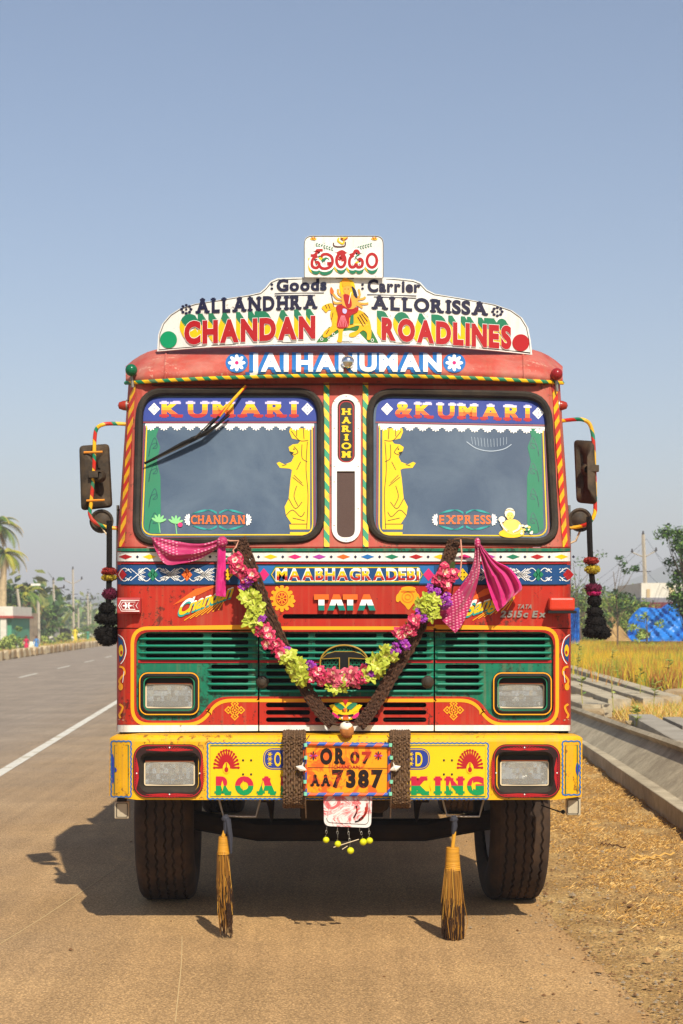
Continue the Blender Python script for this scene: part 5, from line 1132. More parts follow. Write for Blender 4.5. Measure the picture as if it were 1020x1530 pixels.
# magenta scarves
def cloth_mat(name, c1, dots):
    m = mat(name, c1, .55, spec=.3, var=.12, vscale=18, bump=.002, bscale=25); b = m.node_tree.nodes['Principled BSDF']
    b.inputs['Sheen Weight'].default_value = .25
    if dots:
        tc = nd(m, 'ShaderNodeTexCoord'); mp = nd(m, 'ShaderNodeMapping'); mp.inputs['Rotation'].default_value = (0, .5, 0); mp.inputs['Scale'].default_value = (48, 1, 75); L(m, tc.outputs['Object'], mp.inputs[0])
        sx = nd(m, 'ShaderNodeSeparateXYZ'); L(m, mp.outputs[0], sx.inputs[0]); ms = []
        row = nd(m, 'ShaderNodeMath', operation='FLOOR'); L(m, sx.outputs[2], row.inputs[0]); hf = nd(m, 'ShaderNodeMath', operation='MULTIPLY'); hf.inputs[1].default_value = .5; L(m, row.outputs[0], hf.inputs[0]); ad = nd(m, 'ShaderNodeMath', operation='ADD'); L(m, sx.outputs[0], ad.inputs[0]); L(m, hf.outputs[0], ad.inputs[1])
        for s_, th in ((ad.outputs[0], .24), (sx.outputs[2], .24)):
            f = nd(m, 'ShaderNodeMath', operation='FRACT'); L(m, s_, f.inputs[0]); s2_ = nd(m, 'ShaderNodeMath', operation='SUBTRACT'); s2_.inputs[1].default_value = .5; L(m, f.outputs[0], s2_.inputs[0]); ab = nd(m, 'ShaderNodeMath', operation='ABSOLUTE'); L(m, s2_.outputs[0], ab.inputs[0]); lt = nd(m, 'ShaderNodeMath', operation='LESS_THAN'); lt.inputs[1].default_value = th; L(m, ab.outputs[0], lt.inputs[0]); ms.append(lt)
        mu = nd(m, 'ShaderNodeMath', operation='MULTIPLY'); L(m, ms[0].outputs[0], mu.inputs[0]); L(m, ms[1].outputs[0], mu.inputs[1])
        bn = nd(m, 'ShaderNodeTexNoise'); bn.inputs['Scale'].default_value = 9; L(m, tc.outputs['Object'], bn.inputs['Vector']); g_ = nd(m, 'ShaderNodeMath', operation='GREATER_THAN'); g_.inputs[1].default_value = .48; L(m, bn.outputs['Fac'], g_.inputs[0]); m2 = nd(m, 'ShaderNodeMath', operation='MULTIPLY'); L(m, mu.outputs[0], m2.inputs[0]); L(m, g_.outputs[0], m2.inputs[1]); m3 = nd(m, 'ShaderNodeMath', operation='MULTIPLY'); m3.inputs[1].default_value = .6; L(m, m2.outputs[0], m3.inputs[0])
        mx = nd(m, 'ShaderNodeMix', data_type='RGBA'); L(m, m3.outputs[0], mx.inputs[0]); L(m, b.inputs['Base Color'].links[0].from_socket, mx.inputs[6]); mx.inputs[7].default_value = lin('#f0a8b8'); L(m, mx.outputs[2], b.inputs['Base Color'])
    return m
C1 = cloth_mat('speckled_magenta_cloth', '#a82058', True); C2 = cloth_mat('magenta_cloth', '#c41a70', False)
def drape(name, parent, A, B, m, folds, amp, Y0, nu=26, nv=22, ph=0.0):
    """cloth between two edge curves A and B (px points), gathered where they meet"""
    A = spline(A, 8); B = spline(B, 8); mb = MB(); rows = []
    for i in range(nv + 1):
        t = i / nv; a = A[min(len(A) - 1, int(t * (len(A) - 1) + .5))]; b = B[min(len(B) - 1, int(t * (len(B) - 1) + .5))]; wd = (a - b).length; row = []
        for j in range(nu + 1):
            u = j / nu; p = a.lerp(b, u); am = amp * min(1, wd / 30) + .003
            Y = Y0 - .02 * sin(pi * u) - am * sin(u * folds * 2 * pi + 1.3 * t + ph) - am * .4 * sin(u * folds * 5.1 + t * 7 + ph) + .006 * noise.noise(Vector((u * 4, t * 7, ph + len(name)))) + .003 * noise.noise(Vector((u * 14, t * 16, ph)))
            row.append(P(p.x, p.y, Y))
        rows.append(row)
    mb.grid(rows, m); return mb.build(name, parent, smooth=True)
sc = empty('scarf', P(333, 808, 8.05), 'speckled magenta scarf knotted under the left windscreen, one end drooping left', 'scarf', 'scarves tied under the windscreens')
drape('cloth', sc, [(333, 803), (310, 811), (285, 812), (250, 806), (226, 802)], [(333, 813), (318, 822), (295, 834), (262, 843), (232, 820), (224, 803)] if 0 else [(333, 814), (318, 824), (296, 836), (270, 842), (247, 843), (232, 822), (226, 804)], C1, 2.0, .010, 8.10)
drape('hanging_end', sc, [(324, 806), (324, 840), (322, 870), (322, 890)], [(337, 806), (337, 840), (337.5, 870), (337, 892)], C2, 1.0, .010, 8.09)
mb = MB(); mb.ball(P(332, 809, 8.06), .026, C1, 12, 8, sc=(1.1, .7, 1), fn=lambda d: 1 + .25 * noise.noise(d * 3)); mb.build('knot', sc, smooth=True)
mb = MB(); mb.tube([P(334, 806, 8.06), P(343, 808, 8.05), P(356, 808, 8.06), P(352, 818, 8.05), P(348, 822, 8.05), P(353, 838, 8.04)], .0045, mat('twine', '#c89078', .8), n=6); mb.build('twine', sc)
sc = empty('scarf', P(712, 810, 8.05), 'magenta scarf knotted under the right windscreen, two pointed ends hanging', 'scarf', 'scarves tied under the windscreens')
drape('cloth', sc, [(710, 808), (704, 850), (680, 885), (655, 908), (648, 915)], [(716, 810), (717, 850), (708, 890), (692, 930), (680, 946)], C1, 2.0, .013, 8.07, nv=30)
drape('hanging_end', sc, [(712, 808), (722, 850), (730, 880), (742, 912), (747, 908)], [(717, 812), (738, 836), (764, 851), (780, 878), (768, 890), (752, 908)], C2, 3.2, .017, 8.07, nu=44, nv=36, ph=1)
mb = MB(); mb.ball(P(713, 811, 8.05), .020, C1, 12, 8, sc=(.8, .7, 1.3), fn=lambda d: 1 + .25 * noise.noise(d * 3)); mb.build('knot', sc, smooth=True)
mb = MB(); mb.tube([P(678, 806, 8.06), P(692, 804, 8.05), P(706, 805, 8.05), P(713, 808, 8.05)], .006, ROPE2, n=6); mb.tube([P(688, 806, 8.05), P(690, 830, 8.04), P(687, 862, 8.03)], .004, mat('twine', '', .8), n=6); mb.build('twine', sc)
# brooms
STRAW = [mat('broom_straw_golden', '#a87424', .7), mat('broom_straw_pale', '#c8983c', .7), mat('broom_straw_dark', '#3a2414', .8), mat('broom_straw_brown', '#7a5220', .8)]
BIND = mat('broom_binding', '#bc8424', .6, var=.35, vscale=4, stretch=(1, 1, 60), bump=.003, bscale=1)
def broom(top, bind, tip, Y, nb, seed, lab, knotcol='#35363e'):
    R_ = random.Random(seed); t = empty('straw_broom', P(top[0], top[1], Y), lab, 'broom', 'brooms hanging under the bumper'); KN = mat('knot_cloth', knotcol, .8, bump=.002)
    x0, y0, w0, y1, w1 = bind; mb = MB(); mb.tube([P(top[0], top[1], Y), P(top[0] + .5, (top[1] + y0) / 2, Y), P(x0, y0, Y)], .010, mat('bamboo', '#c8922c', .5), n=8); mb.build('handle', t, smooth=True)
    mb = MB(); mb.ball(P(top[0], top[1] + 2, Y), .022, KN, 10, 8, sc=(1, 1, .8), fn=lambda d: 1 + .3 * noise.noise(d * 3)); mb.tube([P(top[0], top[1] - 4, Y), P(top[0] + 1, top[1] + 12, Y - .005), P(top[0] - 1, top[1] + 24, Y)], [.012, .016, .010], KN, n=7); mb.build('knot', t, smooth=True)
    mb = MB(); sc_ = Y / FP; prof = []
    for k in range(26): q = k / 25; prof.append(((y0 + (y1 - y0) * q), (w0 + (w1 - w0) * q) * sc_ / 2 * (1 + .05 * (k % 2)))) 
    mb.tube([P(x0 + (tip[0] - x0) * .1 * k / 25, p[0], Y) for k, p in enumerate(prof)], [p[1] for p in prof], BIND, n=12); mb.build('binding', t, smooth=True)
    mb = MB()
    for k in range(nb):
        a = R_.uniform(0, 6.28); r0 = sqrt(R_.random()); ys = y1 - 2; xe = tip[0] + tip[2] / 2 * r0 * cos(a) * R_.uniform(.8, 1.08); ye = tip[1] - R_.uniform(0, tip[3]) ** 1.0
        p0 = P(x0 + w1 / 2 * r0 * cos(a), ys, Y + w1 * sc_ / 2 * r0 * sin(a)); p3 = P(xe, ye, Y + tip[2] * sc_ / 2 * r0 * sin(a)); mid = p0.lerp(p3, .5) + Vector((R_.uniform(-1, 1) * .008 + .004 * cos(a), R_.uniform(-1, 1) * .006, 0)); q2 = mid.lerp(p3, .55) + Vector((R_.gauss(0, 1) * .007, 0, 0))
        hi = STRAW[R_.choice((0, 0, 1, 3, 3))]; lo = STRAW[R_.choice((2, 2, 2, 2, 3, 0))]; ww = .0016
        for aa, bb, mm in ((p0, mid.lerp(p3, R_.uniform(-.3, .3)) if 0 else mid, hi), (mid, q2, R_.choice((hi, lo, lo))), (q2, p3, lo)):
            mb.add([aa + Vector((-ww, 0, 0)), aa + Vector((ww, 0, 0)), bb + Vector((ww * .8, 0, 0)), bb + Vector((-ww * .8, 0, 0))], [(0, 1, 2, 3)], mm); mb.add([aa + Vector((0, -ww, 0)), aa + Vector((0, ww, 0)), bb + Vector((0, ww, 0)), bb + Vector((0, -ww, 0))], [(0, 1, 2, 3)], mm)
    mb.build('bristles', t, kind='stuff')
broom((337, 1221), (333, 1250, 13, 1276, 18), (338, 1402, 21, 75), 8.06, 230, 3, 'thin straw broom hanging under the road side of the bumper')
mb = MB(); mb.tube([P(340, 1224, 8.05), P(344, 1250, 8.04), P(345, 1275, 8.05)], [.016, .013, .006], mat('knot_cloth', '', .8), n=7)
tag(mb.build('rag_strip', smooth=True), 'dark rag strip hanging beside the thin broom', 'rag')
broom((678, 1222), (676, 1266, 19, 1300, 23), (677, 1411, 34, 30), 8.06, 620, 4, 'thick full straw broom hanging under the verge side of the bumper')
# lemons on chains
LEM = mat('lemon_skin', '#c8c818', .45, var=.12, vscale=60, bump=.001, bscale=200)
names = ['first', 'second', 'third', 'fourth', 'fifth']
for i, (x, y, xt, yt, r_) in enumerate(((487, 1255, 488, 1236, .017), (504.5, 1261, 504, 1237, .0175), (523.5, 1271, 520, 1238, .0185), (542.5, 1258, 537, 1238, .019), (552, 1256, 551, 1237, .0175))):
    t = empty('lemon_charm', P(xt, yt, 7.975), names[i] + ' yellow lemon on a chain from the left, under the white flap', 'lemon', 'lemons on chains'); Yc = 7.975
    mb = MB(); n_ = max(2, int((y - yt - 6) / 5))
    for k in range(n_):
        c = P(xt + (x - xt) * k / n_, yt + 2 + k * 5, Yc); mb.tube([c + Vector(((.0045 * cos(a)) if k % 2 else 0, (.0045 * cos(a)) if not k % 2 else .0045 * cos(a) * .6, .009 * sin(a))) for a in [2 * pi * j / 8 for j in range(8)]], .0016, STEEL, n=4, closed=True)
    mb.tube([P(xt + (x - xt) * .8, y - 8, Yc), P(x - 2, y - 4, Yc)], .0018, STEEL, n=4); mb.build('chain', t)
    mb = MB(); mb.ball(P(x, y, Yc), r_, LEM, 12, 9, sc=(1, 1, .95)); mb.build('lemon_fruit', t, smooth=True)
mb = MB(); mb.tube([P(498, 1266, 7.97), P(536, 1254, 7.97)], .0022, CREAM, n=5); mb.tube([P(511, 1269, 7.98), P(519, 1264, 7.98)], .002, CREAM, n=5); tag(mb.build('thin_stick'), 'thin pale stick threaded between the hanging lemons', 'stick')
# side tassels with pompoms
def pompom(mb, c, r, m, sz=.8, seed=0, n_=420):
    R_ = random.Random(seed); mb.ball(c, r * .86, m, 14, 9, sc=(1, 1, sz), fn=lambda d: 1 + .10 * noise.noise(d * 5 + Vector((seed, 0, 0))))
    for k in range(n_):
        d = Vector((R_.gauss(0, 1), R_.gauss(0, 1), R_.gauss(0, 1))).normalized(); s_ = d.orthogonal().normalized() * .0028; a = Vector(c) + Vector((d.x, d.y, d.z * sz)) * r * .78; b = Vector(c) + Vector((d.x, d.y, d.z * sz)) * r * R_.uniform(.97, 1.12); mb.add([a - s_, a + s_, b + s_ * .6, b - s_ * .6], [(0, 1, 2, 3)], m)
def yarn(n_, c): return mat(n_, c, .95, var=.4, vscale=80, bump=.004, bscale=150)
YB, YRr, YO, YM, YP = yarn('black_yarn', '#15110f'), yarn('brick_yarn', '#8a2a22'), yarn('mustard_yarn', '#a8922a'), yarn('maroon_yarn', '#5a1630'), yarn('pink_yarn', '#b02060')
def tassel(strap, poms, Y, lab):
    t = empty('yarn_tassel', P(strap[0][0], strap[0][1], Y), lab, 'tassel', 'yarn tassels under the mirrors'); mb = MB(); mb.tube(spline([P(x, y, Y) for x, y in strap], 4), .016, YB, n=6, flat=1.2); mb.build('strap', t, smooth=True)
    for i, (x, y, r, m, sz) in enumerate(poms): mb = MB(); pompom(mb, P(x, y, Y), r, m, sz, i + int(strap[0][0])); mb.build('pompom', t, smooth=False)
tassel([(163, 778), (163, 840), (162, 900), (160, 950)], [(163, 854, .042, YRr, .6), (163, 863, .042, YO, .5), (164, 887, .042, YM, .8), (160, 909, .046, YB, .8), (155, 924, .05, YB, .7), (168, 925, .048, YB, .75), (154, 947, .05, YB, .85), (168, 948, .055, YB, .85), (160, 955, .055, YB, .7)], 8.30, 'dark yarn tassel with red, yellow and maroon pompoms, road side of the cab')
tassel([(880, 772), (881, 810), (883, 850), (886, 880), (889, 940)], [(883, 838, .040, YRr, .6), (885, 851, .042, YO, .65), (886, 879, .044, YM, .7), (887, 886, .038, YP, .5), (888, 898, .038, YB, .9), (888, 915, .046, YB, .8), (890, 930, .056, YB, .85), (884, 944, .052, YB, .7), (899, 945, .052, YB, .75), (891, 940, .06, YB, .7)], 8.36, 'dark yarn tassel with brown, mustard and pink pompoms, verge side of the cab')
# golden seated figure painted at the corner of the verge side windscreen
FG = mat('golden_sticker', '#e8c050', .5, var=.2, vscale=40); FG2 = mat('pale_sticker', '#e4dcc0', .5, var=.15, vscale=60); FG3 = mat('shaded_sticker', '#b8883c', .5)
mb = MB(); e = lambda *a, **k: ell(*a, **k)
flat(mb, e(764, 797, 19, 6.5), dglass, .007, YELD); flat(mb, spline([(752, 792), (752, 782), (757, 777), (764, 776), (772, 777), (778, 783), (780, 794), (766, 799)], 3, True), dglass, .008, FG); flat(mb, e(749.5, 776, 5, 4.4), dglass, .0085, FG2)
flat(mb, e(761.5, 767, 7.6, 8.2), dglass, .009, FG2); flat(mb, e(762, 771, 5.6, 6), dglass, .010, FG)
for q in ([(748, 780), (752, 787), (758, 793)], [(777, 784), (774, 791), (766, 795)]): ribbon(mb, spline(q, 4), 3.2, dglass, .0105, FG2); ribbon(mb, spline([(x + 1.8, y + .6) for x, y in q], 4), .7, dglass, .011, FG3)
for x in (759.6, 764.4): flat(mb, e(x, 770, .8, n=6), dglass, .0112, FG3)
ribbon(mb, [(760.5, 774), (763.5, 774)], .7, dglass, .0112, RDEC); ribbon(mb, [(755, 763), (760, 761), (768, 763)], .8, dglass, .0112, FG3)
for k in range(22): x = 780 + random.uniform(-3, 14); y = 794 + random.uniform(-9, 4); flat(mb, e(x, y, 2.4, 1.8, n=7), dglass, .0085 + .0001 * k, (FG2, GRDEC, FG)[k % 3])
mb.build('figure_sticker', windows[1], label='golden seated figure with flowers stuck at the lower corner of the windscreen')

# ================================================================ the ground
def ground_mat(name, c1, c2, c3=None, sc=1.2, fine=260, fineamt=.22, bump=.004, bsc=180, rough=.92, patch=None):
    m = bpy.data.materials.new(name); m.use_nodes = True; b = m.node_tree.nodes['Principled BSDF']; b.inputs['Roughness'].default_value = rough; b.inputs['Specular IOR Level'].default_value = .25
    tc = nd(m, 'ShaderNodeTexCoord'); n = nd(m, 'ShaderNodeTexNoise'); n.inputs['Scale'].default_value = sc; n.inputs['Detail'].default_value = 9; n.inputs['Roughness'].default_value = .62; L(m, tc.outputs['Object'], n.inputs['Vector'])
    cr = nd(m, 'ShaderNodeValToRGB'); e = cr.color_ramp.elements; e[0].position = .36; e[0].color = lin(c1); e[1].position = .64; e[1].color = lin(c2)
    if c3: x = cr.color_ramp.elements.new(.5); x.color = lin(c3)
    L(m, n.outputs['Fac'], cr.inputs[0]); cur = cr.outputs[0]
    v = nd(m, 'ShaderNodeTexNoise'); v.inputs['Scale'].default_value = fine; v.inputs['Detail'].default_value = 3; L(m, tc.outputs['Object'], v.inputs['Vector'])
    mr = nd(m, 'ShaderNodeMapRange'); mr.inputs[1].default_value = .3; mr.inputs[2].default_value = .7; mr.inputs[3].default_value = 1 - fineamt; mr.inputs[4].default_value = 1 + fineamt; L(m, v.outputs['Fac'], mr.inputs[0])
    vo = nd(m, 'ShaderNodeTexVoronoi'); vo.inputs['Scale'].default_value = fine * .45; L(m, tc.outputs['Object'], vo.inputs['Vector']); m4 = nd(m, 'ShaderNodeMapRange'); m4.inputs[1].default_value = 0; m4.inputs[2].default_value = .6; m4.inputs[3].default_value = 1 + fineamt * .7; m4.inputs[4].default_value = 1 - fineamt * .7; L(m, vo.outputs['Distance'], m4.inputs[0])
    mm = nd(m, 'ShaderNodeMath', operation='MULTIPLY'); L(m, mr.outputs[0], mm.inputs[0]); L(m, m4.outputs[0], mm.inputs[1])
    sc_ = nd(m, 'ShaderNodeVectorMath', operation='SCALE'); L(m, cur, sc_.inputs[0]); L(m, mm.outputs[0], sc_.inputs['Scale']); cur = sc_.outputs[0]
    if patch: cur = patch(m, tc, cur)
    L(m, cur, b.inputs['Base Color'])
    bn = nd(m, 'ShaderNodeTexNoise'); bn.inputs['Scale'].default_value = bsc; bn.inputs['Detail'].default_value = 4; L(m, tc.outputs['Object'], bn.inputs['Vector']); bp = nd(m, 'ShaderNodeBump'); bp.inputs['Distance'].default_value = bump; L(m, bn.outputs['Fac'], bp.inputs['Height']); L(m, bp.outputs[0], b.inputs['Normal'])
    return m
def rowgrid(x0, x1, y0, y1, nx, ny, zf, m, pw=1.0):
    mb = MB(); rows = []
    for j in range(ny + 1):
        y = y0 + (y1 - y0) * (j / ny) ** pw; a = x0(y) if callable(x0) else x0; b = x1(y) if callable(x1) else x1
        rows.append([(a + (b - a) * i / nx, y, zf(a + (b - a) * i / nx, y)) for i in range(nx + 1)])
    mb.grid(rows, m); return mb
SL = -0.0643
def fbm(x, y, s=1.0): return noise.fractal(Vector((x * s, y * s, 0)), 1.0, 2.0, 4)
# plain
GP = ground_mat('dry_plain', '#8a7444', '#6e6838', '#94804e', sc=.05, fine=8, fineamt=.3, bump=.02, bsc=5)
mb = rowgrid(-2600, 2600, -700, 2600, 60, 60, lambda x, y: -.03 - (0.0 if y < 500 else 0), GP); mb.build('ground', kind='structure')
# dusty asphalt of road and its shoulder
def road_patch(m, tc, cur):
    sp = nd(m, 'ShaderNodeSeparateXYZ'); L(m, tc.outputs['Object'], sp.inputs[0])
    a = nd(m, 'ShaderNodeMath', operation='MULTIPLY_ADD'); a.inputs[1].default_value = .0643; L(m, sp.outputs[1], a.inputs[0]); L(m, sp.outputs[0], a.inputs[2])   # x across the road
    n = nd(m, 'ShaderNodeTexNoise'); n.inputs['Scale'].default_value = .9; n.inputs['Detail'].default_value = 7; n.inputs['Roughness'].default_value = .65; L(m, tc.outputs['Object'], n.inputs['Vector'])
    ad = nd(m, 'ShaderNodeMath', operation='MULTIPLY_ADD'); ad.inputs[1].default_value = 2.4; L(m, n.outputs['Fac'], ad.inputs[0]); L(m, a.outputs[0], ad.inputs[2])
    mr = nd(m, 'ShaderNodeMapRange', interpolation_type='SMOOTHSTEP'); mr.inputs[1].default_value = 1.2; mr.inputs[2].default_value = -3.0; L(m, ad.outputs[0], mr.inputs[0])
    mx = nd(m, 'ShaderNodeMix', data_type='RGBA', blend_type='MULTIPLY'); mx.inputs[7].default_value = (.82, .96, 1.36, 1); L(m, cur, mx.inputs[6]); L(m, mr.outputs[0], mx.inputs[0]); cur = mx.outputs[2]
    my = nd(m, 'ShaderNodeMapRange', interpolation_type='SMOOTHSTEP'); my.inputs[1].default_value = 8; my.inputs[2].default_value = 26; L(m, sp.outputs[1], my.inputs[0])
    xg = nd(m, 'ShaderNodeMix', data_type='RGBA', blend_type='MULTIPLY'); xg.inputs[7].default_value = (.80, .90, 1.12, 1); L(m, cur, xg.inputs[6]); L(m, my.outputs[0], xg.inputs[0]); cur = xg.outputs[2]  # greyer with distance: grazing-view sheen of the far road put into the colour
    # sand drifted on the shoulder edge
    m2 = nd(m, 'ShaderNodeMapRange', interpolation_type='SMOOTHSTEP'); m2.inputs[1].default_value = 2.55; m2.inputs[2].default_value = 3.5; L(m, ad.outputs[0], m2.inputs[0])
    x2 = nd(m, 'ShaderNodeMix', data_type='RGBA'); x2.inputs[7].default_value = lin('#a87f4c'); L(m, cur, x2.inputs[6]); L(m, m2.outputs[0], x2.inputs[0]); cur = x2.outputs[2]
    # long pale scratches and tyre lines
    mp = nd(m, 'ShaderNodeMapping'); mp.inputs['Scale'].default_value = (9, .25, 1); mp.inputs['Rotation'].default_value = (0, 0, -.0643); L(m, tc.outputs['Object'], mp.inputs[0])
    n3 = nd(m, 'ShaderNodeTexNoise'); n3.inputs['Scale'].default_value = 1; n3.inputs['Detail'].default_value = 5; L(m, mp.outputs[0], n3.inputs['Vector']); m3 = nd(m, 'ShaderNodeMapRange'); m3.inputs[1].default_value = .3; m3.inputs[2].default_value = .7; m3.inputs[3].default_value = .90; m3.inputs[4].default_value = 1.10; L(m, n3.outputs['Fac'], m3.inputs[0])
    s3 = nd(m, 'ShaderNodeVectorMath', operation='SCALE'); L(m, cur, s3.inputs[0]); L(m, m3.outputs[0], s3.inputs['Scale']); cur = s3.outputs[0]
    # broad darker patches, scattered at random
    n4 = nd(m, 'ShaderNodeTexNoise'); n4.inputs['Scale'].default_value = .33; n4.inputs['Detail'].default_value = 6; n4.inputs['Roughness'].default_value = .7; L(m, tc.outputs['Object'], n4.inputs['Vector']); m5 = nd(m, 'ShaderNodeMapRange'); m5.inputs[1].default_value = .55; m5.inputs[2].default_value = .72; m5.inputs[3].default_value = 1; m5.inputs[4].default_value = .82; L(m, n4.outputs['Fac'], m5.inputs[0])
    s5 = nd(m, 'ShaderNodeVectorMath', operation='SCALE'); L(m, cur, s5.inputs[0]); L(m, m5.outputs[0], s5.inputs['Scale']); return s5.outputs[0]
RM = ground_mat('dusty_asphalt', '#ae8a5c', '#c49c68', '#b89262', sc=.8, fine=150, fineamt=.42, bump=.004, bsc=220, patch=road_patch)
def redge(y): return 1.17 + .05 * noise.noise(Vector((y * 1.1, 0, 3))) + .02 * noise.noise(Vector((y * 6, 0, 5))) - .0643 * max(0, y - 12) + (.16 * max(0, (8.6 - y)) ** 1.0 * .35 if y < 8.6 else 0)
ys = [(-6, 14, 240, 1.0), (14, 700, 120, 2.2)]
mb = MB()
rows = []
for a, b, n_, pw in ys:
    for j in range(n_ + (1 if b == 700 else 0)):
        y = a + (b - a) * (j / n_) ** pw; x0 = -11.2 + SL * y; x1 = redge(y); rows.append([(x0, y, .004), (x0 + 4, y, .004), (-3 + SL * y, y, .004), (x1 - .25, y, .004), (x1, y, .002), (x1 + .03, y, -.03)])
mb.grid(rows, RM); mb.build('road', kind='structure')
MK = ground_mat('worn_road_marking', '#c8c2b4', '#b0a48c', '#d4cec0', sc=3, fine=120, fineamt=.12, bump=.002)
mb = MB(); rows = [[(-2.73 + SL * y, y, .008), (-2.60 + SL * y, y, .008)] for y in [-5 + 12 * k for k in range(50)]]; mb.grid(rows, MK); mb.build('edge_line', kind='structure')
mb = MB()
for k in range(28): y = 38.5 + k * 10.2 - 10.2 * 4; mb.add([(-7.04 + SL * y, y, .008), (-6.92 + SL * y, y, .008), (-6.92 + SL * (y + 4.2), y + 4.2, .008), (-7.04 + SL * (y + 4.2), y + 4.2, .008)], [(0, 1, 2, 3)], MK)
mb.build('lane_marking', kind='structure')
SCR = mat('pale_scratch', '#bfa272', .9); mb = MB(); GYf = lambda py: FP * EYE / (py - CY); gp = lambda x, y: ((x - CX) * GYf(y) / FP, GYf(y), .0065)
for q, wd_ in (([(0, 1412), (60, 1375), (120, 1335), (170, 1300)], .005), ([(262, 1530), (266, 1490), (271, 1440), (272, 1400)], .003)):
    p_ = spline([gp(*a) for a in q], 8); mb.grid([[p + Vector((-wd_, 0, 0)), p + Vector((wd_ * (.4 + .6 * abs(noise.noise(p * 9))), 0, 0))] for p in p_], SCR)
mb.build('road_scratch', kind='structure')
# verge of gravelly earth on the right
VM = ground_mat('gravelly_earth', '#a07c48', '#c8a468', '#b48e56', sc=2.2, fine=70, fineamt=.35, bump=.02, bsc=60)
def zv(x, y):
    d = x - redge(y); return .000 + min(1, max(0, d / .5)) * (.012 + .030 * fbm(x, y, 1.6) + .016 * fbm(x, y, 9) + .010 * fbm(x, y, 30)) + .05 * max(0, min(1, (d - 1.2) / 2))
mb = rowgrid(lambda y: redge(y) - .05, lambda y: 6.5 + 0 * y, 4.5, 30, 230, 420, lambda x, y: zv(x, y) - .004, VM, 1.8); mb.build('dirt_verge', kind='structure', smooth=True)
def zf(x, y): return .36 * min(1, max(0, (y - 18) / 4)) * min(1, max(0, (x - 3.3) / .9)) + .10 * min(1, max(0, (y - 26) / 30)) + .05 * fbm(x, y, .2)
FM = ground_mat('dry_field_soil', '#8a6a30', '#7a6a2c', '#9a7a38', sc=.6, fine=30, fineamt=.3, bump=.03, bsc=20)
mb = rowgrid(lambda y: 2.6 + 0 * y, lambda y: 60, 24, 120, 60, 90, lambda x, y: zf(x, y) - .02, FM); mb.build('field', kind='structure', smooth=True)
# stones and straw on the verge
def scatter(name, n, fn, mats, lab, seed, cat):
    R_ = random.Random(seed); mb = MB()
    for k in range(n): fn(mb, R_, mats)
    return tag(mb.build(name), lab, cat, None, 'stuff')
def pebble(mb, R_, mats):
    y = 5.6 + 20 * R_.random() ** 2; e = redge(y); x = e - .05 + abs(R_.gauss(0, 1)) * 1.2 * (1 if R_.random() < .9 else .3)
    if R_.random() < .06: x = e - R_.random() ** 2 * (.6 if R_.random() < .6 else 3.2)
    s_ = .003 + .010 * R_.random() ** 3 + (.014 if R_.random() < .01 else 0); z = max(zv(x, y), .004) if x > e else .004; c = Vector((x, y, z + s_ * .3)); m = R_.choice(mats)
    vs = [c + Vector((R_.uniform(.6, 1.3) * s_ * a, R_.uniform(.6, 1.3) * s_ * b, R_.uniform(.5, .9) * s_ * d)) for a, b, d in ((1, 0, 0), (0, 1, 0), (-1, 0, 0), (0, -1, 0), (0, 0, 1))]; mb.add(vs, [(0, 1, 4), (1, 2, 4), (2, 3, 4), (3, 0, 4)], m)
PB_ = [mat('pebble_tan', '#a07c50', .9), mat('pebble_brown', '#6e4e30', .9), mat('pebble_grey', '#8a7860', .9)]
scatter('gravel', 16000, pebble, PB_, 'loose gravel and small stones over the dirt verge', 4, 'gravel')
def straw(mb, R_, mats):
    y = 7.6 + 14 * R_.random() ** 1.3; x = 1.5 + 2.6 * R_.random() ** .8 + .5 * (fbm(y * 2, 1))
    dn = fbm(x * 2 + 9, y * 1.2, 1)
    if dn * 1.8 + (y - 9.5) * .10 < R_.uniform(-.4, .6) or x < redge(y) + .12: return
    a = R_.uniform(0, 6.3); l_ = R_.uniform(.012, .06); z = zv(x, y); c = Vector((x, y, z)); d = Vector((cos(a), sin(a), R_.uniform(.05, .9))).normalized() * l_; s_ = Vector((-sin(a), cos(a), 0)) * R_.uniform(.0006, .0016); mb.add([c - s_, c + s_, c + d * .6 + s_ * .8 + Vector((0, 0, .006)), c + d], [(0, 1, 2, 3)], R_.choice(mats))
SW = [mat('straw_pale', '#d4b070', .8), mat('straw_gold', '#c89c50', .8), mat('straw_brown', '#a07840', .8), mat('straw_rust', '#b88a48', .8)]
scatter('dry_grass', 90000, straw, SW, 'short dry straw-coloured grass on the dirt verge', 5, 'grass')
for k, (px_, py_, Y) in enumerate(((905, 1263, 0), (985, 1278, 0), (870, 1262, 0))):
    pass
TWG = mat('dry_twig', '#5a3c24', .9)
for i, (q, lb) in enumerate(((((897, 1262), (905, 1263), (915, 1264), (935, 1268)), 'thin dark twig lying on the straw below the slab'), (((942, 1286), (965, 1284), (985, 1279), (1007, 1277)), 'pale forked stalk lying on the dirt near the right edge'), (((948, 1281), (968, 1283), (990, 1286)), 'short crossing stalk beside the forked one'))):
    mb = MB(); pts = [P(x, y, (EYE - .05) * FP / (y - CY)) for x, y in q]; mb.tube([p + Vector((0, 0, .015 * (k % 2))) for k, p in enumerate(spline(pts, 3))], .005 if i == 0 else .007, TWG if i == 0 else SW[1], n=5); tag(mb.build('dry_stalk', smooth=True), lb, 'twig')
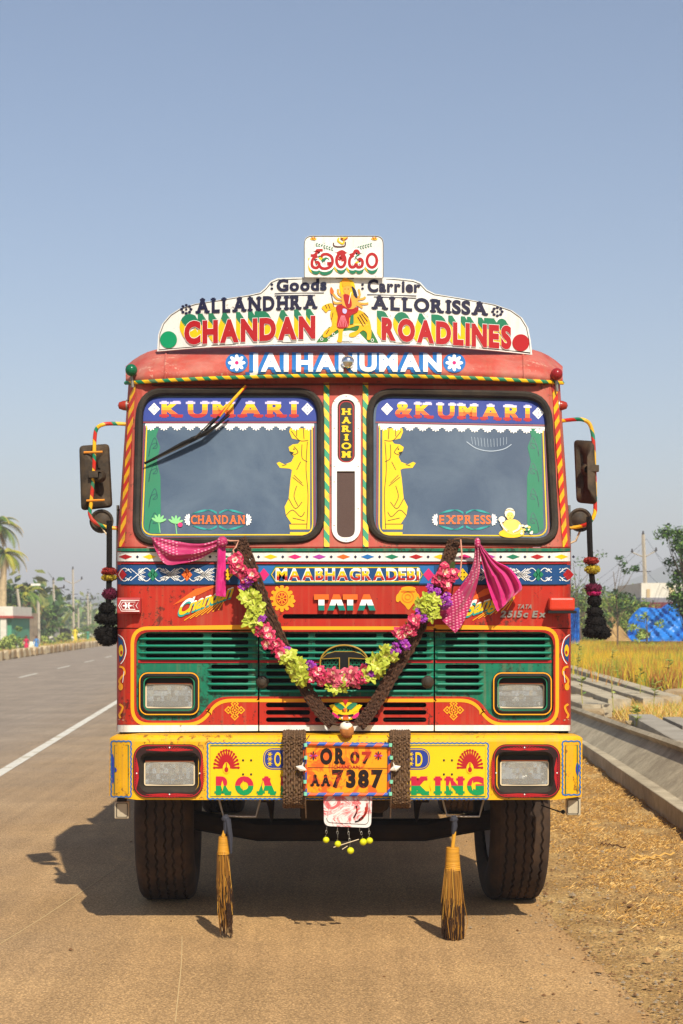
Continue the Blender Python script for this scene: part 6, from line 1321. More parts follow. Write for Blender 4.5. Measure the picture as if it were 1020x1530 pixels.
# tall golden grass of the field
FG_ = [mat('field_grass_gold', '#c09a24', .8), mat('field_grass_yellow', '#b0a02a', .8), mat('field_grass_ochre', '#a87430', .8), mat('field_grass_green', '#7a8a2a', .8), mat('field_grass_rust', '#8e5a28', .8)]
def fgrass(mb, R_, mats):
    y = 26 + 38 * R_.random() ** .9; x = 4.5 + (y * .225 - 2.5) * R_.random(); x = min(x, y * .235)
    if x < 5.35 + .2 * fbm(y, 1, .5) and y < 38 and R_.random() < .97: return
    z = zf(x, y); h_ = R_.uniform(.3, .72) * (1 + .25 * fbm(x, y, .25)); a = R_.uniform(0, 6.3); lean = R_.uniform(.02, .22); c = Vector((x, y, z - .02)); tp_ = c + Vector((cos(a) * lean, sin(a) * lean, h_)); w_ = R_.uniform(.006, .014); q = fbm(x, y, .18) + R_.uniform(-.25, .25) + (x / y - .18) * 3
    m = mats[0] if q < -.05 else mats[1] if q < .1 else mats[2] if q < .32 else mats[4]
    if R_.random() < .10 + .35 * (fbm(x + 50, y, .35) > .12): m = mats[3]
    mid = c.lerp(tp_, .55) + Vector((cos(a), sin(a), 0)) * -lean * .2; s_ = Vector((w_, 0, 0)); mb.add([c - s_, c + s_, mid + s_ * .7, mid - s_ * .7, tp_], [(0, 1, 2, 3), (3, 2, 4)], m)
scatter('field_grass', 70000, fgrass, FG_, 'tall golden dry grass filling the field behind the concrete posts', 6, 'grass')

# ================================================================ concrete posts and beams by the verge
CON = mat('weathered_concrete', '#b8aa8e', .85, dirt=.65, dcol='#6a5c48', dscale=1.6, var=.22, vscale=9, bump=.006, bscale=30)
CON2 = mat('grey_concrete', '#a39a8a', .85, dirt=.5, dcol='#564a3c', dscale=3, var=.15, vscale=6, bump=.006, bscale=30)
def beam(a, b, w_, h_, m, lab, roll=0.0, sec=None, grp='precast concrete posts lying by the verge'):
    a = Vector(a); b = Vector(b); d = (b - a); n_ = 10; t = d.normalized(); s_ = t.cross(Vector((0, 0, 1))).normalized(); u = s_.cross(t); c_, k_ = cos(roll), sin(roll); s2_ = s_ * c_ + u * k_; u2 = u * c_ - s_ * k_
    sec = sec or [(-.5, -.5), (-.5, .46), (-.46, .5), (.46, .5), (.5, .46), (.5, -.5)]
    mb = MB(); rows = []
    for i in range(n_ + 1):
        rows.append([a + d * (i / n_) + s2_ * (x * w_ + .004 * noise.noise(Vector((i * 1.7, x * 9, a.x)))) + u2 * (y * h_ + .006 * noise.noise(Vector((i * 1.3, x * 5, a.y)))) for x, y in sec])
    mb.grid(rows, m, True); mb.add(rows[0], [tuple(range(len(sec)))[::-1]], m); mb.add(rows[-1], [tuple(range(len(sec)))], m)
    return tag(mb.build('concrete_post', recalc=True), lab, 'concrete post', grp)
beam((3.02, 19.4, .12), (2.70, 11.5, .10), .13, .16, CON, 'lowest concrete post nearest the truck, lying on the straw along the verge edge')
SLB = [(-.5, -.5), (-.5, 1.3), (-.40, 1.3), (-.39, .5), (.5, .5), (.5, -.5)]
beam((3.20, 22.5, .23), (3.03, 11.5, .30), .50, .09, CON, 'wide concrete slab with a long sloping face, second from the road', roll=-.72, sec=SLB)
PX = lambda a, b, *k, **q: beam(P(*a), P(*b), *k, **q)
PX((903, 1081, 21.0), (1030, 1142, 15.0), .20, .13, CON2, 'grey square concrete post lying just behind the sloping slab')
PX((957, 1076, 20.0), (1032, 1118, 15.5), .30, .15, CON2, 'grey concrete post with a broad pale top, pointing to the right edge')
PX((1003, 1078, 19.5), (1034, 1092, 18.0), .22, .12, CON2, 'short grey concrete post end at the right edge of the picture')
PX((846, 999, 36.0), (1006, 1049, 23.0), .24, .17, CON, 'farthest long pale concrete post below the golden grass')
PX((846, 1012, 33.0), (976, 1052, 22.6), .30, .17, CON, 'long pale concrete post in the middle of the back stack')
PX((846, 1024, 30.0), (926, 1053, 22.8), .34, .18, CON, 'long pale concrete post at the front of the back stack')
PX((846, 1046, 25.0), (892, 1062, 21.8), .42, .18, CON, 'stubby pale concrete post lying in front of the back stack')
RB = mat('rubble_stone', '#9a8768', .9, dirt=.4, bump=.01, bscale=20); R_ = random.Random(12)
def rock(c, r, m, lab, sc_=(1, 1, .7), cat='stone', name='broken_concrete_block', grp='broken blocks between the posts'):
    mb = MB(); ph = Vector((c[0] * 3, c[1], 0)); bm = bmesh.new(); bmesh.ops.create_icosphere(bm, subdivisions=2, radius=1)
    for v in bm.verts: q = v.co.copy(); v.co = Vector((max(-.75, min(.75, q.x)) * sc_[0], max(-.75, min(.75, q.y)) * sc_[1], max(-.7, min(.7, q.z)) * sc_[2])) * r * (1 + .25 * noise.noise(q * 1.5 + ph))
    mb.add([Vector(c) + v.co for v in bm.verts], [tuple(v.index for v in f.verts) for f in bm.faces], m); bm.free(); return tag(mb.build(name), lab, cat, grp)
for i, (px_, py_, Y, r, s3, lb) in enumerate(((862, 1052, 24.5, .26, (1.6, 1, .6), 'flat pale broken block closest to the truck side'), (912, 1056, 23.5, .20, (1.9, 1, .5), 'long flat block between the front and back posts'), (884, 1066, 21.5, .16, (1.4, 1, .6), 'small tan block against the sloping slab beam'), (985, 1050, 23, .20, (1.2, 1, .7), 'tan rounded block near the right edge below the grass'), (1010, 1040, 25, .22, (1.2, 1, .8), 'pale broken block at the right edge below the grass'), (900, 1042, 26, .18, (1.8, 1, .5), 'broken slab piece propped at the end of the back posts'), (942, 1080, 19.5, .07, (1.2, 1, .6), 'pale lump of cement lying on the beam'))):
    rock(P(px_, py_, Y), r, RB, lb, s3)
# ================================================================ plants
def leafcloud(mb, c, rad, n, sz, mats, R_, up=.3):
    for k in range(n):
        d = Vector((R_.gauss(0, 1), R_.gauss(0, 1), R_.gauss(0, 1))).normalized(); q = R_.random() ** .45; p = Vector(c) + Vector((d.x * rad[0], d.y * rad[1], d.z * rad[2])) * q
        nn = (d + Vector((R_.gauss(0, .6), R_.gauss(0, .6), R_.gauss(0, .6) + up))).normalized(); a = nn.orthogonal().normalized(); a.rotate(Matrix.Rotation(R_.uniform(0, 6.3), 3, nn)); b = nn.cross(a); s_ = sz * R_.uniform(.6, 1.4); mb.add([p - a * s_, p - b * s_ * .45 + nn * s_ * .1, p + a * s_, p + b * s_ * .45 + nn * s_ * .1], [(0, 1, 2, 3)], R_.choice(mats))
LG = [mat('leaf_mid_green', '#5c7a2e', .6), mat('leaf_dark_green', '#3e5a24', .6), mat('leaf_yellow_green', '#8c9a3c', .6), mat('leaf_olive', '#6c7034', .7)]
LD = [mat('leaf_deep_green', '#2c4a20', .6), LG[1]]
LY = [LG[2], mat('leaf_pale_green', '#a8b45c', .6), LG[0]]
BARK = mat('bark', '#6a5844', .9, var=.3, vscale=10, bump=.01, bscale=20); BARKP = mat('pale_palm_bark', '#b09a76', .9, var=.3, vscale=5, bump=.02, bscale=8)
def tree(base, h_, rad, nclump, nleaf, sz, mats, lab, seed, name='leafy_tree', cat='tree', grp=None, cz=.62, trunk=.05, spread=1.0):
    R_ = random.Random(seed); base = Vector(base); t = empty(name, base, lab, cat, grp); top = base + Vector((R_.uniform(-.1, .1) * h_, 0, h_ * .85)); mb = MB()
    mid = base.lerp(top, .5) + Vector((R_.uniform(-.05, .05) * h_, R_.uniform(-.05, .05) * h_, 0)); sp = spline([base, mid, top], 5); mb.tube(sp, [trunk * h_ * .5 * (1 - .75 * i / (len(sp) - 1)) for i in range(len(sp))], BARK, n=6); lf = MB()
    for k in range(nclump):
        a = R_.uniform(0, 6.3); z = R_.uniform(cz - .38, 1.0); wd = rad * (1 - abs(z - cz) * 1.1) * spread; c = base + Vector((cos(a) * wd * R_.uniform(.2, 1), sin(a) * wd * R_.uniform(.2, 1), z * h_)); s0 = sp[min(len(sp) - 1, max(1, int(z * .75 * len(sp))))]
        mb.tube([s0, s0.lerp(c, .6) + Vector((0, 0, -.03 * h_)), c], [trunk * h_ * .16, trunk * h_ * .09, trunk * h_ * .03], BARK, n=4); rr_ = rad * R_.uniform(.22, .42); leafcloud(lf, c, (rr_, rr_, rr_ * .7), nleaf, sz, mats, R_)
    mb.build('trunk', t); lf.build('crown', t); return t
def palm(base, h_, lf_, lab, seed, nf=16, lean=.04, skirt=0, wd=.12):
    R_ = random.Random(seed); base = Vector(base); t = empty('palm_tree', base, lab, 'palm tree', 'palm trees across the road'); top = base + Vector((lean * h_, 0, h_)); mb = MB(); sp = spline([base, base.lerp(top, .5) + Vector((-lean * h_ * .3, 0, 0)), top], 8)
    mb.tube(sp, [wd * (1.25 - .5 * i / (len(sp) - 1)) * (1 + .08 * (i % 2)) for i in range(len(sp))], BARKP, n=8); mb.build('trunk', t); cr = MB(); PG = [mat('palm_green', '#5e7a2c', .5), mat('palm_yellow_green', '#98982e', .5), mat('palm_dark', '#3c5422', .5)]; PD = [mat('dry_frond', '#a8843c', .8), mat('dry_frond_pale', '#c4a45c', .8)]
    for k in range(nf + skirt):
        dry = k >= nf; a = 2 * pi * k / nf * 1.0 + R_.uniform(-.3, .3); el0 = R_.uniform(.1, 1.25) if not dry else R_.uniform(-1.2, -.5); l_ = lf_ * R_.uniform(.75, 1.1) * (.7 if dry else 1); d = Vector((cos(a), sin(a), 0)); s_ = Vector((-sin(a), cos(a), 0)); prev = top; n_ = 12; th = el0; m = R_.choice(PD if dry else PG); pts = [top]
        for i in range(n_): th -= (.16 if not dry else .05); th = max(th, -1.45); prev = prev + (d * cos(th) + Vector((0, 0, sin(th)))) * l_ / n_; pts.append(prev)
        cr.tube(pts, .012 * h_ / 5, PD[1], n=3, caps=False)
        for i in range(1, n_ + 1):
            for q in (-1, 1):
                for e in (0, .5):
                    p = pts[i - 1].lerp(pts[i], e); ll = l_ * .24 * sin(pi * min(1, (i / n_) * .85 + .12)); tp_ = p + s_ * q * ll * .8 + (pts[i] - pts[i - 1]).normalized() * ll * .5 + Vector((0, 0, -ll * .35)); w_ = (pts[i] - pts[i - 1]).normalized() * l_ * .022; cr.add([p - w_, p + w_, tp_], [(0, 1, 2)], m)
    cr.build('crown', t); return t
def at(px_, Y, z=0): return Vector(((px_ - CX) * Y / FP, Y, z))
# left side, beyond the road
palm(at(3, 92), 5.9, 1.8, 'tall palm with dry hanging fronds at the left edge of the picture', 3, nf=22, lean=.02, skirt=12, wd=.22)
palm(at(-12, 98), 7.9, 2.4, 'tall dark palm half cut by the left edge of the picture', 8, nf=22, lean=.02, skirt=4, wd=.2)
palm(at(36, 108), 3.9, 2.1, 'lower green palm right of the tall palm', 4, nf=20, lean=.03, skirt=6, wd=.22)
palm(at(55, 118), 2.9, 1.0, 'small short-fronded palm beside the round green tree', 5, nf=12, skirt=2, wd=.13)
tree(at(68, 122), 3.3, 1.3, 30, 60, .14, LG[:2] + [LG[0]], 'round bright green tree beside the first pole across the road', 11, cz=.62)
tree(at(4, 104), 4.4, 2.0, 26, 60, .16, LD, 'dark green tree behind the shop', 12)
tree(at(22, 112), 3.0, 1.6, 22, 60, .14, [LG[3], LG[2]], 'olive bush between the palms', 13, name='bush', cat='bush', cz=.5)
for i, (x, Y, h_, r, s_, lb) in enumerate(((5, 82, 1.1, .8, LY, 'pale flowering shrub left of the kerb beside the green wall'), (16, 84, 1.0, .7, LY, 'yellow-green shrub left of the woman in pink'), (26, 86, 1.5, .7, LG, 'green shrub between the shop wall and the leaning pole'), (96, 128, .9, 1.0, [LG[2], LG[3]], 'low olive shrub right of the first crossarm pole'), (112, 150, 1.3, 1.4, LY, 'low yellow bush under the tallest pole'), (140, 170, 1.6, 2.0, [LG[3], LG[0]], 'low bush behind the farthest people'), (160, 190, 2.2, 2.4, [LG[3], LG[0]], 'grey green bush near the bend by the truck'), (66, 112, .8, .8, LY, 'low weeds at the foot of the round tree'))):
    tree(at(x, Y), h_, r, 14, 40, .09 * Y / 90, s_, lb, 30 + i, name='bush', cat='bush', cz=.5, grp='shrubs along the far kerb')
# kerb stones
KW, KT = mat('kerb_pale', '#c8b48e', .9, dirt=.4), mat('kerb_tan', '#9a7c50', .9, dirt=.4)
kt = empty('kerb', (-16, 75, 0), 'row of leaning pale kerb stones along the far side of the road', 'kerb'); protos = []
for m in (KW, KT): k_ = MB(); k_.box((0, 0, 0), (.42, .62, .42), m, rx=.25); protos.append(k_)
ob = [None, None]; yy = 62.0; i = 0
while yy < 215:
    j = i % 2; loc = (-11.5 + SL * yy + R_.uniform(-.05, .05), yy, .17)
    if ob[j] is None: ob[j] = protos[j].build('kerb_stone', kt, loc=loc)
    else: o = ob[j].copy(); SC.collection.objects.link(o); o.location = loc; o.rotation_euler = (R_.uniform(-.12, .12), R_.uniform(-.1, .1), R_.uniform(-.15, .15))
    yy += 1.05; i += 1
mb = rowgrid(lambda y: -60 + SL * y, lambda y: -11.3 + SL * y, 50, 260, 20, 60, lambda x, y: .06 + .1 * fbm(x, y, .3) * min(1, max(0, -11.5 + SL * y - x)), ground_mat('dusty_bank_earth', '#9a8254', '#8a7a4a', '#b09462', sc=.4, fine=12, fineamt=.3, bump=.02, bsc=8)); mb.build('earth_bank', kind='structure', smooth=True)
def bankgrass(mb, R2, mats):
    y = 64 + 130 * R2.random() ** 1.3; x = -11.9 + SL * y - R2.random() ** 1.5 * 7; h_ = R2.uniform(.15, .55); a = R2.uniform(0, 6.3); c = Vector((x, y, .03)); s_ = Vector((.02 + y * .0001, 0, 0)); mb.add([c - s_, c + s_, c + Vector((cos(a) * .12, sin(a) * .12, h_))], [(0, 1, 2)], R2.choice(mats))
scatter('bank_grass', 9000, bankgrass, [FG_[0], FG_[3], LG[2], FG_[2], SW[0]], 'dry and green grass on the bank beyond the far kerb', 9, 'grass')
# utility poles
PC = mat('pole_concrete', '#b8ad98', .85, dirt=.25, bump=.004); INS = mat('insulator', '#2c2420', .4)
def pole(px_, Y, ztop, kind, lab, grp, lean=0.0, w_=.13):
    b_ = at(px_, Y); t = empty('utility_pole', b_, lab, 'utility pole', grp); tp_ = b_ + Vector((lean, 0, ztop)); mb = MB(); mb.tube([b_, tp_], [w_, w_ * .62], PC, n=4); mb.build('shaft', t)
    xs = b_.lerp(tp_, 1)
    def ins(p): m_ = MB(); m_.lathe([(0, .03), (.0, .08), (.08, .09), (.12, .05), (.2, .07), (.26, .02), (.28, 0)], p, (0, 0, 1), INS, 8); m_.build('insulator', t)
    if kind == 'cross': 
        q = b_.lerp(tp_, .86); m_ = MB(); m_.tube([q + Vector((-.95, 0, 0)), q + Vector((.95, 0, .12))], .05, IRON, n=4); m_.build('crossarm', t); ins(tp_); ins(q + Vector((-.9, 0, -.02))); ins(q + Vector((.9, 0, .12))); ins(tp_ + Vector((0, 0, -.3)))
    if kind == 'vee':
        q = b_.lerp(tp_, .80); m_ = MB(); m_.tube([q, q + Vector((-.85, 0, .35))], .04, PC, n=4); m_.tube([q, q + Vector((.85, 0, .45))], .04, PC, n=4); m_.tube([q + Vector((-.5, 0, -1)), q + Vector((.5, 0, -1))], .03, IRON, n=4); m_.build('crossarm', t); ins(tp_); ins(q + Vector((-.85, 0, .35))); ins(q + Vector((.85, 0, .45)))
    if kind == 'lamp': m_ = MB(); m_.tube([tp_, tp_ + Vector((.5, 0, .25)), tp_ + Vector((1.0, 0, .3))], .035, IRON, n=4); m_.box(tp_ + Vector((1.2, 0, .28)), (.6, .2, .14), WHITE); m_.build('street_light', t)
    return t
GL = 'poles across the road'
pole(82, 135, 5.6, 'cross', 'concrete pole with a crossarm and dark insulators, left of the tallest pole', GL, lean=-.15)
pole(110, 150, 7.1, 'vee', 'tallest concrete pole across the road with two short V arms', GL, lean=-.1)
pole(132, 190, 5.6, 'cross', 'slimmer concrete pole with a crossarm, right of the tallest pole', GL, lean=-.1)
pole(37, 100, 4.0, 'lamp', 'leaning pale pole with a street light, left of the round tree', GL, lean=-.5)
pole(57, 112, 3.7, 'none', 'short plain pole beside the small palm', GL, w_=.16)
pole(117, 175, 3.6, 'none', 'short thin pole just right of the tallest pole', GL); pole(135, 230, 5.2, 'vee', 'faint far pole behind the slimmer crossarm pole', GL); pole(86, 160, 2.6, 'none', 'low pale post behind the first crossarm pole', GL)
# shop, hoarding, stones and people across the road
WALLW, WALLG = mat('whitewash', '#d8d4c4', .8, dirt=.3), mat('green_distemper', '#4c9a78', .8, dirt=.35)
t = empty('roadside_shop', at(-6, 87), 'small shop with white parapet, red band and green wall at the left edge', 'shop')
def pb(nm, c, d, m, par, **k): mb = MB(); mb.box(c, d, m); return mb.build(nm, par, **k)
def pxb(nm, x0, y0, x1, y1, Y, dpt, m, par): a = P(x0, y0, Y); b = P(x1, y1, Y); return pb(nm, ((a.x + b.x) / 2, Y + dpt / 2, (a.z + b.z) / 2), (abs(b.x - a.x), dpt, abs(a.z - b.z)), m, par)
pxb('wall', -60, 922, 17, 982, 87, 5, WALLG, t); pxb('parapet', -62, 906, 19, 920, 86.8, 5.3, WALLW, t); pxb('red_band', -63, 920, 20, 923.5, 86.6, 5.6, mat('red_band', '#a04030', .8), t); pxb('pillar', 0, 923, 9, 980, 86.7, .25, WALLW, t); pxb('doorway', -30, 935, -4, 980, 86.9, .2, DARK, t)
t = empty('hoarding', at(38, 98), 'brown patchy boarded wall behind the leaning pole', 'boarding')
for k in range(6): pxb('board', 20 + k * 6, 918 - k * .4, 25.7 + k * 6, 977, 98 + .03 * (k % 2), .12, mat('weathered_board', '#6e6050', .9, dirt=.5, dcol='#a09078', dscale=2, var=.3, vscale=3), t)
t = empty('hut', at(68, 128), 'low pale hut with a dark doorway behind the round tree', 'hut'); pxb('wall', 60, 936, 79, 966, 128, 3, WALLW, t); pxb('roof', 58, 933, 81, 937, 127.7, 4, mat('thatch', '#8a7048', .9), t); pxb('doorway', 66, 945, 71, 966, 127.9, .2, DARK, t)
t = empty('tarpaulin_stall', at(95, 132), 'dark tarpaulin stall on poles right of the first crossarm pole', 'stall'); mb = MB(); mb.grid([[P(89, 940, 132), P(97, 938, 132), P(104, 941, 132)], [P(89, 946, 134), P(98, 944, 134), P(106, 958, 134)]], mat('dark_tarpaulin', '#3c4450', .7)); mb.build('sheet', t)
for x in (90, 97, 104): mb = MB(); mb.tube([P(x, 941, 133), P(x, 963, 133)], .05, BARK, n=5); mb.build('post', t)
for i, (x, Y, r, lb) in enumerate(((28, 90, .5, 'large white stone just left of the woman in pink'), (47, 92, .42, 'white stone between the two women'), (106, 140, .4, 'small white stone near the person in yellow'), (122, 160, .6, 'white boulder beside the person in yellow'), (141, 175, .8, 'tall white stone farthest along the kerb'), (22, 88, .35, 'pale stone beside the yellow-green shrub'))):
    rock(at(x, Y, .35), r, WALLW, lb, (1, 1, 1.2), 'stone', 'white_stone', 'white stones beyond the far kerb')
SKIN = mat('brown_skin', '#7a4c34', .6); HAIR = mat('black_hair', '#16100e', .6)
def person(px_, Y, z0, joints, edges, cols, lab, s_=1.0):
    """small figure grown with a skin modifier; joints (x, y, z, r) in metres"""
    b_ = at(px_, Y, z0); me = bpy.data.meshes.new('person'); me.from_pydata([(j[0] * s_, j[1] * s_, j[2] * s_) for j in joints], edges, []); o = bpy.data.objects.new('person', me); SC.collection.objects.link(o); o.location = b_
    md = o.modifiers.new('skin', 'SKIN'); 
    for k, j in enumerate(joints): me.skin_vertices[0].data[k].radius = (j[3] * s_, j[3] * s_)
    me.skin_vertices[0].data[0].use_root = True; sb = o.modifiers.new('sub', 'SUBSURF'); sb.levels = sb.render_levels = 1; me.materials.append(cols[1])
    tag(o, lab, 'person', 'people across the road')
    hz = joints[-1]; mb = MB(); c = Vector((hz[0] * s_, hz[1] * s_, hz[2] * s_)); mb.ball(c + b_, .115 * s_, SKIN, 10, 8, sc=(.85, 1, 1.1)); mb.ball(c + b_ + Vector((0, .02, .025)) * s_, .12 * s_, HAIR, 10, 8, sc=(.9, 1, 1)); 
    h = mb.build('hair_and_head', None, smooth=True); attach(h, o); h.name = 'head'
    mb = MB(); hips = joints[0]; zb = min(j[2] for j in joints); zz = [(hips[2] + .12, .13), (hips[2], .18), ((hips[2] + zb) / 2, .22), (zb + .06, .27)]; mb.lathe([((z - hips[2]) * s_, r * s_) for z, r in zz], b_ + Vector((hips[0] * s_, hips[1] * s_, hips[2] * s_)), (0, 0, 1), cols[0], 12); k = mb.build('skirt', None, smooth=True); attach(k, o)
    return o
STJ = [(0, 0, .95, .13), (0, 0, 1.2, .12), (0, 0, 1.38, .13), (0, 0, 1.5, .05), (-.18, 0, 1.38, .05), (-.25, -.05, 1.12, .04), (-.2, -.2, .92, .03), (.18, 0, 1.38, .05), (.26, -.02, 1.12, .04), (.24, -.1, .88, .03), (-.09, 0, .5, .07), (-.1, .02, .06, .045), (.09, -.05, .5, .07), (.1, -.02, .06, .045), (0, -.02, 1.62, .06)]
STE = [(0, 1), (1, 2), (2, 3), (2, 4), (4, 5), (5, 6), (2, 7), (7, 8), (8, 9), (0, 10), (10, 11), (0, 12), (12, 13), (3, 14)]
CPk, CBl, CYe, CGr = mat('pink_sari', '#c01848', .7), mat('blue_cloth', '#4a7ab0', .7), mat('yellow_cloth', '#d8c020', .7), mat('green_cloth', '#3c8a6c', .7)
person(39, 84.5, 0.02, STJ, STE, (CPk, CPk), 'woman in a bright pink sari standing at the far kerb', .62)
person(54, 88, 0.02, STJ, STE, (CBl, CBl), 'person in blue standing right of the woman in pink', .6)
person(112, 140, .05, STJ, STE, (CYe, CYe), 'person in yellow standing under the tallest pole', .85)
person(131, 150, .05, STJ, STE, (CGr, WHITE if 0 else CGr), 'person in green at the foot of the slimmer pole', .7)
# right side, beyond the field
pole(968, 110, 8.1, 'vee', 'concrete pole with two short arms in front of the white building', 'pole on the right side', lean=-.35, w_=.19)
t = empty('white_building', at(1010, 92), 'long low white building with a grey base and small openings behind the blue tarpaulin', 'building')
pxb('wall', 958, 871, 1120, 893, 92, 8, WALLW, t); pxb('plinth', 957, 893, 1120, 900, 91.8, 8.4, mat('grey_plinth', '#7c7a80', .8), t); pxb('window', 966, 880, 971, 893, 91.93, .1, mat('beige_shutter', '#b8a078', .7), t); pxb('window', 1000, 878, 1007, 890, 91.93, .1, mat('yellow_shutter', '#d8c890', .7), t); pxb('lower_wall', 946, 900, 1120, 925, 91.6, 8.8, mat('maroon_wall', '#6a2a2c', .8), t)
# blue tarpaulin over a heap
TARP = mat('blue_tarpaulin', '#2474c4', .35, var=.2, vscale=1.2, bump=.03, bscale=2.5)
def tarp(x0, x1, ytop, ybot, Y, lab, fold=1.0, seed=0):
    mb = MB(); rows = []
    for j in range(25):
        v = j / 24; row = []
        for i in range(61):
            u = i / 60; px_ = x0 + (x1 - x0) * u; edge = min(1, u * 9, (1 - u) * 30) ** .4; yt = ytop + (1 - edge) * (ybot - ytop) * .7 + 2.5 * noise.noise(Vector((u * 5 + seed, 0, 0))); py_ = yt + (ybot - yt) * max(0, (v - .25) / .75)
            Yd = Y + (1.6 * (1 - v / .25) if v < .25 else -.7 * (v - .25)) + fold * .28 * noise.noise(Vector((u * 14 + v * 5 + seed, v * 1.6, seed))) + fold * .12 * noise.noise(Vector((u * 34 - v * 12, v * 3, seed)))
            row.append(P(px_, py_, Yd))
        rows.append(row)
    mb.grid(rows, TARP); return tag(mb.build('tarpaulin', smooth=True), lab, 'tarpaulin', 'blue tarpaulins')
tarp(936, 1120, 908, 958, 58, 'large wrinkled blue tarpaulin over a heap at the right edge of the field', 1.6, 2)
tarp(985, 1090, 902, 925, 61, 'smaller blue tarpaulin fold rising behind the large one', 1.0, 7)
tarp(846, 866, 908, 962, 56, 'bit of blue tarpaulin showing just beside the truck', .8, 5)
mb = MB(); rows = [[P(905 + 38 * i / 12, 958 - (1 - abs(i / 12 - .25) * 1.3) * 38 * max(0, 1 - j / 6) * (1 + .2 * noise.noise(Vector((i, j, 0)))), 57 - j * .4) for i in range(13)] for j in range(7)][::-1]; mb.grid(rows, VM); mb.build('earth_mound', smooth=True, kind='structure')
GR = 'bushes and trees behind the field'
for i, (x, Y, h_, r, nc, ms, lb, kw) in enumerate(((912, 66, 2.6, 1.3, 40, [LG[2], LG[0], LG[3]], 'thick yellow-green bush left of the blue tarpaulin', dict(name='bush', cat='bush', cz=.5)), (935, 70, 2.5, 1.2, 36, [LG[0], LG[2]], 'bushy green shrub just behind the tarpaulin edge', dict(name='bush', cat='bush', cz=.5)), (868, 68, 2.9, 1.2, 34, LG, 'dark green bush beside the cab', dict(name='bush', cat='bush', cz=.5)), (890, 76, 2.6, 1.5, 34, LG, 'green shrub between the cab and the hanging tassel', dict(name='bush', cat='bush', cz=.5)), (966, 56, 1.8, .7, 9, LY, 'light green vine growing over the tarpaulin', dict(name='bush', cat='bush', cz=.6)), (952, 66, 2.2, 1.1, 30, LG, 'bush in front of the pole foot', dict(name='bush', cat='bush', cz=.5)))):
    tree(at(x, Y, .4), h_, r, nc, 46, .075, ms, lb, 60 + i, grp=GR, **kw)
tree(at(922, 50, .4), 3.5, .62, 16, 34, .06, LD, 'slender sparse tree with separate dark leaf tufts left of the pole', 71, grp=GR, cz=.72, trunk=.02, spread=1.1)
tree(at(870, 66, .4), 4.6, 1.3, 12, 26, .07, LG[:2], 'open light tree just right of the cab', 72, grp=GR, cz=.75, trunk=.02)
tree(at(1028, 42, .4), 3.9, .85, 70, 80, .055, LD + [LG[0]], 'leafy tree cut by the right edge of the picture', 73, grp=GR, cz=.80, trunk=.03)
tree(at(944, 90, .4), 3.2, .7, 8, 16, .07, LD, 'thin twiggy sapling beside the pole', 75, grp=GR, cz=.75, trunk=.015)
# weeds among the posts
def weed(px_, py0, py1, Y, nl, lab, seed, ms):
    R2 = random.Random(seed); b_ = P(px_, py0, Y); tp_ = P(px_ + R2.uniform(-3, 5), py1, Y); t = empty('tall_weed', b_, lab, 'weed', 'tall weeds growing among the posts'); mb = MB(); sp = spline([b_, b_.lerp(tp_, .5) + Vector((R2.uniform(-.03, .03), 0, 0)), tp_], 6); mb.tube(sp, .006, mat('weed_stem', '#a8a050', .7), n=4); mb.build('stem', t); mb = MB()
    for k in range(nl):
        q = R2.random() ** .4; p = b_.lerp(tp_, q); a = R2.uniform(0, 6.3); d = Vector((cos(a), sin(a) * .8, R2.uniform(-.2, .5))).normalized() * R2.uniform(.06, .13); s_ = d.cross(Vector((0, 0, 1))).normalized() * d.length * .25; mb.add([p, p + d * .5 + s_, p + d, p + d * .5 - s_], [(0, 1, 2, 3)], R2.choice(ms))
    mb.build('leaves', t)
for i, (x, y0, y1, Y, nl, lb) in enumerate(((917, 1068, 968, 21.5, 34, 'tall thin weed with a leafy top, third from the cab'), (872, 1064, 1010, 22, 14, 'short thin weed nearest the cab'), (956, 1058, 1000, 24, 16, 'slim weed in front of the back posts'), (975, 1070, 1020, 20, 26, 'bushy pale weed between the right posts'), (1000, 1004, 985, 26, 22, 'pale leafed weed against the golden grass at the right'), (862, 1010, 960, 27, 30, 'leafy weed in the grass just beside the cab'), (950, 1085, 1055, 19, 40, 'pale green clump at the foot of the grey post'))):
    weed(x, y0, y1, Y, nl, lb, 90 + i, LY)
def rubgrass(mb, R2, mats):
    y = 19 + 10 * R2.random(); x = 3.9 + (y * .235 - 3.9) * R2.random(); h_ = R2.uniform(.04, .16); a = R2.uniform(0, 6.3); c = Vector((x, y, .06 + .36 * min(1, max(0, (y - 17) / 4)) * min(1, max(0, (x - 3.3) / .9)))); s_ = Vector((.005, 0, 0)); mb.add([c - s_, c + s_, c + Vector((cos(a) * .1, sin(a) * .08, h_))], [(0, 1, 2)], R2.choice(mats))
scatter('weedy_grass', 7000, rubgrass, [SW[0], SW[1], LG[2], FG_[0], SW[2]], 'weedy grass and litter between the concrete posts', 14, 'grass')
mb = rowgrid(lambda y: 3.0, lambda y: 9, 12, 38, 40, 60, lambda x, y: .02 + .38 * min(1, max(0, (y - 17) / 4)) * min(1, max(0, (x - 3.3) / .9)) + .06 * fbm(x, y, 1.5), VM); mb.build('rubble_ground', kind='structure', smooth=True)
# power lines on the right
WIRE = mat('wire', '#2a2a2c', .6); t = empty('power_line', at(968, 110, 7), 'thin power wires running from the right hand pole', 'wires')
for a, b in (((966, 805), (800, 905)), ((956, 822), (800, 920)), ((977, 822), (800, 925)), ((966, 805), (1100, 850)), ((977, 822), (1100, 868)), ((956, 840), (1100, 880))):
    mb = MB(); p0 = P(a[0], a[1], 110); p1 = P(b[0], b[1], 190 if b[0] < 900 else 60); mb.tube([p0.lerp(p1, k / 10) - Vector((0, 0, 1.2 * (1 - (k / 5 - 1) ** 2))) for k in range(11)], .012, WIRE, n=3); mb.build('wire', t)
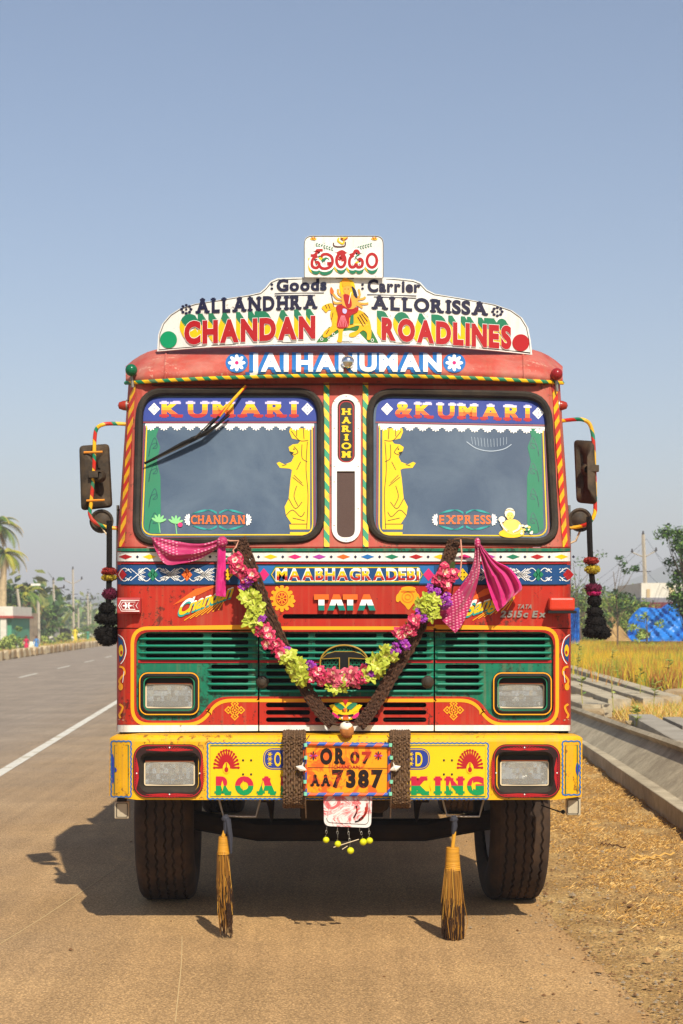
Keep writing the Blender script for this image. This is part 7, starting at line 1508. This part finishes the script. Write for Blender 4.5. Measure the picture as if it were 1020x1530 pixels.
# hills and far woodland
def hill(name, x0, x1, yb, prof, m, dpt=300):
    mb = MB(); rows = []
    for j in range(7):
        row = []
        for i in range(81):
            px_ = x0 + (x1 - x0) * i / 80; Yh = yb + dpt * (j / 6 - 1) ; h_ = max(0, (prof(px_) + 1.2 * noise.noise(Vector((px_ * .09, yb, 0)))) * yb / FP) * sin(pi / 2 * j / 6); row.append(((px_ - CX) * yb / FP * (.9 + .1 * j / 6), Yh, h_ - .5))
        rows.append(row)
    rows.append([(x, y + dpt, -1) for x, y, z in rows[-1]]); mb.grid(rows, m); return mb.build(name, kind='structure', smooth=True)
HM = mat('wooded_hill', '#4c5a34', .95, var=.4, vscale=.02, bump=2, bscale=.05)
def pr1(p): return 30 + 20 * math.exp(-((p - 190) / 160) ** 2)
def pr2(p): return 40 + 75 * math.exp(-((p - 1080) / 150) ** 2)
hill('hill', -300, 620, 1300, pr1, HM); hill('hill', 640, 1500, 1500, pr2, HM)
def wood(x0, x1, Y0, Y1, n, hh, seed, lab, ms):
    R2 = random.Random(seed); mb = MB()
    for k in range(n):
        Y = R2.uniform(Y0, Y1); px_ = R2.uniform(x0, x1); h_ = R2.uniform(*hh); leafcloud(mb, at(px_, Y, h_ * .55), (h_ * .55, h_ * .5, h_ * .5), 42, h_ * .085, ms, R2)
    return tag(mb.build('distant_trees'), lab, 'trees', None, 'stuff')
wood(-40, 330, 230, 420, 260, (3, 7.5), 41, 'hazy far woodland across the road', LG); wood(820, 1100, 150, 300, 160, (3, 6.5), 42, 'hazy far woodland behind the field', LG)
wood(-60, 62, 120, 200, 90, (3, 6.5), 43, 'scrubby trees behind the palms', [LG[1], LG[1], LG[3]])
# ================================================================ haze
hm = bpy.data.materials.new('haze_air'); hm.use_nodes = True; hm.node_tree.nodes.clear(); ho = nd(hm, 'ShaderNodeOutputMaterial'); pv = nd(hm, 'ShaderNodeVolumePrincipled'); pv.inputs['Color'].default_value = (.91, .91, .94, 1); pv.inputs['Density'].default_value = .0013; pv.inputs['Anisotropy'].default_value = 0.0; L(hm, pv.outputs[0], ho.inputs['Volume'])
mb = MB(); mb.box((0, 960, 45), (5300, 3420, 93), hm); tag(mb.build('haze'), kind='stuff')
